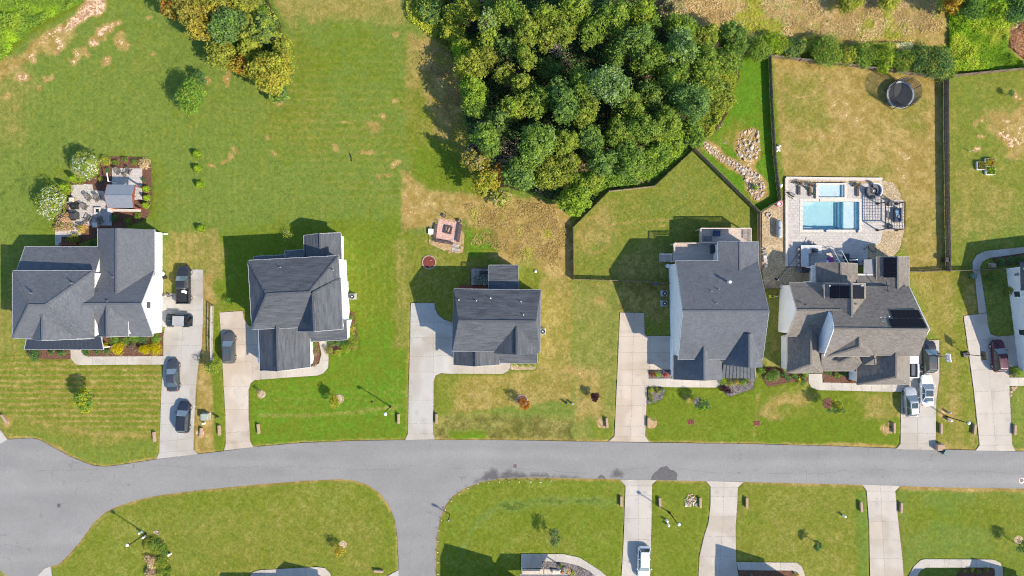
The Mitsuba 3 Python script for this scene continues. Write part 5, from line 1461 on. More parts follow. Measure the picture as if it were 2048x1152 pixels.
def vehicle(label, cat, px, py, heading, paint, kind, L=4.7, W=1.86, roof=None, extra=(), zmid=.9, name='parked_car', group='vehicles parked on the driveways'):
    """heading: degrees counter-clockwise from photo-up"""
    k = thing(name, label, cat, group)
    pos = P(px, py, zmid) * [1, 1, 0] + [0, 0, .055]
    a = math.radians(heading)
    put = lambda m: move(m, pos, a)
    hw, hl = W / 2, L / 2
    pm = 'paint_' + paint
    if kind == 'suv':
        body = [(-hl, hw * .60, .46, .80), (-hl + .06, hw * .80, .38, .92), (-hl + .18, hw * .93, .30, 1.0), (-hl + .45, hw * .985, .25, 1.02), (-.2, hw, .24, 1.00), (hl - 1.5, hw, .24, 1.00), (hl - .95, hw * .985, .25, .96), (hl - .45, hw * .93, .28, .87), (hl - .2, hw * .83, .33, .78), (hl - .06, hw * .66, .38, .68), (hl, hw * .48, .44, .60)]
        g = dict(y0=-hl + .14, y1=hl - 1.22, t0=-hl + .52, t1=hl - 2.05, wb=hw * .93, wt=hw * .72, zb=.96, zt=1.66)
    elif kind == 'sedan':
        body = [(-hl, hw * .56, .46, .78), (-hl + .07, hw * .78, .38, .88), (-hl + .22, hw * .92, .30, .95), (-hl + .5, hw * .985, .25, .97), (-.2, hw, .24, .94), (hl - 1.5, hw, .24, .93), (hl - .95, hw * .98, .25, .87), (hl - .45, hw * .91, .28, .78), (hl - .2, hw * .80, .33, .70), (hl - .06, hw * .62, .38, .61), (hl, hw * .44, .44, .54)]
        g = dict(y0=-hl + .62, y1=hl - 1.35, t0=-hl + 1.45, t1=hl - 2.2, wb=hw * .92, wt=hw * .68, zb=.90, zt=1.42)
    else:  # pickup
        body = [(-hl, hw * .92, .5, .74), (-hl + .08, hw * .97, .42, .78), (-hl + .5, hw, .36, .80), (-.62, hw, .34, .80), (-.55, hw, .34, 1.10), (hl - 1.55, hw, .34, 1.10), (hl - .9, hw * .98, .36, 1.07), (hl - .3, hw * .92, .40, .98), (hl - .08, hw * .84, .46, .86), (hl, hw * .72, .52, .74)]
        g = dict(y0=-.62, y1=hl - 1.45, t0=-.42, t1=hl - 2.2, wb=hw * .92, wt=hw * .74, zb=1.06, zt=1.84)
    obj('body', put(loft(interp(body, 26) if kind != 'pickup' else body)), pm, k, smooth=38)
    # greenhouse: painted pillars and roof, glass panes proud of them
    def ring(y0, y1, w, z, r, m=6):
        q = sg.box(-w + r, y0 + r, w - r, y1 - r).buffer(r, quad_segs=m)
        return [(x, y, z) for x, y in q.exterior.coords[:-1]]
    gh = hull(ring(g['y0'], g['y1'], g['wb'], g['zb'], .18) + ring(g['t0'] + .03, g['t1'] - .03, g['wt'] - .02, g['zt'] - .02, .14) + ring(g['t0'] + .14, g['t1'] - .16, g['wt'] - .13, g['zt'] + .035, .1))
    obj('cabin', put(gh), pm, k, smooth=30)
    if roof:
        obj('roof_panel', put(slab(sg.box(-g['wt'] + .14, g['t0'] + .14, g['wt'] - .14, g['t1'] - .14).buffer(.06), g['zt'] + .03, g['zt'] + .043)), roof, k)

    def pane(name, q, e=.012, mat='car_glass', s=(.90, .84)):
        q = np.array(q, float)
        nn = np.cross(q[1] - q[0], q[3] - q[0])
        nn /= np.linalg.norm(nn)
        if nn @ (q.mean(0) - np.array([0, (g['y0'] + g['y1']) / 2, .9])) < 0:
            nn = -nn
        c = q.mean(0)
        u = (q[1] + q[2] - q[0] - q[3]) / 2
        w = (q[3] + q[2] - q[0] - q[1]) / 2
        uu, ww = u / np.linalg.norm(u), w / np.linalg.norm(w)
        t = np.array([c + ((p - c) @ uu) * uu * s[0] + ((p - c) - ((p - c) @ uu) * uu) * s[1] for p in q])
        obj(name, put((np.vstack([t - nn * .06, t + nn * e]), BOXF)), mat, k)
    zb, zt, wb, wt = g['zb'] + .02, g['zt'], g['wb'], g['wt']
    pane('windscreen', [(-wb + .03, g['y1'] - .02, zb), (wb - .03, g['y1'] - .02, zb), (wt, g['t1'], zt - .01), (-wt, g['t1'], zt - .01)], .02, 'screen_glass', (.93, .90))
    pane('rear_window', [(-wb + .03, g['y0'] + .02, zb), (wb - .03, g['y0'] + .02, zb), (wt, g['t0'], zt - .01), (-wt, g['t0'], zt - .01)], .02, s=(.88, .80))
    ym, yt = (g['y0'] + g['y1']) / 2, (g['t0'] + g['t1']) / 2
    for sx in (-1, 1):
        for (b0, b1, c0, c1) in ((ym - .02, g['y1'] - .12, yt - .02, g['t1'] - .02), (g['y0'] + .14, ym - .08, g['t0'] + .05, yt - .08)):
            pane('side_window', [(sx * wb, b0, zb), (sx * wb, b1, zb), (sx * wt, c1, zt - .03), (sx * wt, c0, zt - .03)], .012, s=(.95, .82))
        m = box((sx * (hw + .09), g['y1'] - .38, zb - .02), (.20, .11, .14))
        obj('mirror', put(m), pm if kind != 'pickup' else 'black_plastic', k)
        obj('headlight', put(hull(np.array(rounded((sx * hw * .66, hl - .36, body[-3][3] - .17), (.20, .36, .13), sx * .45, .05)[0]))), 'clear_lens', k)
        obj('taillight', put(rounded((sx * hw * .76, -hl + .16, .74 if kind != 'pickup' else .62), (.22, .14, .20), sx * .35, .04)), 'red_lens', k)
        for yy in (hl - .92, -hl + .88):
            r = .35 if kind == 'sedan' else .38
            c = np.array([sx * (hw - .14), yy, r - .055])
            w = obj('wheel', put(lathe_x(c, r, .26)), 'rubber', k, smooth=40)
            obj('rim', put(lathe_x(c + [sx * .012, 0, 0], r * .66, .25)), 'chrome', w, smooth=40)
        if kind == 'suv':
            obj('roof_rail', put(bar((sx * (wt - .06), g['t0'] + .1, zt + .06), (sx * (wt - .06), g['t1'] - .2, zt + .06), .04, .05)), 'black_plastic' if paint != 'white' else 'grey_metal', k)
    obj('bumper', put(box((0, hl - .06, .33), (W * .62, .12, .14))), 'black_plastic', k)
    obj('bumper', put(box((0, -hl + .06, .36), (W * .70, .12, .14))), 'black_plastic', k)
    if 'sunroof' in extra:
        obj('sunroof', put(slab(sg.box(-wt + .26, g['t1'] - 1.02, wt - .26, g['t1'] - .30).buffer(.05), zt + .02, zt + .05)), 'car_glass', k)
    if kind == 'pickup':
        for sx in (-1, 1):
            obj('bed_side', put(cbox((sx * (hw - .07), (-hl + -.6) / 2, .76), (.13, hl - .62, .40))), pm, k)
        obj('tailgate', put(cbox((0, -hl + .06, .72), (W - .16, .10, .42))), pm, k)
        obj('bed_liner', put(slab(sg.box(-hw + .14, -hl + .12, hw - .14, -.66), .812, .826)), 'black_plastic', k)
    return k, put


def lathe_x(c, r, w, n=20):
    v, f = lathe((0, 0, 0), [(r * .86, -w / 2), (r, -w / 2 + .03), (r, w / 2 - .03), (r * .86, w / 2)], n)
    return np.column_stack([v[:, 2], v[:, 0], v[:, 1]]) + c, f


k, put = vehicle('black pickup truck with white items in its bed', 'pickup truck', 367, 570, 0, 'black', 'pickup', 5.7, 2.02, name='pickup_truck', zmid=.8)
for i, (x, y, sx, sy, sz) in enumerate([(.05, -.95, .55, .40, .22), (.42, -1.08, .42, .36, .16)]):
    kk = thing('white_sack', ['larger white sack lying in the pickup bed', 'smaller white sack lying in the pickup bed'][i], 'sack', 'white sacks in the pickup')
    m = rounded((x, y, .83), (sx, sy, sz), .3 + i, .09)
    scene[kk] = mikit.ply(put(m), 'white_plastic', smooth=40)
vehicle('dark grey sedan parked below the open topped four wheel drive', 'car', 344.5, 751, 1.5, 'grey', 'sedan', 4.85, 1.86)
vehicle('dark navy sport utility car nearest the street on the left driveway', 'car', 366, 835, -3, 'navy', 'suv', 4.75, 1.92)
vehicle('grey sport utility car with sunroof on the pinkish driveway', 'car', 457, 696, 0, 'bronze', 'suv', 4.7, 1.86, extra=('sunroof',))
vehicle('glossy black sport utility car beside the brown shingled house', 'car', 1860, 714, 1, 'black', 'suv', 4.85, 1.98, extra=('sunroof',))
vehicle('white sedan with black roof between black and silver cars', 'car', 1855, 781, 0, 'white', 'sedan', 4.75, 1.88, roof='car_glass')
vehicle('silver sport utility car with sunroof on the lower right driveway', 'car', 1823, 804, 4, 'silver', 'suv', 4.55, 1.84, extra=('sunroof',))
vehicle('maroon sport utility car on the rightmost driveway', 'car', 1999, 712, 5, 'maroon', 'suv', 4.85, 1.92)
vehicle('white sport utility car cut by the bottom edge of the photo', 'car', 1288.5, 1126, 179, 'white', 'suv', 4.9, 1.95)
# --- open four wheel drive with a silver roof panel
k = thing('off_road_vehicle', 'small dark four wheel drive with flat silver roof and rear spare wheel', 'off-road vehicle', 'vehicles parked on the driveways')
pos, a = P(357, 641, .9) * [1, 1, 0] + [0, 0, .055], math.radians(88)
put = lambda m: move(m, pos, a)
obj('body', put(join(rounded((0, -.35, .42), (1.62, 2.5, .62), 0, .06), rounded((0, -.3, .36), (1.6, 3.3, .2), 0, .05))), 'paint_teal', k, smooth=30)
obj('hood', put(rounded((0, 1.30, .62), (1.44, 1.12, .46), 0, .09)), 'paint_teal', k, smooth=30)
obj('windscreen', put(bar((0, .72, 1.03), (0, .52, 1.60), 1.36, .05, (1, 0, 0))), 'car_glass', k)
obj('roof_panel', put(cbox((0, -.32, 1.66), (1.46, 1.72, .07))), 'silver_roof', k)
plain('silver_roof', A(196, 196, 198), .5, .2)
for sx in (-1, 1):
    for yy, nm in ((1.28, 'front'), (-1.15, 'rear')):
        c = np.array([sx * .76, yy, .355])
        w = obj('wheel', put(lathe_x(c, .40, .28)), 'rubber', k, smooth=40)
        obj('rim', put(lathe_x(c + [sx * .012, 0, 0], .24, .27)), 'chrome', w, smooth=40)
        obj('fender', put(rounded((sx * .84, yy, .76), (.26, .95, .08), 0, .03)), 'black_plastic', k)
    obj('roll_bar', put(tube([(sx * .66, .55, 1.0), (sx * .64, .42, 1.66), (sx * .64, -1.15, 1.64), (sx * .68, -1.5, 1.0)], .035, 6)), 'black_metal', k)
    obj('headlight', put(lathe((sx * .5, 1.86, .8), [(.1, 0), (.1, .12)], 12)), 'clear_lens', k)
    obj('mirror', put(box((sx * .92, .62, 1.1), (.2, .1, .16))), 'black_plastic', k)
    obj('seat', put(join(rounded((sx * .36, -.25, .95), (.5, .5, .16)), rounded((sx * .36, -.52, 1.0), (.5, .16, .6)))), 'black_plastic', k)
obj('cargo_bed', put(cbox((0, -1.38, .98), (1.3, .52, .09))), 'black_plastic', k)
sp = lathe_x(np.array([0, 0, 0]), .39, .26)
sp = (np.column_stack([sp[0][:, 1], sp[0][:, 0] - 1.86, sp[0][:, 2] + .95]), sp[1])
obj('spare_wheel', put(sp), 'rubber', k, smooth=40)
obj('bumper', put(box((0, 1.92, .48), (1.5, .12, .16))), 'black_plastic', k)

# --- children's ride-on bikes and a tricycle between house wall and truck
plain('red_paint', A(190, 40, 44), .4)
plain('grey_cloth', A(120, 122, 126), .9)


def small_bike(label, px, py, ang, frame, seatm, s=1.0):
    k = thing('bicycle', label, 'bicycle', 'small bikes by the white wall')
    pos, a = P(px, py, .4) * [1, 1, 0] + [0, 0, .05], math.radians(ang)
    put = lambda m: move(m, pos, a, s)
    for y in (-.42, .42):
        n = 14
        ring = [(0, y + .24 * math.cos(t), .25 + .24 * math.sin(t)) for t in np.linspace(0, 2 * math.pi, n + 1)]
        w = obj('wheel', put(tube(ring, .028, 6, False)), 'rubber', k)
        obj('hub', put(join(tube([(-.06, y, .25), (.06, y, .25)], .03, 6), *[tube([(0, y, .25), (0, y + .23 * math.cos(t), .25 + .23 * math.sin(t))], .006, 3) for t in np.linspace(0, 6.28, 9)])), 'grey_metal', w)
    obj('frame', put(join(tube([(0, -.42, .25), (0, -.1, .55), (0, .3, .58), (0, .42, .25)], .025, 6), tube([(0, -.1, .55), (0, 0, .25), (0, .3, .55)], .022, 6), tube([(0, -.42, .25), (0, 0, .25)], .018, 6))), frame, k)
    obj('handlebar', put(join(tube([(-.26, .24, .86), (0, .32, .8), (.26, .24, .86)], .02, 6), tube([(0, .3, .56), (0, .32, .8)], .02, 6))), 'black_metal', k)
    obj('saddle', put(rounded((0, -.12, .62), (.16, .26, .07), 0, .03)), seatm, k)
    return k


small_bike('small red and white bike lying nearest the four wheel drive', 331, 592, 80, 'red_paint', 'white_plastic', .95)
small_bike('small grey bike beside the red and white one', 338, 589, 60, 'grey_metal', 'black_plastic', .9)
k = thing('push_toy', 'small white and black ride-on toy by the white wall', 'toy')
pos = P(327, 552, .3) * [1, 1, 0]
obj('seat', rounded(pos + [-.15, .35, .05], (.42, .62, .38), .1, .1), 'white_plastic', k, smooth=30)
obj('base', rounded(pos + [.1, -.2, .05], (.6, .5, .3), .3, .1), 'black_plastic', k, smooth=30)
for x, y in ((-.25, .6), (.1, .6), (-.15, -.3), (.4, -.3)):
    obj('wheel', lathe_x(pos + [x, y, .13], .12, .08, 12), 'rubber', k)

# ------------------------------------------------------------------ street furniture
plain('lamp_lens', (.58, .60, .62), .25)


def street_lamp(label, head, base):
    k = thing('street_lamp', label, 'street lamp', 'black street lamps along the road')
    hgt = 4.9
    b = P(*base)
    h = P(*head, hgt)
    arm = np.array([h[0], h[1], 0]) - [b[0], b[1], 0]
    obj('base', lathe(b, [(.17, 0), (.17, .22), (.10, .32), (.07, .9)], 12), 'black_metal', k, smooth=40)
    obj('pole', tube([b + [0, 0, .3], b + [0, 0, 2.6], b + [0, 0, hgt - .35]], [.085, .075, .06], 10), 'black_metal', k, smooth=40)
    obj('arm', tube([b + [0, 0, hgt - .4], b + arm * .15 + [0, 0, hgt - .1], b + arm * .55 + [0, 0, hgt + .08], b + arm * .9 + [0, 0, hgt + .1]], .04, 8), 'black_metal', k, smooth=40)
    obj('shade', lathe(h, [(.22, -.10), (.26, -.02), (.20, .10)], 18), 'black_metal', k, smooth=40)
    obj('lens', lathe(h, [(.255, .10), (.25, .13), (.17, .21), (.04, .24)], 18), 'lamp_lens', k, smooth=40)
    return k


street_lamp('black street lamp in the vivid green lawn near the mailbox wall', (771, 828), (781, 813))
street_lamp('black street lamp in the lower left lawn beside the turning head', (255, 1090), (292, 1067))
street_lamp('black street lamp between the two central southern driveways', (1357.5, 1048.5), (1339, 1025))
street_lamp('black street lamp on the grass between the two right driveways', (1937, 846), (1893, 833))
k = thing('sign_post', 'black post with an edge-on sign at the side street corner', 'sign post')
b = P(899.5, 1029)
obj('post', cbox(b, (.10, .10, 2.75)), 'black_metal', k)
obj('sign', slab(sg.Point(0, 0).buffer(.38, quad_segs=2), -.012, .012), 'grey_metal', k)
v_, f_ = slab(sg.Point(0, 0).buffer(.38, quad_segs=2), -.012, .012)
scene[k + '__sign'] = mikit.ply((np.column_stack([v_[:, 0], v_[:, 2] - .08, v_[:, 1] + 2.3]) + b, f_), 'grey_metal')
# culvert headwalls beside the driveways
HW = [(797, 838, 0, 'right edge of the vivid green lawn'), (516.5, 858, 6, 'right of the pinkish driveway'), (438, 861, 3, 'left of the pinkish driveway'), (873, 838, 0, 'right of the tall straight driveway'), (308, 874, 5, 'left of the leftmost long driveway'), (401.5, 866, -5, 'between brown strip and left driveway'), (8, 838, 35, 'at the far left edge'),
      (1214, 846, 4, 'left of the tan driveway'), (1297, 845, 0, 'right of the tan driveway'), (1789, 856, 0, 'left of the driveway with the silver car'), (1883, 858, 0, 'right of the driveway with the silver car'), (1950, 859, -6, 'left of the rightmost driveway'), (2030.5, 860, -3, 'right of the rightmost driveway'),
      (1242.5, 1003, 0, 'left of the southern driveway with the white car'), (1320, 1006, 2, 'right of the southern driveway with the white car'), (1401, 1006, 1, 'beside the pile of pale rocks'), (1494, 1006, 0, 'right of the curved southern driveway'), (1723, 1014, 3, 'left of the long southern driveway'), (1803, 1016, -2, 'right of the long southern driveway'), (757, 1143, 86, 'at the bottom edge by the side street')]
for x, y, an, w in HW:
    k = thing('culvert_headwall', f'low tan brick culvert headwall {w}', 'headwall', 'brick culvert headwalls beside the driveways')
    c, a = P(x, y, .4) * [1, 1, 0], math.radians(an)
    L = 1.45 if an != 86 else 1.3
    for i in range(3):
        for j in range(7):
            o = (j + .5 * (i % 2) - 3.25) * L / 7.5
            obj('brick', move(box((0, 0, 0), (.27, L / 7.5 - .012, .132)), c + rot(a) @ [0, o, 0] + [0, 0, -.02 + .145 * i], a), 'brick_tan', k)
    obj('wall', move(box((0, 0, -.1), (.22, L * .98, .52)), c, a), 'joint_dirt', k)
    obj('cap', move(cbox((0, 0, .42), (.36, L + .08, .07)), c, a), 'brick_tan', k)
# utility boxes
plain('utility_green', A(176, 186, 172), .6)


def utility(name, label, cat, px, py, size, mat, h):
    k = thing(name, label, cat)
    c = P(px, py, h * .8) * [1, 1, 0]
    obj('pad', cbox(c - [0, 0, .02], (size[0] + .2, size[1] + .2, .12)), 'concrete_mat', k, uv=None)
    obj('cabinet', rounded(c + [0, 0, .1], (size[0], size[1], h - .22), .05, .05), mat, k, smooth=30)
    obj('lid', rounded(c + [0, 0, h - .12], (size[0] + .05, size[1] + .05, .12), .05, .05), mat, k, smooth=30)
    return k


utility('transformer_box', 'pale green transformer box by the brown strip', 'transformer box', 409, 834, (1.05, .95), 'utility_green', .95)
utility('transformer_box', 'tan box beside the teal bin at the road edge', 'utility box', 1881.5, 895, (1.1, .85), 'brick_tan', .9)


def pedestal(label, px, py, mat='white_plastic', r=.15, h=.75):
    k = thing('utility_pedestal', label, 'utility pedestal', 'small utility pedestals in the lawns')
    c = P(px, py, h) * [1, 1, 0]
    obj('body', lathe(c, [(r * 1.15, 0), (r * 1.15, .08), (r, .12), (r, h - .1)], 14), mat, k, smooth=40)
    obj('cap', lathe(c + [0, 0, h - .1], [(r * 1.12, 0), (r * 1.12, .1), (r * .7, .16), (.02, .18)], 14), mat, k, smooth=40)


for l_, x, y, m_ in [('upper white pedestal of the pair below the central street lamp', 1335, 1043, 'white_plastic'), ('lower white pedestal of the pair below the central street lamp', 1338, 1052, 'white_plastic'), ('left white pedestal under the lower left street lamp', 278, 1067, 'white_plastic'), ('right white pedestal under the lower left street lamp', 285.5, 1076, 'white_plastic'),
                     ('white pedestal just below the transformer box', 405.5, 848, 'white_plastic'), ('upper grey pedestal under the right street lamp', 1901, 826, 'utility_green'), ('white pedestal under the right street lamp', 1903, 842, 'white_plastic'), ('left dark pedestal of the pair in the straw coloured lawn', 1133, 807, 'black_plastic'), ('right pale pedestal of the pair in the straw coloured lawn', 1145, 808, 'utility_green'),
                     ('lone small pedestal in the lawn left of the long southern driveway', 1691, 1034, 'white_plastic'), ('small black and white pedestal beside the flower bed lower left', 336.5, 1111, 'white_plastic'), ('small dark pedestal between the fence strip and pinkish driveway', 431, 835, 'black_plastic')]:
    pedestal(l_, x, y, m_)
# wheeled bins
plain('bin_teal', A(78, 112, 116), .5)
plain('bin_green', A(96, 128, 122), .5)


def bin_(label, px, py, a, mat):
    k = thing('wheeled_bin', label, 'bin')
    c = P(px, py, .9) * [1, 1, 0] + [0, 0, .05]
    obj('body', box(c + [0, 0, .06], (.48, .52, .92), a, 1.22), mat, k)
    obj('lid', rounded(c + [0, 0, .98], (.64, .70, .10), a, .05), mat, k, smooth=30)
    for s in (-1, 1):
        w = lathe_x(np.zeros(3), .12, .07, 12)
        obj('wheel', move(w, c + rot(a) @ [s * .25, -.26, .12], a), 'rubber', k)
    obj('handle', move(bar((-.26, -.36, .98), (.26, -.36, .98), .04, .04), c, a), 'black_plastic', k)


bin_('teal wheeled bin lying close to the tan box at the road edge', 1891, 905, -.6, 'bin_teal')
bin_('green wheeled bin beside the side walk at the fence', 1948.5, 552, .1, 'bin_green')
bin_('black bin against the dark board fence', 1893, 519, 0, 'black_plastic')
# manhole covers and drain grates
plain('iron', A(128, 112, 112), .7, .3)
for l_, x, y, r in [('round manhole cover in the turning head', 118, 1011, .30), ('round manhole cover in the middle of the street', 1030, 932, .34), ('round manhole cover at the right edge of the street', 2043, 961, .34)]:
    k = thing('manhole_cover', l_, 'manhole cover', 'manhole covers in the street')
    c = P(x, y)
    obj('ring', lathe(c, [(r * 1.18, .0), (r * 1.18, .037), (r * 1.05, .039)], 24), 'grey_metal', k)
    obj('lid', lathe(c, [(r, 0), (r, .042), (r * .9, .045)], 24), 'iron', k)
for l_, x, y in [('red brick grid set in the lawn left of its twin', 1382, 844), ('red brick grid set in the lawn right of its twin', 1514, 846.5)]:
    k = thing('brick_grid', l_, 'brick grid', 'red brick grids in the lawn')
    c = P(x, y)
    obj('bed', box(c - [0, 0, .1], (.98, .72, .12)), 'joint_dirt', k)
    for i in range(4):
        for j in range(3):
            obj('brick', cbox(c + [(i - 1.5) * .24, (j - 1) * .23, 0], (.215, .205, .07)), 'brick_red', k)
# solar path lights along the curved verge
SL = [(956, 968), (978, 965), (999, 964), (1018.5, 964), (1039, 964), (1061.5, 964), (1081.5, 964.5), (1102, 962), (936.5, 977), (919, 989), (903, 1002.5), (891, 1020), (883, 1040), (878, 1060.5), (876.5, 1082.5), (875.5, 1104.5), (876, 1125), (876, 1148)]
for i, (x, y) in enumerate(SL):
    o_ = ['eighth from the right end', 'seventh from the right end', 'sixth from the right end', 'fifth from the right end', 'fourth from the right end', 'third from the right end', 'second from the right end', 'at the right end', 'ninth from the right end', 'tenth from the right end', 'ninth from the bottom', 'eighth from the bottom', 'seventh from the bottom', 'sixth from the bottom', 'fifth from the bottom', 'fourth from the bottom', 'third from the bottom', 'lowest'][i]
    k = thing('path_light', f'small solar path light along the curved verge, {o_}', 'path light', 'solar path lights along the curved verge')
    c = P(x, y, .45) * [1, 1, 0]
    obj('stake', tube([c, c + [0, 0, .42]], .03, 6), 'black_plastic', k)
    obj('lamp', lathe(c + [0, 0, .38], [(.05, 0), (.09, .03), (.09, .12)], 10), 'black_plastic', k)
    obj('cap', lathe(c + [0, 0, .5], [(.08, 0), (.08, .02), (.05, .05)], 10), 'white_plastic', k)
# basketball hoops
plain('orange_rim', A(226, 120, 60), .5)


def hoop(label, base, board, out, boardcol):
    k = thing('basketball_hoop', label, 'basketball hoop')
    b = P(*base) + [0, 0, .05]
    t = P(*board, 3.2)
    d = (t - b) * [1, 1, 0]
    d /= np.linalg.norm(d)
    a = math.atan2(d[1], d[0])
    obj('base', rounded(b, (1.1, .75, .26), a, .12), 'black_plastic', k, smooth=30)
    obj('pole', tube([b + [0, 0, .1], mid(b, t, .25) + [0, 0, 1.3], mid(b * [1, 1, 0], t * [1, 1, 0], .75) + [0, 0, 3.0], t - d * .1 + [0, 0, 0]], .055, 8), 'black_metal', k, smooth=40)
    q = obj('backboard', move(box((0, 0, -.52), (.05, 1.15, 1.0)), t, a), boardcol, k)
    obj('backboard_frame', join(*[move(m, t, a) for m in (box((0, 0, .47), (.08, 1.22, .06)), box((0, 0, -.56), (.08, 1.22, .06)), box((0, .6, -.52), (.08, .06, 1.0)), box((0, -.6, -.52), (.08, .06, 1.0)))]), 'white_trim' if boardcol == 'white_plastic' else 'black_metal', q)
    obj('target_square', join(*[move(m, t, a) for m in (box((.03, 0, -.05), (.012, .6, .05)), box((.03, 0, -.45), (.012, .6, .05)), box((.03, .28, -.45), (.012, .05, .4)), box((.03, -.28, -.45), (.012, .05, .4)))]), 'black_metal' if boardcol == 'white_plastic' else 'white_plastic', q)
    c = t + d * .30 + [0, 0, -.35]
    ring = [c + [.23 * math.cos(s), .23 * math.sin(s), 0] for s in np.linspace(0, 2 * math.pi, 19)]
    obj('rim', tube(ring, .02, 6, False), 'orange_rim', k)
    net = []
    for s in np.linspace(0, 2 * math.pi, 13)[:-1]:
        net += [tube([c + [.22 * math.cos(s), .22 * math.sin(s), 0], c + [.13 * math.cos(s + q_), .13 * math.sin(s + q_), -.42]], .008, 3) for q_ in (.4, -.4)]
    obj('net', join(net), 'white_plastic', k)


hoop('white backboard basketball hoop beside the black car', (1872, 711), (1897, 715.5), 1, 'white_plastic')
hoop('dark framed basketball hoop on the grass left of the maroon car', (1930.5, 708.5), (1968, 711.5), 1, 'window_glass')
# air conditioners
def air_con(label, px, py, n=1, pad=True):
    k = thing('air_conditioner', label, 'air conditioner', 'outdoor air conditioner units')
    c = P(px, py, .8) * [1, 1, 0]
    obj('pad', cbox(c, (1.05, 1.05, .1)), 'concrete_mat', k, uv=None)
    obj('casing', rounded(c + [0, 0, .1], (.82, .82, .72), 0, .06), 'utility_green', k, smooth=30)
    obj('fan_ring', lathe(c + [0, 0, .82], [(.36, 0), (.36, .025), (.32, .03)], 20), 'black_metal', k)
    obj('grille', join([tube([c + [.34 * math.cos(t), .34 * math.sin(t), .862], c + [-.34 * math.cos(t), -.34 * math.sin(t), .862]], .008, 4) for t in np.linspace(0, math.pi, 9)[:-1]]), 'grey_metal', k)
    obj('fan_hub', lathe(c + [0, 0, .84], [(.1, 0), (.1, .04)], 12), 'white_plastic', k)


air_con('air conditioner beside the white wall of the hip roofed house', 704, 593)
air_con('air conditioner against the right wall of the ridge roofed house', 1085.5, 663)
air_con('upper of two air conditioners left of the blue grey house', 1329.5, 587)
air_con('lower of two air conditioners left of the blue grey house', 1329.5, 607)
k = thing('rain_barrel', 'white round barrel at the corner of the deck stairs', 'barrel')
obj('body', lathe(P(1337, 531.5, .9) * [1, 1, 0], [(.28, 0), (.32, .4), (.28, .85)], 18), 'white_plastic', k, smooth=40)
obj('lid', lathe(P(1337, 531.5, .9) * [1, 1, 0], [(.30, .86), (.30, .91), (.1, .95)], 18), 'white_plastic', k, smooth=40)
k = thing('garden_bench', 'grey weathered bench against the low fence', 'bench')
c = P(1311, 568, .3) * [1, 1, 0]
obj('seat', rounded(c + [0, 0, .32], (.95, .42, .1), 0, .05), 'grey_cloth', k, smooth=30)
for x in (-.4, .4):
    for y in (-.14, .14):
        obj('leg', box(c + [x, y, 0], (.07, .07, .33)), 'grey_cloth', k)
k = thing('toy_car', 'yellow toy ride-on in the shade between two houses', 'toy')
c = P(1544, 592.5, .4) * [1, 1, 0]
plain('yellow_plastic', A(232, 226, 40), .4)
obj('body', rounded(c + [0, 0, .15], (.85, .45, .35), 0, .12), 'yellow_plastic', k, smooth=30)
obj('seat', rounded(c + [.05, 0, .45], (.3, .3, .12), 0, .05), 'black_plastic', k)
obj('handle', bar(c + [.4, 0, .35], c + [.85, 0, .5], .1, .08), 'white_plastic', k)
for x in (-.28, .28):
    for y in (-.2, .2):
        obj('wheel', move(lathe_x(np.zeros(3), .13, .08, 12), c + [x, y, .13], math.pi / 2), 'rubber', k)

# ------------------------------------------------------------------ trampoline
k = thing('trampoline', 'round trampoline with tall safety net in the dry yard', 'trampoline')
c = P(1801, 189, .9) * [1, 1, 0]
R, ZT, ZN = 2.08, .9, 2.75
obj('mat', lathe(c, [(R - .26, ZT - .03), (R - .26, ZT)], 40), 'black_mat', k)
plain('black_mat', A(70, 72, 78), .9)
plain('pad_grey', A(198, 206, 216), .6)
pts = [(R - .30, ZT + .005), (R - .28, ZT + .04), (R, ZT + .04), (R + .02, ZT - .04), (R, ZT - .06), (R - .28, ZT - .06), (R - .30, ZT + .005)]
v, f = [], []
for r, z in pts:
    for j in range(48):
        w = 2 * math.pi * j / 48
        v.append([c[0] + r * math.cos(w), c[1] + r * math.sin(w), z])
for i in range(len(pts) - 1):
    for j in range(48):
        q = (j + 1) % 48
        f += [[i * 48 + j, i * 48 + q, i * 48 + 48 + q], [i * 48 + j, i * 48 + 48 + q, i * 48 + 48 + j]]
obj('pad', (np.array(v), np.array(f)), 'pad_grey', k)
for i in range(8):
    w = 2 * math.pi * (i + .5) / 8
    e = np.array([math.cos(w), math.sin(w), 0])
    obj('pole', tube([c + e * (R + .1), c + e * (R + .1) + [0, 0, ZN]], .045, 8), 'black_metal', k)
    if i % 2 == 0:
        w2 = 2 * math.pi * (i + 1.5) / 8
        e2 = np.array([math.cos(w2), math.sin(w2), 0])
        obj('leg', tube([c + e * R + [0, 0, ZT - .1], c + e * R + [0, 0, .03], c + e2 * R + [0, 0, .03], c + e2 * R + [0, 0, ZT - .1]], .03, 6), 'grey_metal', k)
ring = [c + [(R + .06) * math.cos(s), (R + .06) * math.sin(s), ZN] for s in np.linspace(0, 2 * math.pi, 49)]
obj('top_ring', tube(ring, .03, 6, False), 'black_metal', k)
net = []
for s in np.linspace(0, 2 * math.pi, 121)[:-1]:
    e = np.array([math.cos(s), math.sin(s), 0]) * (R - .05)
    net.append(bar(c + e + [0, 0, ZT], c + e + [0, 0, ZN], .022, .022))
for z in np.linspace(ZT, ZN, 17):
    for s in np.linspace(0, 2 * math.pi, 33)[:-1]:
        e, e2 = [np.array([math.cos(q), math.sin(q), 0]) * (R - .05) for q in (s, s + 2 * math.pi / 32)]
        net.append(bar(c + e + [0, 0, z], c + e2 + [0, 0, z], .018, .018))
tag(obj('net', join(net), 'black_mat', k), kind='stuff')

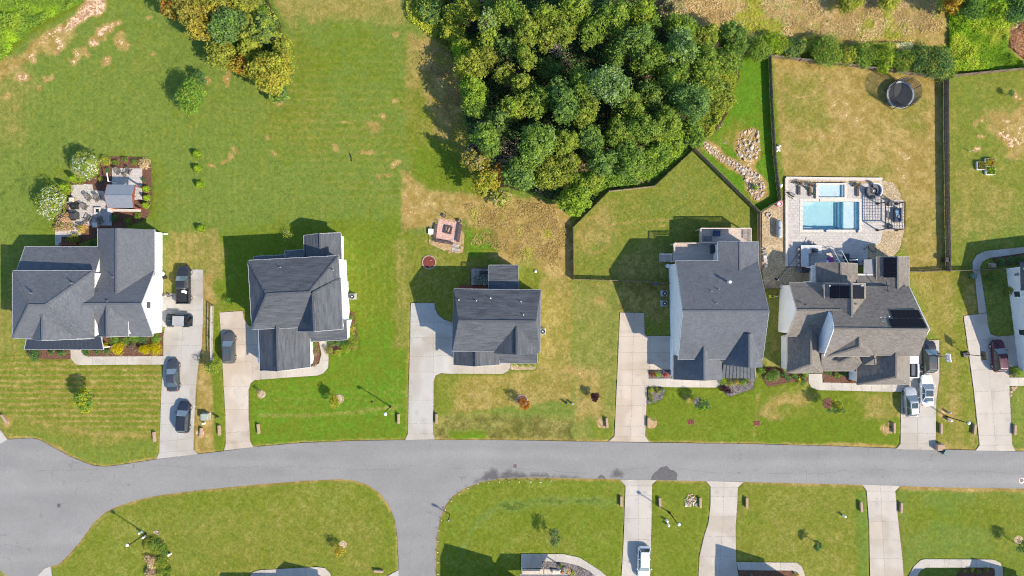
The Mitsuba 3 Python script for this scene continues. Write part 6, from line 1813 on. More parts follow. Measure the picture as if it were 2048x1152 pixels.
# ------------------------------------------------------------------ pool, spa, deck
def pool_fn(p, n, uv):
    g = fbm(p.x * 1.6, p.y * 1.6, p.z * 1.6, octaves=3)
    return mix(C3(A(152, 208, 222)), C3(A(180, 224, 232)), g) * 1.02


def ledge_fn(p, n, uv):
    g = fbm(p.x * 1.2, p.y * 1.2, octaves=2)
    return mix(C3(A(196, 226, 236)), C3(A(212, 234, 240)), g)


proc_mat('pool_plaster', pool_fn, .5, .3)
proc_mat('ledge_plaster', ledge_fn, .5, .3)
plain('step_tile', A(66, 142, 170), .4)
plain('coping', A(232, 222, 212), .7)
scene['water_surface'] = {'type': 'thindielectric', 'int_ior': 1.33}
pk = thing('swimming_pool', 'rectangular swimming pool with pale blue water and a white tanning ledge', 'swimming pool')
ZC = .10
ring = poly([(1599, 397), (1724, 397), (1724, 465), (1599, 465)])
hole = poly([(1605, 403.5), (1718, 403.5), (1718, 459.5), (1605, 459.5)])
for i, (q, lab) in enumerate([([(1599, 397), (1724, 397), (1724, 403.5), (1599, 403.5)], 0), ([(1599, 459.5), (1724, 459.5), (1724, 465), (1599, 465)], 0), ([(1599, 403.5), (1605, 403.5), (1605, 459.5), (1599, 459.5)], 0), ([(1718, 403.5), (1724, 403.5), (1724, 459.5), (1718, 459.5)], 0)]):
    b_ = poly(q)
    x0, y0, x1, y1 = b_.bounds
    n = max(int(max(x1 - x0, y1 - y0) / .62), 1)
    for j in range(n):
        s = sg.box(x0 + (x1 - x0) * j / n, y0, x0 + (x1 - x0) * (j + .985) / n, y1) if x1 - x0 > y1 - y0 else sg.box(x0, y0 + (y1 - y0) * j / n, x1, y0 + (y1 - y0) * (j + .985) / n)
        obj('coping_stone', slab(s, -.1, ZC + rng.uniform(0, .004)), 'coping', pk)
x0, y0, x1, y1 = hole.bounds
X = lambda px: P(px, 0)[0]
obj('basin', join(slab(sg.box(x0, y0, X(1675), y1), -1.6, -1.0), box(((x0 + x1) / 2, y1 + .1, -1.6), (x1 - x0 + .4, .2, 1.62)), box(((x0 + x1) / 2, y0 - .1, -1.6), (x1 - x0 + .4, .2, 1.62)), box((x0 - .1, (y0 + y1) / 2, -1.6), (.2, y1 - y0, 1.62)), box((x1 + .1, (y0 + y1) / 2, -1.6), (.2, y1 - y0, 1.62))), 'pool_plaster', pk)
for (a, b, z, m_) in [(1675, 1679, -.82, 'pool_plaster'), (1679, 1686, -.62, 'ledge_plaster'), (1686, 1711, -.30, 'ledge_plaster'), (1711, 1714, -.18, 'ledge_plaster'), (1714, 1718, -.12, 'ledge_plaster')]:
    s_ = obj('step', slab(sg.box(X(a), y0, X(b), y1), -1.6, z), m_, pk)
    obj('step_edge', slab(sg.box(X(a), y0, X(a) + .19, y1), z, z + .012), 'step_tile', s_)
obj('bench', slab(sg.box(x0, y0, X(1626), y0 + .42), -1.6, -.45), 'ledge_plaster', pk)
obj('bench', slab(sg.box(x0, y1 - .42, X(1627), y1), -1.6, -.45), 'ledge_plaster', pk)
wz = -.04
wx_, wy_ = np.meshgrid(np.linspace(x0, x1, 90), np.linspace(y0, y1, 50), indexing='ij')
wv = np.stack([wx_.ravel(), wy_.ravel(), np.full(wx_.size, wz)], 1)
wv[:, 2] += .03 * (meshkit.fbm(wv * [1.6, 1.6, 0], 3) - .5)
wi = np.arange(wx_.size).reshape(wx_.shape)
wq = np.stack([wi[:-1, :-1], wi[1:, :-1], wi[1:, 1:], wi[:-1, 1:]], -1).reshape(-1, 4)
obj('water', (wv, np.vstack([wq[:, [0, 1, 2]], wq[:, [0, 2, 3]]])), 'water_surface', pk, smooth=True)
obj('tile_line', join(box(((x0 + x1) / 2, y1 - .012, -.16), (x1 - x0, .02, .16)), box(((x0 + x1) / 2, y0 + .012, -.16), (x1 - x0, .02, .16)), box((x0 + .012, (y0 + y1) / 2, -.16), (.02, y1 - y0, .16))), 'step_tile', pk)
sk = thing('spa', 'raised pale spa basin adjoining the swimming pool', 'spa')
so_ = poly([(1632, 366), (1694, 366), (1694, 397.4), (1632, 397.4)], .4)
si_ = poly([(1637, 369), (1689, 369), (1689, 394.5), (1637, 394.5)], .4)
obj('rim', slab(so_.difference(si_), -.1, .42), 'coping', sk)
obj('floor', slab(si_, -.1, .12), 'ledge_plaster', sk)
xs = si_.bounds
obj('step', slab(sg.box(xs[2] - .38, xs[1], xs[2], xs[3]), .12, .26), 'ledge_plaster', sk)
obj('step_edge', slab(sg.box(xs[2] - .46, xs[1], xs[2] - .22, xs[3]), .125, .268), 'step_tile', sk)
obj('water', (np.array([[xs[0], xs[1], .36], [xs[2], xs[1], .36], [xs[2], xs[3], .36], [xs[0], xs[3], .36]]), np.array([[0, 1, 2], [0, 2, 3]])), 'water_surface', sk)
obj('spillway', slab(poly([(1640, 397.5), (1681, 397.5), (1681, 403), (1640, 403)], .2), -.1, .2), 'coping', sk)
# deck of pavers
dk = tag(obj('pool_deck', slab(poly(DECKPOLY).difference(ring.buffer(.01)), -.10, .03), 'joint_dirt'), 'pale paved deck round the swimming pool', None, None, 'structure')


def paving(name, area, parent, w, h, z, mat='paver_mat', tone=(.9, 1.05), gap=.007):
    ms, us = [], []
    x0, y0, x1, y1 = area.bounds
    j = 0
    y = y0
    while y < y1:
        x = x0 - (w / 2 if j % 2 else 0)
        while x < x1:
            s = sg.box(x + gap, y + gap, x + w - gap, y + h - gap).intersection(area)
            if s.geom_type == 'Polygon' and s.area > .02:
                m = slab(s, z - .06, z + rng.uniform(0, .006))
                ms.append(m)
                us.append(np.tile([rng.uniform(), rng.uniform(*tone) - .3], (len(m[0]), 1)))
            x += w
        y += h
        j += 1
    if len(ms) <= 300:
        for m, u in zip(ms, us):
            obj(name, m, mat, parent, uv=u)
    else:
        tag(obj(name, join(ms), mat, parent, uv=np.vstack(us)), kind='stuff')


paving('paver', poly(DECKPOLY).difference(ring.buffer(.02)).difference(so_.buffer(.02)), dk, .62, .42, .06, tone=(1.0, 1.16))
# raised border wall round the deck
for i, (a, b) in enumerate([((1570.5, 356), (1763, 358)), ((1571, 357), (1572, 533))]):
    p_, q_ = P(*a), P(*b)
    n = int(np.linalg.norm(q_ - p_) / .6)
    k = thing('deck_border', ['low pale border wall along the top of the pool deck', 'low pale border wall along the left of the pool deck'][i], 'border wall')
    for j in range(n):
        obj('stone', bar(mid(p_, q_, j / n) + [0, 0, .16], mid(p_, q_, (j + .98) / n) + [0, 0, .16], .30, .32), 'coping', k)
k = thing('planting_strip', 'narrow gravel strip of small dry plants above the spa', 'planting strip')
obj('soil', slab(poly([(1577, 361), (1700, 362), (1757, 362), (1757, 367.5), (1695, 367), (1695, 365.5), (1631, 365.5), (1631, 367), (1577, 366)]), .03, .075), 'gravel_mat', k)
for i, (x, y) in enumerate([(1597, 378), (1619, 381), (1713.5, 381)]):
    k = thing('planter', ['grey planter trough nearest the deck corner', 'grey planter trough left of the spa', 'grey planter trough right of the spa'][i], 'planter', 'grey planters beside the spa')
    c = P(x, y + 3) * [1, 1, 0] + [0, 0, .06]
    obj('trough', rounded(c, (.36, 1.35, .32), 0, .03), 'grey_cloth', k)
    obj('soil', box(c + [0, 0, .30], (.26, 1.2, .03)), 'mulch_mat', k)
    e = c + [0, 1.0, .1]
    r2 = np.random.default_rng(60 + i)
    obj('pot', lathe(e - [0, 0, .1], [(.18, 0), (.26, .4)], 12), 'black_plastic', k)
    put_leaves('foliage', leaves(e + r2.normal(0, .28, (120, 3)) * [1, .7, .5] + [0, 0, .5], r2.normal(0, 1, (120, 3)) + [0, 0, .8], .2, 'brown', 61 + i), k)
for i, (x, y) in enumerate([(1610, 375), (1616, 380), (1625, 388), (1705, 372)]):
    k = thing('plant_pot', ['small pot in the deck corner', 'small dark pot beside the middle planter', 'small dark pot close to the spa wall', 'small pot beside the right planter'][i], 'pot', 'small pots on the pool deck')
    c = P(x, y) + [0, 0, .06]
    obj('pot', lathe(c, [(.12, 0), (.17, .28), (.15, .28), (.1, .2)], 12), 'black_plastic', k)
    r2 = np.random.default_rng(70 + i)
    put_leaves('foliage', leaves(c + r2.normal(0, .1, (40, 3)) + [0, 0, .38], r2.normal(0, 1, (40, 3)) + [0, 0, .8], .13, 'shrub', 71 + i), k)
# folded lounge chair in the deck corner
plain('blue_cloth', A(70, 92, 128), .9)
plain('paleblue_cloth', A(150, 190, 224), .9)
plain('pale_cloth', A(214, 196, 190), .9)
plain('dark_wicker', A(92, 92, 98), .8)
plain('white_wicker', A(224, 226, 230), .7)


def lounger(label, px, py, ang, mat):
    k = thing('lounge_chair', label, 'lounge chair')
    pos, a = P(px, py, .3) * [1, 1, 0] + [0, 0, .06], math.radians(ang)
    put = lambda m: move(m, pos, a)
    obj('seat', put(bar((0, -.45, .34), (0, .3, .30), .56, .05, (1, 0, 0))), mat, k)
    obj('backrest', put(bar((0, .3, .30), (0, .85, .82), .56, .05, (1, 0, 0))), mat, k)
    for s in (-1, 1):
        obj('frame', put(tube([(s * .3, -.5, .0), (s * .3, -.45, .36), (s * .3, .3, .32), (s * .3, .9, .86)], .022, 6)), 'black_metal', k)
        obj('leg', put(tube([(s * .3, .55, .0), (s * .3, .25, .32)], .022, 6)), 'black_metal', k)
        obj('armrest', put(bar((s * .33, -.35, .55), (s * .33, .45, .58), .06, .03)), 'black_metal', k)


lounger('dark folding lounge chair in the upper left deck corner', 1582, 391, 60, 'dark_wicker')
# round daybed
k = thing('round_daybed', 'round grey daybed of curved sofas with white wicker back', 'daybed')
c = P(1746, 382, .3) * [1, 1, 0] + [0, 0, .06]


def arc(r0, r1, a0, a1, z0, z1, n=18):
    t = np.linspace(math.radians(a0), math.radians(a1), n)
    return slab(sg.Polygon([(r1 * math.cos(s), r1 * math.sin(s)) for s in t] + [(r0 * math.cos(s), r0 * math.sin(s)) for s in t[::-1]]), z0, z1)


for a0, a1, m_, hgt in ((-45, 100, 'white_wicker', .85), (150, 285, 'dark_wicker', .75)):
    obj('seat', move(arc(.50, 1.05, a0, a1, .05, .40), c), 'dark_wicker', k)
    obj('cushion', move(arc(.54, .98, a0 + 2, a1 - 2, .40, .50), c), 'grey_cloth', k)
    obj('backrest', move(arc(1.03, 1.20, a0, a1, .02, hgt), c), m_, k)
obj('table', lathe(c, [(.34, 0), (.34, .34), (.36, .36), (.36, .4)], 20), 'dark_wicker', k)
obj('tray', lathe(c, [(.1, .4), (.11, .43)], 12), 'white_plastic', k)
# pergola
k = thing('pergola', 'dark metal pergola with an open lattice roof over the sofa', 'pergola')
ZP = 2.35
q = [P(1771, 404, ZP), P(1810, 404, ZP), P(1810, 458, ZP), P(1771, 458, ZP)]
for i in range(4):
    obj('post', box(q[i] * [1, 1, 0] + [0, 0, .05], (.13, .13, ZP - .1)), 'iron_dark', k)
    obj('beam', bar(q[i], q[(i + 1) % 4], .12, .14), 'iron_dark', k)
    obj('post_foot', cbox(q[i] * [1, 1, 0] + [0, 0, .06], (.30, .30, .3)), 'iron_dark', k)
    s = (q[i] - q[(i + 2) % 4]) * [1, 1, 0]
    s /= np.linalg.norm(s)
    obj('brace', tube([q[i] * [1, 1, 0] - s * .1 + [0, 0, ZP - .6], q[i] - s * .5 + [0, 0, -.05]], .03, 6), 'iron_dark', k)
plain('iron_dark', A(92, 72, 66), .5, .3)
for i in range(1, 7):
    obj('slat', bar(mid(q[0], q[1], i / 7) + [0, 0, .09], mid(q[3], q[2], i / 7) + [0, 0, .09], .045, .06), 'black_metal', k)
for i in range(1, 9):
    obj('slat', bar(mid(q[0], q[3], i / 9) + [0, 0, .14], mid(q[1], q[2], i / 9) + [0, 0, .14], .04, .05), 'black_metal', k)
k = thing('outdoor_sofa', 'navy outdoor sofa with pale blue towel under the pergola', 'sofa')
c = P(1795, 430, .5) * [1, 1, 0] + [0, 0, .06]
obj('base', rounded(c, (.85, 2.1, .38), 0, .06), 'dark_wicker', k)
for y in (-.66, 0, .66):
    obj('cushion', rounded(c + [-.05, y, .38], (.68, .62, .14), 0, .06), 'blue_cloth', k, smooth=30)
obj('backrest', rounded(c + [.38, 0, .3], (.2, 2.1, .52), 0, .06), 'blue_cloth', k, smooth=30)
k2 = thing('towel', 'pale blue towel spread over the navy sofa', 'towel')
scene[k2] = mikit.ply(rounded(c + [-.05, .25, .52], (.55, .95, .05), .15, .02), 'paleblue_cloth')
k2 = thing('pillow', 'peach cushion lying on the navy sofa', 'cushion')
scene[k2] = mikit.ply(rounded(c + [.1, -.25, .57], (.32, .34, .15), .5, .07), 'pale_cloth', smooth=30)
k = thing('coffee_table', 'long glass topped table under the pergola', 'table')
c = P(1780, 431, .4) * [1, 1, 0] + [0, 0, .06]
obj('tabletop', cbox(c + [0, 0, .38], (.42, 1.1, .05)), 'window_glass', k)
for x in (-.16, .16):
    for y in (-.48, .48):
        obj('leg', box(c + [x, y, 0], (.05, .05, .38)), 'black_metal', k)
for i, (x, y, l_) in enumerate([(1781, 407, 'dark armchair at the top end of the pergola'), (1781, 453, 'dark armchair at the bottom end of the pergola')]):
    k = thing('armchair', l_, 'armchair')
    c = P(x, y, .4) * [1, 1, 0] + [0, 0, .06]
    s = 1 if i == 0 else -1
    obj('seat', rounded(c, (.75, .7, .38), 0, .06), 'dark_wicker', k)
    obj('cushion', rounded(c + [0, -s * .04, .38], (.56, .54, .12), 0, .05), 'grey_cloth', k)
    obj('backrest', rounded(c + [0, s * .34, .3], (.75, .14, .5), 0, .05), 'dark_wicker', k)
# water toys
for i, (x, y, l_) in enumerate([(1651.5, 462, 'blue pool cleaner head on the lower coping'), (1715, 462.5, 'blue and white float at the lower right pool corner')]):
    k = thing('pool_toy', l_, 'pool toy')
    c = P(x, y) + [0, 0, .105]
    obj('body', rounded(c, (.5, .34, .2), .3 * i, .09), 'blue_plastic', k, smooth=30)
    obj('stripe', rounded(c + [.08, .02, .12], (.26, .2, .12), .3 * i, .05), 'white_plastic', k, smooth=30)
plain('blue_plastic', A(56, 96, 150), .4)
# outdoor kitchen
k = thing('outdoor_kitchen', 'white L shaped outdoor kitchen counter', 'kitchen counter')
ZK = .95
L_ = poly([(1602, 490), (1644, 490), (1644, 506.5), (1617.5, 506.5), (1617.5, 533.5), (1602, 533.5)], ZK)
obj('cabinet', slab(L_.buffer(-.08), .03, ZK - .06), 'grey_cloth', k)
obj('worktop', slab(L_, ZK - .06, ZK), 'white_top', k)
plain('white_top', A(222, 222, 222), .3)
k = thing('gas_grill', 'black gas grill set in the white counter', 'grill')
c = P(1630, 501.5, 1.1) * [1, 1, 0] + [0, 0, ZK]
obj('body', rounded(c, (.92, .62, .18), 0, .05), 'black_metal', k, smooth=30)
obj('lid', rounded(c + [0, .05, .17], (.88, .5, .24), 0, .16), 'black_metal', k, smooth=30)
obj('handle', bar(c + [-.35, -.3, .28], c + [.35, -.3, .28], .03, .03), 'chrome', k)
for i, y in enumerate((499, 510, 521, 531)):
    k = thing('bar_stool', f'{["uppermost", "second", "third", "lowest"][i]} pale bar stool left of the white counter', 'bar stool', 'bar stools at the outdoor kitchen')
    c = P(1597.5, y, .7) * [1, 1, 0] + [0, 0, .06]
    obj('seat', lathe(c, [(.19, .66), (.2, .7), (.17, .75)], 16), 'pale_cloth', k, smooth=40)
    obj('backrest', move(arc(.17, .21, 120, 240, .74, 1.0, 8), c), 'pale_cloth', k)
    for t in range(4):
        w = math.pi / 4 + t * math.pi / 2
        obj('leg', bar(c + [.2 * math.cos(w), .2 * math.sin(w), 0], c + [.13 * math.cos(w), .13 * math.sin(w), .67], .03, .03), 'black_metal', k)
k = thing('ball', 'pale beach ball on the paving above the counter', 'ball')
scene[k] = mikit.ply(trimesh.creation.icosphere(3, .24).apply_translation(P(1621, 486) + [0, 0, .30]), 'pale_cloth', smooth=True)
k = thing('smoker', 'black covered smoker grill below the white counter', 'grill')
c = P(1612.5, 540, .9) * [1, 1, 0]
obj('cover', hull(np.vstack([box(c, (1.0, .8, .7))[0], box(c + [0, 0, .9], (.7, .45, .15))[0]])), 'black_mat', k)
obj('shelf', box(c + [-1.0, .05, .7], (.8, .6, .05)), 'grey_cloth', k)
obj('leg', join(box(c + [-1.3, .2, 0], (.05, .05, .7))), 'grey_metal', k)
obj('leg', join(box(c + [-1.3, -.15, 0], (.05, .05, .7))), 'grey_metal', k)
k = thing('storage_box', 'bright purple plastic box by the outside stairs', 'storage box')
plain('purple_plastic', A(196, 90, 186), .4)
c = P(1662.5, 520, .6) * [1, 1, 0] + [0, 0, .06]
obj('box', rounded(c, (.78, .85, .55), .1, .06), 'purple_plastic', k, smooth=30)
obj('lid', rounded(c + [.12, -.1, .55], (.42, .75, .08), .1, .03), 'purple_plastic', k, smooth=30)
k = thing('cooler_box', 'small white cooler box beside the purple box', 'cooler')
c = P(1657, 523.5, .5) * [1, 1, 0] + [0, 0, .06]
obj('box', rounded(c, (.36, .45, .38), 0, .04), 'white_plastic', k)
obj('lid', rounded(c + [0, 0, .39], (.38, .47, .07), 0, .03), 'white_plastic', k)
# outside stairs with open treads
k = thing('outside_stairs', 'open metal stairs with pale treads rising to the rear roof', 'stairs')
s0, s1 = P(1668, 500, .1), P(1684, 529, 2.9)
d = (s1 - s0) * [1, 1, 0]
d /= np.linalg.norm(d)
a = math.atan2(d[1], d[0])
o = np.array([-d[1], d[0], 0])
for i in range(13):
    obj('tread', cbox(mid(s0, s1, (i + .5) / 13), (.25, 1.05, .04), a), 'pale_sheet', k)
for s in (-1, 1):
    obj('stringer', bar(s0 + o * .55 * s - [0, 0, .08], s1 + o * .55 * s - [0, 0, .08], .06, .22), 'grey_metal', k)
    obj('handrail', bar(s0 + o * .6 * s + [0, 0, 1.0], s1 + o * .6 * s + [0, 0, .95], .08, .06), 'white_trim', k)
    for t in (.02, .35, .68, .98):
        obj('baluster', bar(mid(s0, s1, t) + o * .6 * s, mid(s0, s1, t) + o * .6 * s + [0, 0, 1.0], .05, .05), 'white_trim', k)
k = thing('outdoor_sofa', 'black covered outdoor furniture under the patio roof edge', 'sofa')
c = P(1703, 522, .5) * [1, 1, 0] + [0, 0, .06]
obj('cover', rounded(c, (1.7, .75, .62), 0, .14), 'black_mat', k, smooth=30)
obj('cover', rounded(c + [-.7, .75, 0], (.8, .75, .6), 0, .14), 'black_mat', k, smooth=30)
k = thing('cooler_box', 'blue and white cooler with a red lid at the patio roof', 'cooler')
c = P(1721.5, 522.5, .6) * [1, 1, 0] + [0, 0, .06]
obj('box', rounded(c, (.62, .4, .42), 0, .05), 'paleblue_cloth', k)
obj('lid', rounded(c + [.33, 0, .3], (.2, .25, .16), 0, .05), 'red_paint', k)
k = thing('garden_hose', 'black hose with stand lying over the gravel', 'hose')
obj('hose', tube(smooth_line([P(1727, 500) + [0, 0, .08], P(1733, 493) + [0, 0, .5], P(1738, 499) + [0, 0, .08], P(1748, 504) + [0, 0, .08], P(1752, 500) + [0, 0, .08], P(1750, 495) + [0, 0, .08]]), .045, 6), 'black_plastic', k, smooth=40)
k = thing('cord', 'dark cord running over the shaded gravel', 'cord')
scene[k] = mikit.ply(tube(smooth_line([P(1556, 556) + [0, 0, .05], P(1580, 528) + [0, 0, .09], P(1600, 500) + [0, 0, .09], P(1613, 474) + [0, 0, .09]]), .028, 5), 'black_plastic')
# propane tank
k = thing('propane_tank', 'long white propane tank on the gravel yard', 'tank')
c = P(1558.5, 458.5, .6) * [1, 1, 0]
t = np.linspace(-math.pi / 2, math.pi / 2, 9)
prof = [(.42 * math.cos(s), -1.05 + .36 * math.sin(s)) for s in t[:5]] + [(.42 * math.cos(s), 1.05 + .36 * math.sin(s)) for s in t[4:]]
v, f = lathe((0, 0, 0), [(max(r, .01), z) for r, z in prof], 22)
obj('tank', (np.column_stack([v[:, 0], v[:, 2], v[:, 1] + .62]) + c, f), 'tank_white', k, smooth=50)
plain('tank_white', A(186, 196, 202), .35)
obj('dome', lathe(c + [0, .1, 1.0], [(.16, 0), (.16, .12), (.1, .18)], 14), 'tank_white', k, smooth=40)
for y in (-.8, .8):
    obj('saddle', box(c + [0, y, 0], (.6, .22, .26)), 'concrete_mat', k, uv=None)
# toys by the fence
k = thing('heart_ring', 'pink and white heart shaped float on the gravel', 'float')
c = P(1537, 430.5) + [0, 0, .06]
hp = [(.016 * 1.6 * 16 * math.sin(t) ** 3, .026 * (13 * math.cos(t) - 5 * math.cos(2 * t) - 2 * math.cos(3 * t) - math.cos(4 * t)), .08) for t in np.linspace(0, 2 * math.pi, 33)]
obj('ring', tube(np.array(hp) + c, .085, 8, False), 'pale_cloth', k, smooth=40)
k = thing('float_ring', 'round pink and white float hanging on the fence corner', 'float')
c = P(1559.5, 407.5, .4) * [1, 1, 0]
ring_ = [c + [.36 * math.cos(s), .36 * math.sin(s), .35 + .1 * math.sin(s)] for s in np.linspace(0, 2 * math.pi, 25)]
obj('ring', tube(ring_, .15, 10, False), 'pink_plastic', k, smooth=40)
obj('seat', lathe(c + [0, 0, .28], [(.28, 0), (.25, .06)], 16), 'white_plastic', k)
plain('pink_plastic', A(226, 150, 160), .4)
k = thing('beach_ball', 'striped beach ball beside the deck corner', 'ball')
scene[k] = mikit.ply(trimesh.creation.icosphere(3, .3).apply_translation(P(1561.5, 371, .3) * [1, 1, 0] + [0, 0, .3]), 'ball_mat', smooth=True)


def ball_fn(p, n, uv):
    a = dr.floor((dr.atan2(n.y, n.x) / (2 * math.pi) + .5) * 6)
    c = dr.select(a < 1, 1., 0.)
    out = mix((.75, .75, .72), (.1, .3, .65), c)
    out = mix(out, (.75, .55, .05), dr.select((a >= 2) & (a < 3), 1., 0.))
    return mix(out, (.1, .45, .2), dr.select((a >= 4) & (a < 5), 1., 0.))


proc_mat('ball_mat', ball_fn, .4, .4)
k = thing('float_toy', 'white inflatable toy leaning on the tall dark fence', 'toy')
c = P(1557, 296, .4) * [1, 1, 0]
obj('body', rounded(c, (.5, .75, .4), .3, .18), 'white_plastic', k, smooth=30)
obj('head', trimesh.creation.icosphere(2, .2).apply_translation(c + [.2, .3, .38]), 'white_plastic', k, smooth=True)
obj('patch', rounded(c + [.18, -.05, .34], (.22, .16, .1), .3, .04), 'pink_plastic', k)
for x, y in ((-.15, -.4), (.25, -.38)):
    obj('foot', trimesh.creation.icosphere(2, .12).apply_translation(c + [x, y, .14]), 'white_plastic', k, smooth=True)
# stacked things on the gravel beside the blue grey house
for i, (x, y, m1, m2, l_) in enumerate([(1528, 498, 'white_wicker', 'dark_wicker', 'uppermost'), (1530, 508, 'white_wicker', 'grey_cloth', 'second'), (1530, 516, 'dark_wicker', 'white_wicker', 'third'), (1531, 524, 'white_wicker', 'pale_cloth', 'fourth')]):
    k = thing('folding_chair', f'{l_} of the white framed folding chairs on the gravel by the fence', 'folding chair', 'folding chairs by the fence')
    pos = P(x, y, .4) * [1, 1, 0]
    put = lambda m: move(m, pos, .1 * i - .2)
    obj('seat', put(cbox((0, 0, .42), (.5, .46, .05))), m2, k)
    obj('backrest', put(bar((-.36, 0, .45), (-.5, 0, .85), .46, .04, (0, 1, 0))), m1, k)
    for sx in (-.24, .3):
        for sy in (-.22, .22):
            obj('leg', put(bar((sx, sy, 0), (sx * .9, sy, .43), .035, .035)), 'white_wicker', k)
    obj('armrest', put(bar((-.3, .25, .64), (.28, .25, .64), .05, .03)), 'white_wicker', k)
    obj('armrest', put(bar((-.3, -.25, .64), (.28, -.25, .64), .05, .03)), 'white_wicker', k)
k = thing('kettle_grill', 'dark round kettle grill on the gravel by the fence', 'grill')
c = P(1530.5, 531, .7) * [1, 1, 0]
obj('bowl', lathe(c + [0, 0, .5], [(.05, 0), (.28, .14), (.33, .3), (.28, .44), (.05, .52)], 18), 'grey_cloth', k, smooth=40)
for t in range(3):
    w = t * 2.1
    obj('leg', bar(c + [.36 * math.cos(w), .36 * math.sin(w), 0], c + [.15 * math.cos(w), .15 * math.sin(w), .58], .03, .03), 'black_metal', k)
k = thing('dog_toy', 'small black and white toy on the shaded gravel', 'toy')
c = P(1553, 558, .2) * [1, 1, 0]
obj('body', rounded(c, (.55, .25, .22), -.4, .1), 'black_plastic', k, smooth=30)
obj('tip', rounded(c + [.3, -.12, 0], (.3, .25, .18), -.4, .08), 'white_plastic', k, smooth=30)
# deck furniture of the blue grey house
k = thing('storage_bench', 'navy outdoor bench on the wooden deck', 'bench')
c = P(1434, 467, DZ + .4) * [1, 1, 0] + [0, 0, DZ]
obj('base', rounded(c, (1.0, .75, .4), 0, .05), 'blue_cloth', k)
obj('backrest', rounded(c + [0, .36, .3], (1.0, .14, .42), 0, .05), 'blue_cloth', k)
k = thing('patio_table', 'grey slatted table on the wooden deck', 'table')
c = P(1415, 477, DZ + .6) * [1, 1, 0] + [0, 0, DZ]
for i in range(6):
    obj('slat', cbox(c + [0, (i - 2.5) * .12, .68], (1.25, .105, .04)), 'grey_cloth', k)
for x in (-.55, .55):
    for y in (-.28, .28):
        obj('leg', box(c + [x, y, 0], (.06, .06, .68)), 'grey_metal', k)
k = thing('gas_grill', 'black covered grill on the lower wooden deck', 'grill')
c = P(1427, 498, DZ + .6) * [1, 1, 0] + [0, 0, DZ]
obj('cart', rounded(c, (.62, 1.3, .75), 0, .08), 'black_mat', k, smooth=30)
obj('lid', rounded(c + [0, 0, .72], (.56, .8, .32), 0, .2), 'black_mat', k, smooth=30)
# rear deck of the ridge roofed house
k = thing('patio_rug', 'camouflage net cover spread over the dark rear deck', 'cover')
r2 = np.random.default_rng(12)
cc = P(962, 560, .9)
mm = leaves(np.column_stack([r2.uniform(-1.05, 1.05, 420) + cc[0], r2.uniform(-.72, .72, 420) + cc[1], .95 + r2.uniform(0, .25, 420)]), np.tile([0, 0, 1.], (420, 1)), .26, [(.05, .06, .045), (.20, .22, .17), (.42, .46, .36)], 13, jitter=.4, blade=.35)
scene[k] = mikit.ply((mm[0], mm[1]), 'vertex_mat', color=mm[2])
k = thing('patio_table', 'table under the camouflage net on the dark rear deck', 'table')
obj('tabletop', cbox(cc * [1, 1, 0] + [0, 0, .86], (2.1, 1.45, .05)), 'grey_cloth', k)
for x in (-.9, .9):
    for y in (-.6, .6):
        obj('leg', box(cc * [1, 1, 0] + [x, y, .68], (.07, .07, .2)), 'grey_metal', k)
k = thing('storage_box', 'small pale box on the dark rear deck', 'storage box')
scene[k] = mikit.ply(rounded(P(951.5, 543, .9) * [1, 1, 0] + [0, 0, .69], (.3, .3, .25), 0, .03), 'pale_sheet')
k = thing('gas_grill', 'black grill at the wall of the small sunroom', 'grill')
scene_c = P(967, 545, 1.2) * [1, 1, 0] + [0, 0, .68]
obj('cart', rounded(scene_c, (1.25, .5, .7), 0, .08), 'black_mat', k, smooth=30)
obj('lid', rounded(scene_c + [0, 0, .68], (.8, .46, .28), 0, .18), 'black_mat', k, smooth=30)
# ------------------------------------------------------------------ brick fire pit pad with benches
pad = tag(obj('brick_pad', slab(poly([(877.5, 437.5), (919.5, 447), (914, 486), (871.5, 476.5)]), -.05, .03), 'joint_dirt'), 'pinkish red paved fire pit pad in the tan meadow', None, None, 'structure')


def pinkpaver_fn(p, n, uv):
    g = noise(p.x * 6, p.y * 6)
    return mix(C3(A(224, 172, 158)), C3(A(242, 206, 194)), .6 * uv.x + .4 * g)


proc_mat('pink_paver', pinkpaver_fn, .9, .2)
paving('paver', poly([(877.5, 437.5), (919.5, 447), (914, 486), (871.5, 476.5)]), pad, .40, .30, .06, 'pink_paver')
for l_, a, b, w in [('dark wooden bench on the right of the fire pit pad', (921, 448), (915.5, 484), .52), ('dark wooden bench along the lower side of the fire pit pad', (869, 481), (906, 487), .42), ('dark wooden bench on the left of the fire pit pad', (872.5, 448), (869.5, 477), .38)]:
    k = thing('bench', l_, 'bench', 'dark benches round the fire pit')
    p_, q_ = P(*a, .4) * [1, 1, 0], P(*b, .4) * [1, 1, 0]
    d = (q_ - p_) / np.linalg.norm(q_ - p_)
    o = np.array([-d[1], d[0], 0])
    for i in range(3):
        obj('plank', bar(p_ + o * (i - 1) * w / 3 + [0, 0, .44], q_ + o * (i - 1) * w / 3 + [0, 0, .44], w / 3 - .02, .05), 'dark_plank', k)
    for t in (.06, .5, .94):
        obj('leg', bar(mid(p_, q_, t) - o * w * .4 + [0, 0, .2], mid(p_, q_, t) + o * w * .4 + [0, 0, .2], .12, .40), 'dark_plank', k)
plain('dark_plank', A(98, 80, 82), .8)
k = thing('fire_pit', 'square dark fire pit with split logs on the brick pad', 'fire pit')
c, a = P(896.5, 459.5, .3) * [1, 1, 0] + [0, 0, .06], -.22
for i, (x, y, sx, sy) in enumerate([(0, .5, 1.1, .2), (0, -.5, 1.1, .2), (-.45, 0, .2, .82), (.45, 0, .2, .82)]):
    obj('block', move(cbox((x, y, 0), (sx, sy, .36)), c, a), 'dark_plank', k)
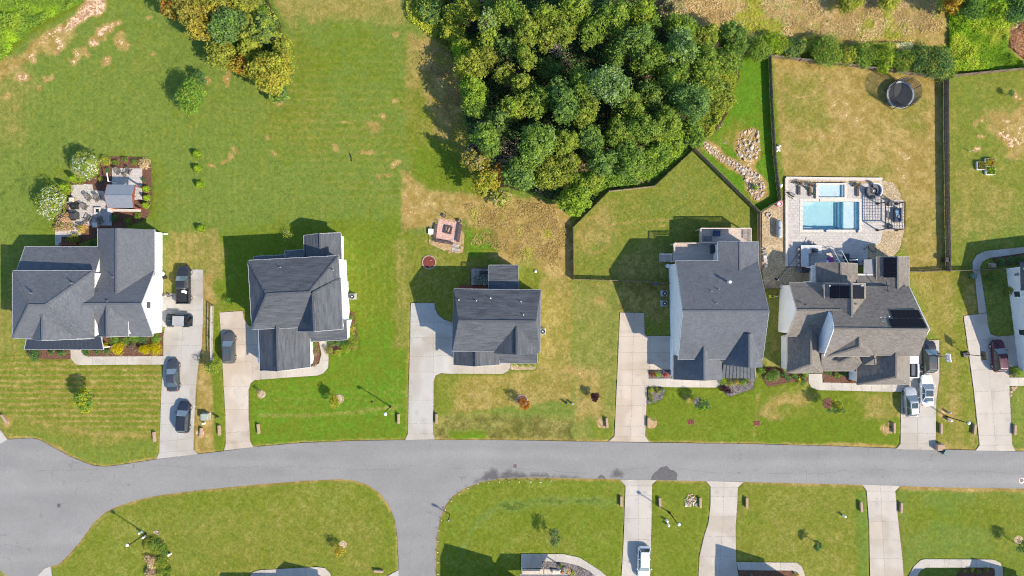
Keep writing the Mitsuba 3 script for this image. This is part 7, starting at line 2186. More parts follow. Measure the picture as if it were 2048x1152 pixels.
obj('ash', move(box((0, 0, 0), (.75, .82, .06)), c, a), 'joint_dirt', k)
for i in range(5):
    obj('log', move(tube([(-.1 + .08 * i, -.35, .12 + .05 * (i % 2)), (.0 + .05 * i, .35, .16 + .05 * (i % 3))], .07, 7), c, a), 'brick_tan', k)
for i, (x, y) in enumerate([(888, 431.5), (918.5, 442)]):
    k = thing('garden_torch', ['garden torch on a barrel pot, upper left of the brick pad', 'garden torch on a barrel pot, upper right of the brick pad'][i], 'garden torch', 'two garden torches behind the fire pit pad')
    c = P(x, y, .3) * [1, 1, 0]
    obj('pot', lathe(c, [(.22, 0), (.30, .2), (.28, .42), (.22, .42), (.2, .3)], 16), 'dark_plank', k, smooth=40)
    obj('soil', lathe(c, [(.24, .3), (.24, .34)], 14), 'joint_dirt', k)
    obj('pole', tube([c + [0, 0, .3], c + [0, 0, 2.1]], .035, 7), 'black_metal', k)
    obj('torch_head', lathe(c + [0, 0, 2.0], [(.04, 0), (.09, .12), (.06, .3)], 10), 'black_metal', k)
k = thing('cooler_box', 'white box left of the brick fire pit pad', 'cooler')
c = P(861.5, 463, .4) * [1, 1, 0]
obj('box', rounded(c, (.72, .8, .36), -.05, .05), 'white_plastic', k)
obj('lid', rounded(c + [0, 0, .36], (.76, .84, .06), -.05, .03), 'white_plastic', k)
for i, (x, y, w) in enumerate([(911, 492, 1.05), (911.5, 500, 1.15)]):
    tag(obj('stepping_stone', cbox(P(x, y) - [0, 0, .04], (w, .52, .12), -.08), 'concrete_mat', uv=None), ['upper pale stepping slab below the brick pad', 'lower pale stepping slab below the brick pad'][i], 'stepping stone')
k = thing('mulch_ring', 'round mulch ring with white stone edging on the lawn', 'mulch ring')
c = P(858, 524.5)
obj('mulch', lathe(c - [0, 0, .05], [(.92, 0), (.92, .09), (.5, .12)], 28), 'redmulch', k)
plain('redmulch', A(134, 66, 54), 1.)
for i in range(26):
    w = 2 * math.pi * i / 26
    obj('stone', move(cbox((0, 0, 0), (.17, .225, .14)), c + [1.0 * math.cos(w), 1.0 * math.sin(w), -.02], w), 'pale_stone', k)
plain('pale_stone', A(186, 170, 156), .9)
for i, (x, y) in enumerate([(862, 521), (860, 534)]):
    tag(obj('ground_light', lathe(P(x, y) + [0, 0, .04], [(.06, 0), (.06, .2), (.03, .24)], 10), 'white_plastic'), ['small white light in the middle of the round mulch ring', 'small white light at the lower rim of the round mulch ring'][i], 'garden light', 'lights in the mulch ring')

# ------------------------------------------------------------------ garden patio of the leftmost house
PAT = [(143, 370), (167, 369.5), (168, 368), (185, 369), (187, 381), (209, 382), (212.5, 413), (223, 420), (224, 451), (186, 451), (160, 449), (162, 472), (123, 473.5), (123, 491), (110.5, 491), (110.5, 461.5), (149, 460), (149, 447), (138, 446), (138, 405), (143, 396)]
pt = tag(obj('garden_patio', slab(poly(PAT), -.08, .03), 'joint_dirt'), 'pale paved patio with fire pit behind the leftmost house', None, None, 'structure')
paving('paver', poly(PAT), pt, .5, .36, .06, tone=(.98, 1.14))
pt = tag(obj('garden_patio', slab(poly([(224.5, 336), (284.5, 337), (284.5, 400), (225, 400)]), -.08, .032), 'joint_dirt'), 'small paved patio above the grey roofed gazebo', None, None, 'structure')
paving('paver', poly([(224.5, 336), (284.5, 337), (284.5, 400), (225, 400)]), pt, .58, .46, .062, tone=(.98, 1.14))
g = thing('gazebo', 'wooden gazebo with grey metal gable roof on the patio', 'gazebo')
plain('gazebo_metal', A(176, 180, 188), .45, .4)
plain('red_wood', A(158, 88, 70), .8)
ZE, ZR = 2.6, 3.35
NW, NE, SE, SW = P(214.5, 369, ZE), P(270, 369.5, ZE), P(266.5, 416, ZE), P(215, 415.5, ZE)
Ar, Br = mid(NW, SW) + [0, 0, ZR - ZE], mid(NE, SE) + [0, 0, ZR - ZE]
for (a, b, c_, d_) in ((NW, NE, Br, Ar), (SW, SE, Br, Ar)):
    n = 14
    for i in range(n):
        q = np.array([mid(a, b, i / n), mid(a, b, (i + .97) / n), mid(d_, c_, (i + .97) / n), mid(d_, c_, i / n)])
        obj('roof_panel', (np.vstack([q - [0, 0, .04], q + [0, 0, .005 * (i % 2)]]), BOXF), 'gazebo_metal', g)
obj('ridge_cap', bar(Ar + [0, 0, .03], Br + [0, 0, .03], .26, .05), 'gazebo_metal', g)
for q in (NW, NE, SE, SW):
    c = mid(q, (NW + SE) / 2, .06) * [1, 1, 0]
    obj('post', box(c, (.18, .18, ZE - .05)), 'red_wood', g)
for a, b in ((NW, NE), (NE, SE), (SE, SW), (SW, NW)):
    cen = (NW + SE) / 2
    obj('beam', bar(mid(a, cen, .06) - [0, 0, .16], mid(b, cen, .06) - [0, 0, .16], .12, .2), 'red_wood', g)
for e, A_ in ((NE, SE), (NW, SW)),:
    pass
for a, b, top in ((NE, SE, Br), (NW, SW, Ar)):
    o = np.array([.06 if top is Br else -.06, 0, 0])
    for s, t in ((a, top), (b, top), (mid(a, b, .2), mid(a, top, .45)), (mid(a, b), top)):
        obj('truss', bar(s + o - [0, 0, .12], t + o - [0, 0, .12], .10, .14), 'red_wood', g)
k = thing('stone_wall', 'low pale seat wall below the gazebo', 'wall')
p_, q_ = P(224, 420, .4) * [1, 1, 0], P(281, 421, .4) * [1, 1, 0]
for j in range(2):
    for i in range(11):
        obj('stone', bar(mid(p_, q_, (i + .3 * j) / 11.3) + [0, 0, .13 + .24 * j], mid(p_, q_, (i + .96 + .3 * j) / 11.3) + [0, 0, .13 + .24 * j], .38, .22), 'coping', k)
for i, (x, y, l_) in enumerate([(143, 400, 'square stone pillar above the two grills'), (190, 450, 'square stone pillar at the lower patio edge'), (220, 421, 'square stone pillar at the gazebo corner')]):
    k = thing('stone_pillar', l_, 'pillar', 'pale stone pillars on the patio')
    c = P(x, y, .7) * [1, 1, 0] + [0, 0, .03]
    for j in range(4):
        obj('stone', cbox(c + [0, 0, j * .17], (.62 - .01 * (j % 2), .62 - .01 * (j % 2), .16)), 'brick_tan', k)
    obj('cap', cbox(c + [0, 0, .68], (.74, .74, .08)), 'coping', k)
k = thing('fire_pit', 'square stone fire pit in the middle of the patio', 'fire pit')
c = P(195, 421.5, .3) * [1, 1, 0] + [0, 0, .06]
for (x, y, sx, sy) in ((0, .4, 1.05, .25), (0, -.4, 1.05, .25), (-.4, 0, .25, .55), (.4, 0, .25, .55)):
    obj('stone', cbox(c + [x, y, 0], (sx, sy, .38)), 'coping', k)
obj('grate', box(c + [0, 0, .2], (.55, .55, .04)), 'black_metal', k)
plain('chair_grey', A(122, 116, 112), .8)


def adirondack(label, px, py, ang, group):
    k = thing('patio_chair', label, 'chair', group)
    pos, a = P(px, py, .4) * [1, 1, 0] + [0, 0, .06], math.radians(ang)
    put = lambda m: move(m, pos, a)
    for i in range(5):
        x = (i - 2) * .115
        obj('slat', put(bar((x, -.36, .36), (x, .22, .27), .10, .025)), 'chair_grey', k)
        obj('slat', put(bar((x, .22, .27), (x * 1.15, .62, .98 - abs(x) * .35), .10, .025)), 'chair_grey', k)
    for s in (-1, 1):
        obj('armrest', put(cbox((s * .36, -.02, .56), (.14, .78, .03))), 'chair_grey', k)
        obj('leg', put(bar((s * .32, -.36, 0), (s * .32, -.34, .56), .09, .04)), 'chair_grey', k)
        obj('leg', put(bar((s * .30, -.36, .34), (s * .30, .58, .04), .04, .12)), 'chair_grey', k)


for x, y, an, w in [(178, 396, 40, 'upper left'), (196, 397, 20, 'upper right'), (170, 414, 60, 'left'), (178, 436, 150, 'lower left'), (199, 439, 200, 'lower right')]:
    adirondack(f'grey slatted patio chair {w} of the stone fire pit', x, y, an, 'patio chairs round the stone fire pit')
for x, y, an, w in [(237, 343, 30, 'left'), (256, 343, -20, 'right')]:
    adirondack(f'grey slatted chair on the {w} of the small upper patio', x, y, an, 'chairs on the small upper patio')
k = thing('side_table', 'small round grey table between the two upper chairs', 'table')
c = P(249, 350, .4) * [1, 1, 0] + [0, 0, .06]
obj('tabletop', lathe(c, [(.26, .42), (.26, .46)], 16), 'chair_grey', k)
obj('pedestal', lathe(c, [(.18, 0), (.05, .06), (.05, .42)], 12), 'chair_grey', k)
for i, (x, y, l_) in enumerate([(146, 411, 'shiny black round grill at the patio edge'), (146, 431, 'black covered grill below the shiny one')]):
    k = thing('grill', l_, 'grill')
    c = P(x, y, .8) * [1, 1, 0] + [0, 0, .06]
    if i == 0:
        obj('bowl', lathe(c + [0, 0, .45], [(.1, 0), (.42, .2), (.48, .4), (.40, .62), (.1, .76)], 22), 'black_metal', k, smooth=40)
        obj('cart', cbox(c, (1.0, 1.0, .6)), 'black_plastic', k)
    else:
        obj('cover', hull(np.vstack([box(c, (1.1, 1.0, .8))[0], box(c + [0, 0, .98], (.7, .6, .1))[0]])), 'black_mat', k)
        obj('shelf', cbox(c + [0, -.62, .7], (.9, .3, .06)), 'black_plastic', k)
k = thing('ceiling_fan', 'white bladed fan on a post beside the gazebo', 'fan')
c = P(211, 358, 2.0)
obj('pole', tube([c * [1, 1, 0] + [.4, -.3, 0], c + [.4, -.3, .0]], .04, 6), 'white_trim', k)
obj('blade', bar(c + [.2, .9, 0], c + [.45, -.4, .05], .16, .03), 'white_trim', k)
k = thing('garden_bench', 'red wooden bench in the bed behind the leftmost house', 'bench')
c = P(136, 488, .4) * [1, 1, 0]
for i in range(3):
    obj('plank', cbox(c + [0, (i - 1) * .14, .42], (2.6, .12, .04)), 'red_wood', k)
for x in (-1.1, 1.1):
    obj('leg', box(c + [x, 0, 0], (.08, .4, .42)), 'red_wood', k)
k = thing('downspout', 'white downspout at the upper right roof corner of the leftmost house', 'downspout')
scene[k] = mikit.ply(bar(P(327, 468, .4), P(336, 468, .15), .14, .12), 'white_trim')
# ------------------------------------------------------------------ garden plants
def shrub(label, px, py, r, h, pal, seed, group=None, n=None, leaf=.16, accent=None, asp=1.0, name='shrub', cat='shrub', lobes=16, smoothness=.45):
    """a low rounded bush with short stems: centre and radius in photo pixels"""
    k = thing(name, label, cat, group)
    c = P(px, py, h * .5)
    s = (H - h * .5) * KX
    n = n or int(np.clip(r * r * 7, 160, 1600))
    m, lc = crown(c, r * s, r * s * asp, h * .5, pal, seed, n, lobes, leaf, accent, smoothness, low=-.2)
    base = c * [1, 1, 0]
    obj('stem', join(*[tube([base + [0, 0, -.02], mid(base, c + l * .6, .6) + [0, 0, .05], c + l * .6], [.02, .015, .006], 4) for l in lc[:4]]), 'bark', k)
    put_leaves('foliage', m, k)
    return k


def cone_shrub(label, px, py, r, h, pal, seed, group):
    k = thing('evergreen', label, 'evergreen shrub', group)
    c = P(px, py, h * .5) * [1, 1, 0]
    r2 = np.random.default_rng(seed)
    n = 900
    t = r2.uniform(0, 1, n) ** .8
    a = r2.uniform(0, 6.28, n)
    R = r * (H - h / 2) * KX
    rad = R * np.clip(1.05 - t, 0, 1) ** .7 * r2.uniform(.82, 1.06, n) * (1 + .1 * np.sin(a * 5 + t * 9))
    e = np.column_stack([np.cos(a), np.sin(a), np.full(n, .5)])
    obj('trunk', tube([c - [0, 0, .05], c + [0, 0, h * .9]], [.05, .015], 6), 'bark', k)
    put_leaves('foliage', leaves(c + np.column_stack([rad * np.cos(a), rad * np.sin(a), .08 + t * h]), e, .15, pal, seed + 1), k)


cone_shrub('upper of the clipped evergreens left of the paved patio', 149, 357.5, 10.5, 2.2, 'lime', 2001, 'evergreens left of the patio')
cone_shrub('lower of the clipped evergreens left of the paved patio', 130, 374, 10.5, 2.2, 'lime', 2003, 'evergreens left of the patio')
for i, y in enumerate((377, 395, 410)):
    cone_shrub(f'{["top", "middle", "bottom"][i]} one of three small evergreens right of the gazebo', 290 + (i == 1) * 2, y, 7.2, 1.3, 'lime', 2010 + i, 'evergreens right of the gazebo')
for i, (x, y, r) in enumerate([(391.5, 307, 9.5), (392.5, 336, 9), (397.5, 368.5, 9), (399.5, 456, 9)]):
    cone_shrub(f'{["first", "second", "third", "lowest"][i]} young evergreen from the top in the lawn row', x, y, r, 1.1, 'lime', 2020 + i, 'young evergreens in a row on the lawn')
WHITEF = [(.30, .32, .26), (.62, .62, .58), (.85, .85, .82)]
LEAFCOL['white'] = WHITEF
LEAFCOL['red'] = [(.25, .03, .02), (.45, .05, .04), (.6, .12, .08)]
tree('white flowering tree above the paved patio', 172, 331, 28, 3.6, 'mix', 2100, accent=('white', .35, .55), leaf=.24, group='white flowering trees', name='flowering_tree', cat='flowering tree')
tree('white flowering tree left of the two grills', 103, 404, 28, 3.6, 'mix', 2104, accent=('white', .4, .55), leaf=.24, group='white flowering trees', name='flowering_tree', cat='flowering tree')
for i, (x, y, r, l_) in enumerate([(131, 438, 13, 'peach flowering hydrangea at the upper left of its bed'), (119, 453, 10, 'peach flowering hydrangea at the lower left'), (138, 452, 11, 'peach flowering hydrangea at the lower right'), (167, 455.5, 10, 'golden peach hydrangea at the patio exit')]):
    shrub(l_, x, y, r, 1.1, 'peach', 2110 + i, 'peach hydrangeas by the patio', leaf=.17, accent=('green', .2, .6) if i < 3 else ('gold', .5, .7))
for i, (x, y, r, pal, l_) in enumerate([(232, 325, 6, 'shrub', 'small shrub at the left of the top mulch bed'), (251, 319, 6, 'shrub', 'small shrub in the middle of the top mulch bed'), (270, 324, 6, 'shrub', 'small shrub at the right of the top mulch bed'), (212, 322, 10, 'fern', 'grassy clump at the top left bed corner'), (291, 328, 11, 'straw', 'straw coloured grass clump at the top right bed corner'), (216, 341, 5, 'blue', 'blue grey tuft beside the small patio'),
                                         (202, 359, 5, 'fern', 'yellowish plant right of the flowering tree'), (288, 360, 4, 'dark', 'small dark shrub right of the small patio'), (229, 436, 8, 'dark', 'round dark shrub below the gazebo'), (255, 443, 8, 'shrub', 'spreading shrub in the shaded mulch'), (147, 477, 11, 'olive', 'olive shrub between path and red bench'), (185, 487, 8, 'dark', 'dark shrub against the rear wall'), (275, 431, 7, 'shrub', 'low shrub at the right of the shaded mulch')]):
    shrub(l_, x, y, r, .7 if pal != 'straw' else .8, pal, 2130 + i, 'shrubs in the patio beds', leaf=.14)
# front bed of the leftmost house
for i, (x, y, r, l_) in enumerate([(236.5, 698, 11.5, 'yellow ball shrub nearest the porch'), (288.5, 698.5, 9, 'small yellow ball shrub in the middle'), (312, 698, 11.5, 'big yellow ball shrub nearest the driveway')]):
    shrub(l_, x, y, r, 1.35, 'yellow', 2200 + i, 'yellow ball shrubs', leaf=.12, n=1500, lobes=30, smoothness=.5)
for i, (x, y, r, pal, l_) in enumerate([(230, 681, 10, 'green', 'first green shrub right of the porch steps'), (251, 681, 9, 'green', 'second green shrub along the front wall'), (270, 678, 9, 'green', 'third green shrub along the front wall'), (288, 679, 9, 'dark', 'fourth green shrub along the front wall'), (310, 675, 11, 'green', 'last green shrub at the white wall corner'), (267, 692, 9, 'brown', 'brownish shrub between the yellow balls'),
                                         (213, 702, 7, 'dark', 'dark shrub left of the first yellow ball'), (195, 703, 6, 'dark', 'low dark shrub in the bed below the porch roof'), (173, 703, 8, 'dark', 'dark shrub right of the porch path'), (66, 708, 13, 'dark', 'wide dark juniper at the left end of the porch bed'), (105, 705, 6, 'dark', 'small dark shrub in the middle of the porch bed'), (124, 706, 8, 'dark', 'dark shrub left of the porch path'), (211, 690, 5, 'yellow', 'small yellow flowers beside the porch corner')]):
    shrub(l_, x, y, r, .8, pal, 2210 + i, 'shrubs in front of the leftmost house', leaf=.14)
# hip roofed house beds
for i, (x, y, r, pal, acc, l_) in enumerate([(662, 685, 8, 'dark', None, 'dark round shrub right of the front walk'), (675, 685, 7, 'dark', None, 'second dark round shrub under the porch eave'), (690, 683, 8, 'dark', None, 'third dark round shrub under the porch eave'), (703, 655, 9, 'mix', ('gold', .3, .6), 'yellow green shrub at the top of the side bed'), (702, 672, 10, 'mix', ('lime', .4, .6), 'yellow green shrub in the middle of the side bed'),
                                              (707, 688, 10, 'mix', ('olive', .4, .6), 'yellow green shrub at the lower corner of the side bed'), (691, 697, 10, 'lime', ('mix', .4, .6), 'bright shrub at the lower edge of the side bed'), (658, 701, 9, 'olive', ('brown', .4, .6), 'spiky olive plant at the path bend'), (676, 706, 7, 'fern', None, 'low fern at the lower bed edge'), (629, 690, 7, 'green', None, 'green shrub between garage wing and walk'), (631, 704, 8, 'brown', ('fern', .4, .6), 'brown seedy plant between garage wing and walk'), (628, 727, 6, 'brown', ('red', .25, .4), 'reddish plant at the garage front corner'), (702, 635, 5, 'shrub', None, 'small shrub at the upper end of the side bed')]):
    shrub(l_, x, y, r, .8, pal, 2230 + i, 'shrubs round the hip roofed house', leaf=.14, accent=acc)
shrub('sparse flowering bush in the shade behind the hip roofed house', 577, 467, 13, 1.4, 'fern', 2250, leaf=.12, n=260, accent=('white', .4, .5))
shrub('small dark sapling in the lawn left of the hip roofed house', 459, 602, 8, 1.3, 'green', 2251, leaf=.16, n=220)
tree('bushy green tree at the end of the rail fence', 425, 735, 15, 2.6, 'mix', 2252, leaf=.2)
# ridge roofed house
for i, x in enumerate((1028.5, 1041, 1054, 1067)):
    shrub(f'{["first", "second", "third", "last"][i]} round shrub from the walk in the pale gravel bed', x, 727.5 + .5 * i, 5.5, .6, 'mix', 2260 + i, 'round shrubs in the pale gravel bed', leaf=.12, n=260)
# blue grey house
for i, (x, y, r, pal, acc, l_) in enumerate([(1305, 748, 5.5, 'orange', None, 'rust orange plant in the small slate bed'), (1317, 749, 6, 'lime', ('green', .3, .6), 'lime green plant in the small slate bed'), (1332, 749, 4.5, 'red', None, 'red flowering plant in the small slate bed'), (1301, 779, 6, 'fern', None, 'fern at the top of the slate bed beside the drive'), (1312, 781, 7, 'olive', ('purple', .3, .6), 'olive plant in the slate bed beside the drive'), (1300, 791, 6, 'olive', None, 'olive plant at the left of the slate bed'), (1303, 800, 4.5, 'shrub', None, 'low plant at the tip of the slate bed'), (1324, 779, 4, 'dark', None, 'small dark plant at the right of the slate bed'),
                                              (1447, 764, 7, 'lime', ('olive', .4, .6), 'lime shrub at the walk end of the porch bed'), (1459, 766, 6.5, 'mix', None, 'second green shrub in the porch bed'), (1472, 765, 5.5, 'gold', ('olive', .4, .6), 'golden shrub in the porch bed'), (1484, 766.5, 5.5, 'lime', None, 'small lime shrub in the porch bed'), (1490, 760, 6, 'green', None, 'green shrub under the metal porch roof'), (1448, 777, 7, 'purple', None, 'purple leaved shrub on the left of the porch bed'), (1456, 781, 7, 'purple', None, 'purple leaved shrub on the right of the porch bed'), (1498, 765, 4.5, 'brown', None, 'small brown shrub at the right of the porch bed')]):
    shrub(l_, x, y, r, .6, pal, 2270 + i, 'plants round the blue grey house', leaf=.13, accent=acc)
# solar panel house
for i, (x, y, r, pal, acc, l_) in enumerate([(1544, 751, 13, 'green', ('dark', .4, .6), 'large green bush left of the brown house corner'), (1534, 743, 8, 'purple', None, 'purple shrub behind the large green bush'), (1568, 748, 8, 'dark', ('purple', .3, .6), 'dark shrub against the white wall corner'), (1524, 740, 8, 'green', None, 'green shrub at the left end of the wide mulch bed'), (1560, 741, 5, 'purple', None, 'small purple shrub by the white wall'), (1577, 757, 5.5, 'dark', None, 'dark low shrub in the mulch below the house corner'), (1592, 754, 5.5, 'dark', None, 'second dark low shrub in the mulch'), (1599, 758, 5, 'gold', ('yellow', .4, .6), 'yellow flowering plant in the mulch'), (1605, 763, 6, 'dark', ('purple', .4, .5), 'dark plant nearest the curved walk'), (1587, 750, 5, 'shrub', None, 'low green plant near the shingled wing'), (1608, 750, 6, 'green', None, 'green plant left of the curved walk'),
                                              (1657, 745, 6, 'dark', None, 'dark shrub under the porch eave'), (1674, 750, 7, 'green', ('mix', .3, .6), 'green shrub in the reddish front bed'), (1689, 747, 6, 'dark', None, 'dark shrub at the right of the reddish front bed'), (1706, 761, 5, 'orange', None, 'orange plant at the garage corner')]):
    shrub(l_, x, y, r, .9 if r > 8 else .6, pal, 2300 + i, 'shrubs in front of the solar panel house', leaf=.15, accent=acc)
# white house
for i, (x, y, r, pal, l_) in enumerate([(2018, 582, 9, 'olive', 'olive shrub against the shaded white wall'), (1984, 560, 6, 'dark', 'small dark shrub in the shaded lawn'), (2000, 524, 9, 'dark', 'dark shrub beside the tan box at the side walk'), (2020, 520, 9, 'dark', 'dark shrub in the shaded wall bed'), (2040, 518, 9, 'dark', 'dark shrub at the right edge of the wall bed'), (2033, 744, 10, 'green', 'green shrub at the right end of the rightmost drive'), (2026, 748, 6, 'brown', 'brown plant at the right end of the rightmost drive')]):
    shrub(l_, x, y, r, .9, pal, 2330 + i, 'shrubs beside the white house', leaf=.15)
utility('meter_box', 'tan box at the side walk of the white house', 'box', 1987, 531, (.7, .6), 'brick_tan', .6)
for i, (x, y) in enumerate([(2027, 779), (2022, 784), (2025, 775), (2021, 791), (2031, 775)]):
    tag(obj('stepping_stone', cbox(P(x, y) - [0, 0, .03], (.45, .35, .11), .2 * i), 'brick_tan'), f'{["second", "fourth", "first", "lowest", "rightmost"][i]} tan stepping stone beside the rightmost driveway', 'stepping stone', 'tan stepping stones')
# bottom beds
for i, (x, y, r, pal, acc, l_) in enumerate([(312, 1092, 17, 'mix', ('blue', .3, .6), 'green shrub at the top of the long lower left bed'), (297, 1085, 11, 'olive', None, 'olive plants near the lower left street lamp'), (326, 1104, 12, 'mix', ('dark', .4, .6), 'dark shrub at the right of the long lower left bed'), (303, 1122, 13, 'straw', ('peach', .4, .6), 'straw coloured flower clump in the lower left bed'), (324, 1126, 15, 'mix', ('olive', .4, .6), 'green shrub in the middle of the lower left bed'), (330, 1143, 15, 'mix', ('dark', .4, .6), 'green shrub at the bottom of the lower left bed'), (303, 1145, 12, 'brown', ('straw', .4, .6), 'brown dry plant at the bottom of the lower left bed'), (321, 1116, 5, 'gold', ('yellow', .5, .7), 'golden flowers in the lower left bed')]):
    shrub(l_, x, y, r, .45, pal, 2350 + i, 'plants of the long lower left bed', leaf=.16, accent=acc)
for i, (x, y, r, pal, l_) in enumerate([(1121, 1131, 4, 'lime', 'small lime plant in the black stone bed'), (1133, 1140, 7, 'straw', 'pale dry plant in the black stone bed'), (1146, 1146, 5, 'fern', 'fern in the black stone bed'), (1930, 1142, 4.5, 'shrub', 'first small shrub in the lower right mulch bed'), (1944, 1140, 5, 'shrub', 'second small shrub in the lower right mulch bed'), (1957, 1143, 4.5, 'shrub', 'third small shrub in the lower right mulch bed'), (1972, 1139, 4.5, 'shrub', 'fourth small shrub in the lower right mulch bed'), (1593, 1149, 5, 'gold', 'golden plant at the bend of the lower walk'), (1502, 1147, 4, 'brown', 'brown plant in the lower mulch bed')]):
    shrub(l_, x, y, r, .5, pal, 2370 + i, 'plants in the southern beds', leaf=.13)

# --- young trees with rings
def ring_of_stones(parent, c, r, n=18, mat='pale_stone'):
    for i in range(n):
        w = 2 * math.pi * i / n
        obj('stone', move(cbox((0, 0, 0), (.14, 2 * math.pi * r / n * .92, .13)), c + [r * math.cos(w), r * math.sin(w), -.03], w), mat, parent)


def sapling(label, px, py, r, h, pal, seed, base=None, ring=None, accent=None, n=None, leaf=.2, mulch='gravel_mat', asp=1.0, stones=False):
    k = tree(label, px, py, r, h, pal, seed, n=n, accent=accent, leaf=leaf, name='young_tree', cat='young tree', trunk=.045, asp=asp, rzf=.34, zc=.64)
    if ring:
        c = P(*base)
        obj('mulch', lathe(c - [0, 0, .05], [(ring, 0), (ring, .075), (ring * .6, .09)], 22), mulch, k)
        if stones:
            ring_of_stones(k, c, ring, 16)
    return k


sapling('yellow and green young tree on the striped front lawn', 169, 798, 21, 3.9, 'green', 2400, accent=('yellow', .45, .7), n=1500, leaf=.26)
sapling('yellow green sapling beside a pale stone ring', 670, 803, 12, 3.0, 'gold', 2402, (679, 797.5), .62, stones=True, accent=('lime', .4, .7), leaf=.2)
sapling('thin bare sapling in a round bed near the pinkish driveway', 518, 783, 6, 1.2, 'brown', 2404, (523, 789), .62, n=120, leaf=.14)
sapling('orange red sapling in a white ring on the straw coloured lawn', 1047, 808, 12, 2.6, 'orange', 2406, (1044, 800), .80, stones=True, mulch='mulch_mat', n=500, leaf=.2)
sapling('dark purple young tree on the lawn left of the tan driveway', 1190.5, 793.5, 9, 1.8, 'purple', 2408, leaf=.16)
sapling('green young tree in a slate ring below the blue grey house', 1405, 809, 13.5, 3.0, 'dark', 2410, (1396, 804), .68, accent=('lime', .35, .7), mulch='slate_mat')
sapling('yellow leaved young tree on the patchy lawn', 1672, 815, 14, 3.6, 'dark', 2412, (1656, 807), .85, mulch='mulch_mat', accent=('yellow', .4, .7), leaf=.22)
sapling('dark thin young tree on the lawn above the curved lower walk', 1110, 1075, 12, 3.4, 'dark', 2414, accent=('brown', .4, .6), n=600, asp=1.5)
sapling('orange brown sapling with stone ring in the lower left lawn', 678, 1101, 11, 2.3, 'gold', 2416, (686, 1089), .6, accent=('orange', .5, .7), n=420)
sapling('dark green young tree above the lower walk near the bottom edge', 1636, 1090, 9, 2.4, 'dark', 2418, n=420)
sapling('dark young tree at the lower right edge of the photo', 2046, 1092, 13, 3.2, 'dark', 2420, (2037, 1080), .7, n=600)
sapling('tiny dark sapling in the upper right lawn', 2021, 187, 6, 1.4, 'dark', 2422, n=160)

# --- raised beds
k = thing('raised_bed', 'upper white framed raised vegetable bed', 'raised bed', 'raised beds in the right lawn')
k1 = thing('raised_bed', 'lower white framed raised vegetable bed', 'raised bed', 'raised beds in the right lawn')
k2 = thing('raised_bed', 'left white framed raised vegetable bed', 'raised bed', 'raised beds in the right lawn')
for kk, (x0, y0, x1, y1), pal, sd_ in ((k, (1972, 317, 1990, 332.5), 'gold', 1), (k1, (1973, 333, 1990, 349), 'lime', 2), (k2, (1955.5, 323, 1971.5, 339), 'olive', 3)):
    q = [P(x0, y0, .4), P(x1, y0, .4), P(x1, y1, .4), P(x0, y1, .4)]
    for i in range(4):
        obj('board', bar(q[i] * [1, 1, 0] + [0, 0, .2], q[(i + 1) % 4] * [1, 1, 0] + [0, 0, .2], .06, .42), 'white_trim', kk)
    c = sum(q) / 4
    obj('soil', box(c * [1, 1, 0], (abs(q[1][0] - q[0][0]) - .08, abs(q[0][1] - q[3][1]) - .08, .34)), 'mulch_mat', kk)
    r2 = np.random.default_rng(500 + sd_)
    put_leaves('foliage', leaves(np.column_stack([r2.uniform(q[0][0], q[1][0], 260), r2.uniform(q[3][1], q[0][1], 260), r2.uniform(.36, .75, 260)]), r2.normal(0, .6, (260, 3)) + [0, 0, 1], .2, pal, 510 + sd_), kk)
# two small things in the lawns
tag(obj('plant_stake', tube([P(1938, 303), P(1938, 303) + [0, 0, .9]], .05, 6), 'white_plastic'), 'thin white stake in the lawn left of the raised beds', 'stake')
tag(obj('drain_pipe', tube([P(698.5, 306) + [0, 0, .05], P(702, 313) + [0, 0, .06], P(703, 322) + [0, 0, .05]], .075, 8), 'black_plastic'), 'short black pipe lying on the big lawn', 'pipe')
tag(obj('wooden_stake', cbox(P(746, 805), (.16, .3, .3)), 'brick_red'), 'small brown stake in the vivid green lawn left of the street lamp', 'stake')
tag(obj('clean_out_cap', lathe(P(1399, 289.) + [0, 0, 0], [(.1, 0), (.1, .12)], 10), 'white_plastic'), 'white pipe cap beside the fence peak', 'pipe cap')
tag(obj('white_marker', lathe(P(1071, 543), [(.18, 0), (.2, .2), (.1, .3)], 12), 'white_plastic'), 'small white marker right of the sunroom', 'marker')
for i, (x, y) in enumerate([(1449, 286), (309, 1078 - 15), (316, 1063), (322, 1072)][:1] + [(312, 1063), (317, 1068)]):
    tag(obj('rock', hull(P(x, y) + np.random.default_rng(i).normal(0, .16, (14, 3)) * [1.2, 1, .7]), 'pale_stone'), ['single pale rock on the bright grass near the riprap', 'larger pale rock right of the lower left street lamp', 'smaller pale rock right of the lower left street lamp'][i], 'rock')

# ------------------------------------------------------------------ riprap: pale broken rock, each stone its own
def in_poly(pts, n, seed, mind):
    g = poly(pts)
    r = np.random.default_rng(seed)
    x0, y0, x1, y1 = g.bounds
    out = []
    for _ in range(n * 60):
        p = np.array([r.uniform(x0, x1), r.uniform(y0, y1)])
        if g.contains(sg.Point(p)) and all(np.hypot(*(p - q)) > mind for q in out):
            out.append(p)
            if len(out) >= n:
                break
    return out


def rock(p, s, seed, z=0.):
    r = np.random.default_rng(seed)
    q = r.normal(0, 1, (16, 3))
    q /= np.linalg.norm(q, axis=1, keepdims=True)
    q *= r.uniform(.75, 1.1, (16, 1)) * [s * r.uniform(.8, 1.25), s * r.uniform(.65, 1.0), s * r.uniform(.5, .75)]
    v, f = hull(q)
    return move((v, f), [p[0], p[1], z + s * .22], r.uniform(0, 6.28))


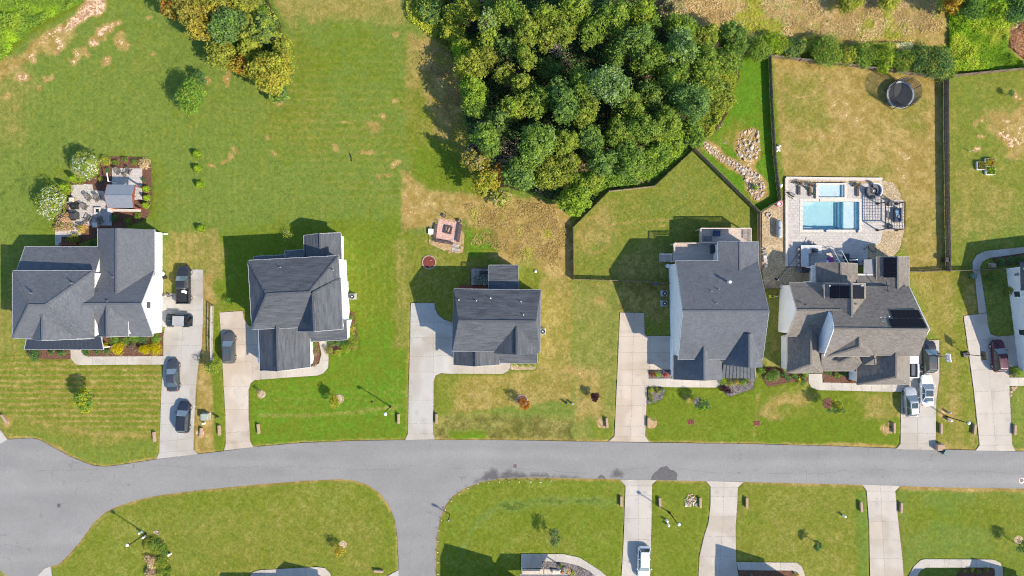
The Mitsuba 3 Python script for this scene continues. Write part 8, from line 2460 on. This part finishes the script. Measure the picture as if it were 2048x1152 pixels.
CH1 = [(1404, 286), (1412, 282), (1432, 300), (1455, 316), (1478, 326), (1497, 340), (1510, 352), (1508, 362), (1485, 350), (1468, 336), (1440, 322), (1418, 304)]
CH2 = [(1480, 268), (1500, 258), (1516, 262), (1520, 300), (1512, 318), (1490, 322), (1474, 310), (1474, 285)]
CH3 = [(1480, 330), (1500, 338), (1515, 350), (1528, 368), (1528, 385), (1520, 398), (1508, 398), (1500, 385), (1496, 372), (1486, 352)]
WHERE = ['narrow upper channel', 'upper round heap', 'lower bend by the fence']
spots = [(0, p, .22) for p in in_poly(CH1, 75, 1, .36)] + [(1, p, .29) for p in in_poly(CH2, 42, 2, .58)] + [(2, p, .31) for p in in_poly(CH3, 66, 3, .48)]
for i, (w, p, s) in enumerate(spots):
    r_ = np.random.default_rng(700 + i)
    m = rock(p, s * r_.uniform(.5, 1.5), 800 + i)
    k = obj('rock', m, 'stone_mat', uv=np.tile([r_.uniform(.2, 1), r_.uniform()], (len(m[0]), 1)))
    tag(k, f'pale broken rock lying in the riprap, {WHERE[w]}', 'rock', f'riprap rocks of the {WHERE[w]}')
small = [rock(p, r_.uniform(.08, .16), 3000 + i) for i, p in enumerate(in_poly(CH1, 260, 4, .12) + in_poly(CH2, 120, 5, .2) + in_poly(CH3, 160, 6, .18))]
k = obj('gravel', join(small), 'stone_mat', uv=np.repeat(np.random.default_rng(9).uniform(0, 1, (len(small), 2)), [len(m[0]) for m in small], 0))
tag(k, 'small broken stone between the riprap rocks', 'gravel', None, 'stuff')
tree('small green bush growing among the riprap', 1508, 374, 7, .9, 'green', 2500, n=300, leaf=.14, name='bush', cat='bush', zc=.5)
for i, p in enumerate(in_poly([(1366, 1000), (1380, 985), (1390, 992), (1398, 1012), (1372, 1012)], 34, 8, .2)):
    m = rock(p, np.random.default_rng(i).uniform(.14, .26), 900 + i)
    k = obj('rock', m, 'stone_mat', uv=np.tile([np.random.default_rng(i).uniform(.3, 1), np.random.default_rng(i + 50).uniform()], (len(m[0]), 1)))
    tag(k, 'pale rock in the small pile beside a headwall south of the street', 'rock', 'rocks in the small pile')
# gravel aprons beside some headwalls
for x, y, l_ in [(1205, 846, 'straw covered soil left of the tan driveway headwall'), (1303, 846, 'orange soil right of the tan driveway headwall'), (1779, 856, 'bare soil left of the headwall by the silver car')]:
    struct('soil_patch', slab(sg.Point(*P(x, y)[:2]).buffer(.85), -.05, .028), 'soil_mat', l_)

# ------------------------------------------------------------------ houses beyond the lower edge: their shadows fall into the picture
h = south_house('house below the lower edge whose gable shadow falls by the street lamp walk', (950, 1193, 1056, 1330), 5.5, 8.6, 'y', 'shingle_brown')
h.shed([(1040, 1150, 3.0), (1136, 1150, 3.0), (1136, 1200, 4.2), (1040, 1200, 4.2)], gut=(0,), walls=False)
obj('porch_floor', slab(poly([(1043, 1137), (1122, 1139), (1122, 1180), (1043, 1180)]), 0, .12), 'deck_wood', h.k, uv=None)
for x in (1044, 1088, 1131):
    obj('porch_post', box(P(x, 1151, 2.9) * [1, 1, 0], (.16, .16, 2.9)), 'white_trim', h.k)
k = thing('porch_figure', 'cream and orange garden ornament at the porch edge below the walk', 'ornament')
c = P(1112, 1144.5, .5) * [1, 1, 0]
obj('body', rounded(c, (1.2, .55, .5), -.1, .15), 'coping', k, smooth=30)
obj('base', rounded(c + [1.0, -.2, 0], (.5, .3, .3), 0, .1), 'orange_rim', k, smooth=30)
south_house('house below the lower edge shading the curved driveway', (1511, 1182, 1612, 1330), 4.55, 8.0, 'y')
h = south_house('house below the lower edge shading the lower left walk', (600, 1215, 684, 1330), 5.2, 7.0, 'y')
h.wing([(480, 1216, 4.8), (600, 1216, 4.8), (600, 1330, 4.8), (480, 1330, 4.8)], 'x', 6.2)
h = south_house('house below the lower edge shading the lower right walk', (2052, 1214, 2150, 1330), 5.0, 8.0, 'y')
h.wing([(1893, 1180, 3.0), (2060, 1180, 3.0), (2060, 1300, 3.0), (1893, 1300, 3.0)], 'x', 5.5)
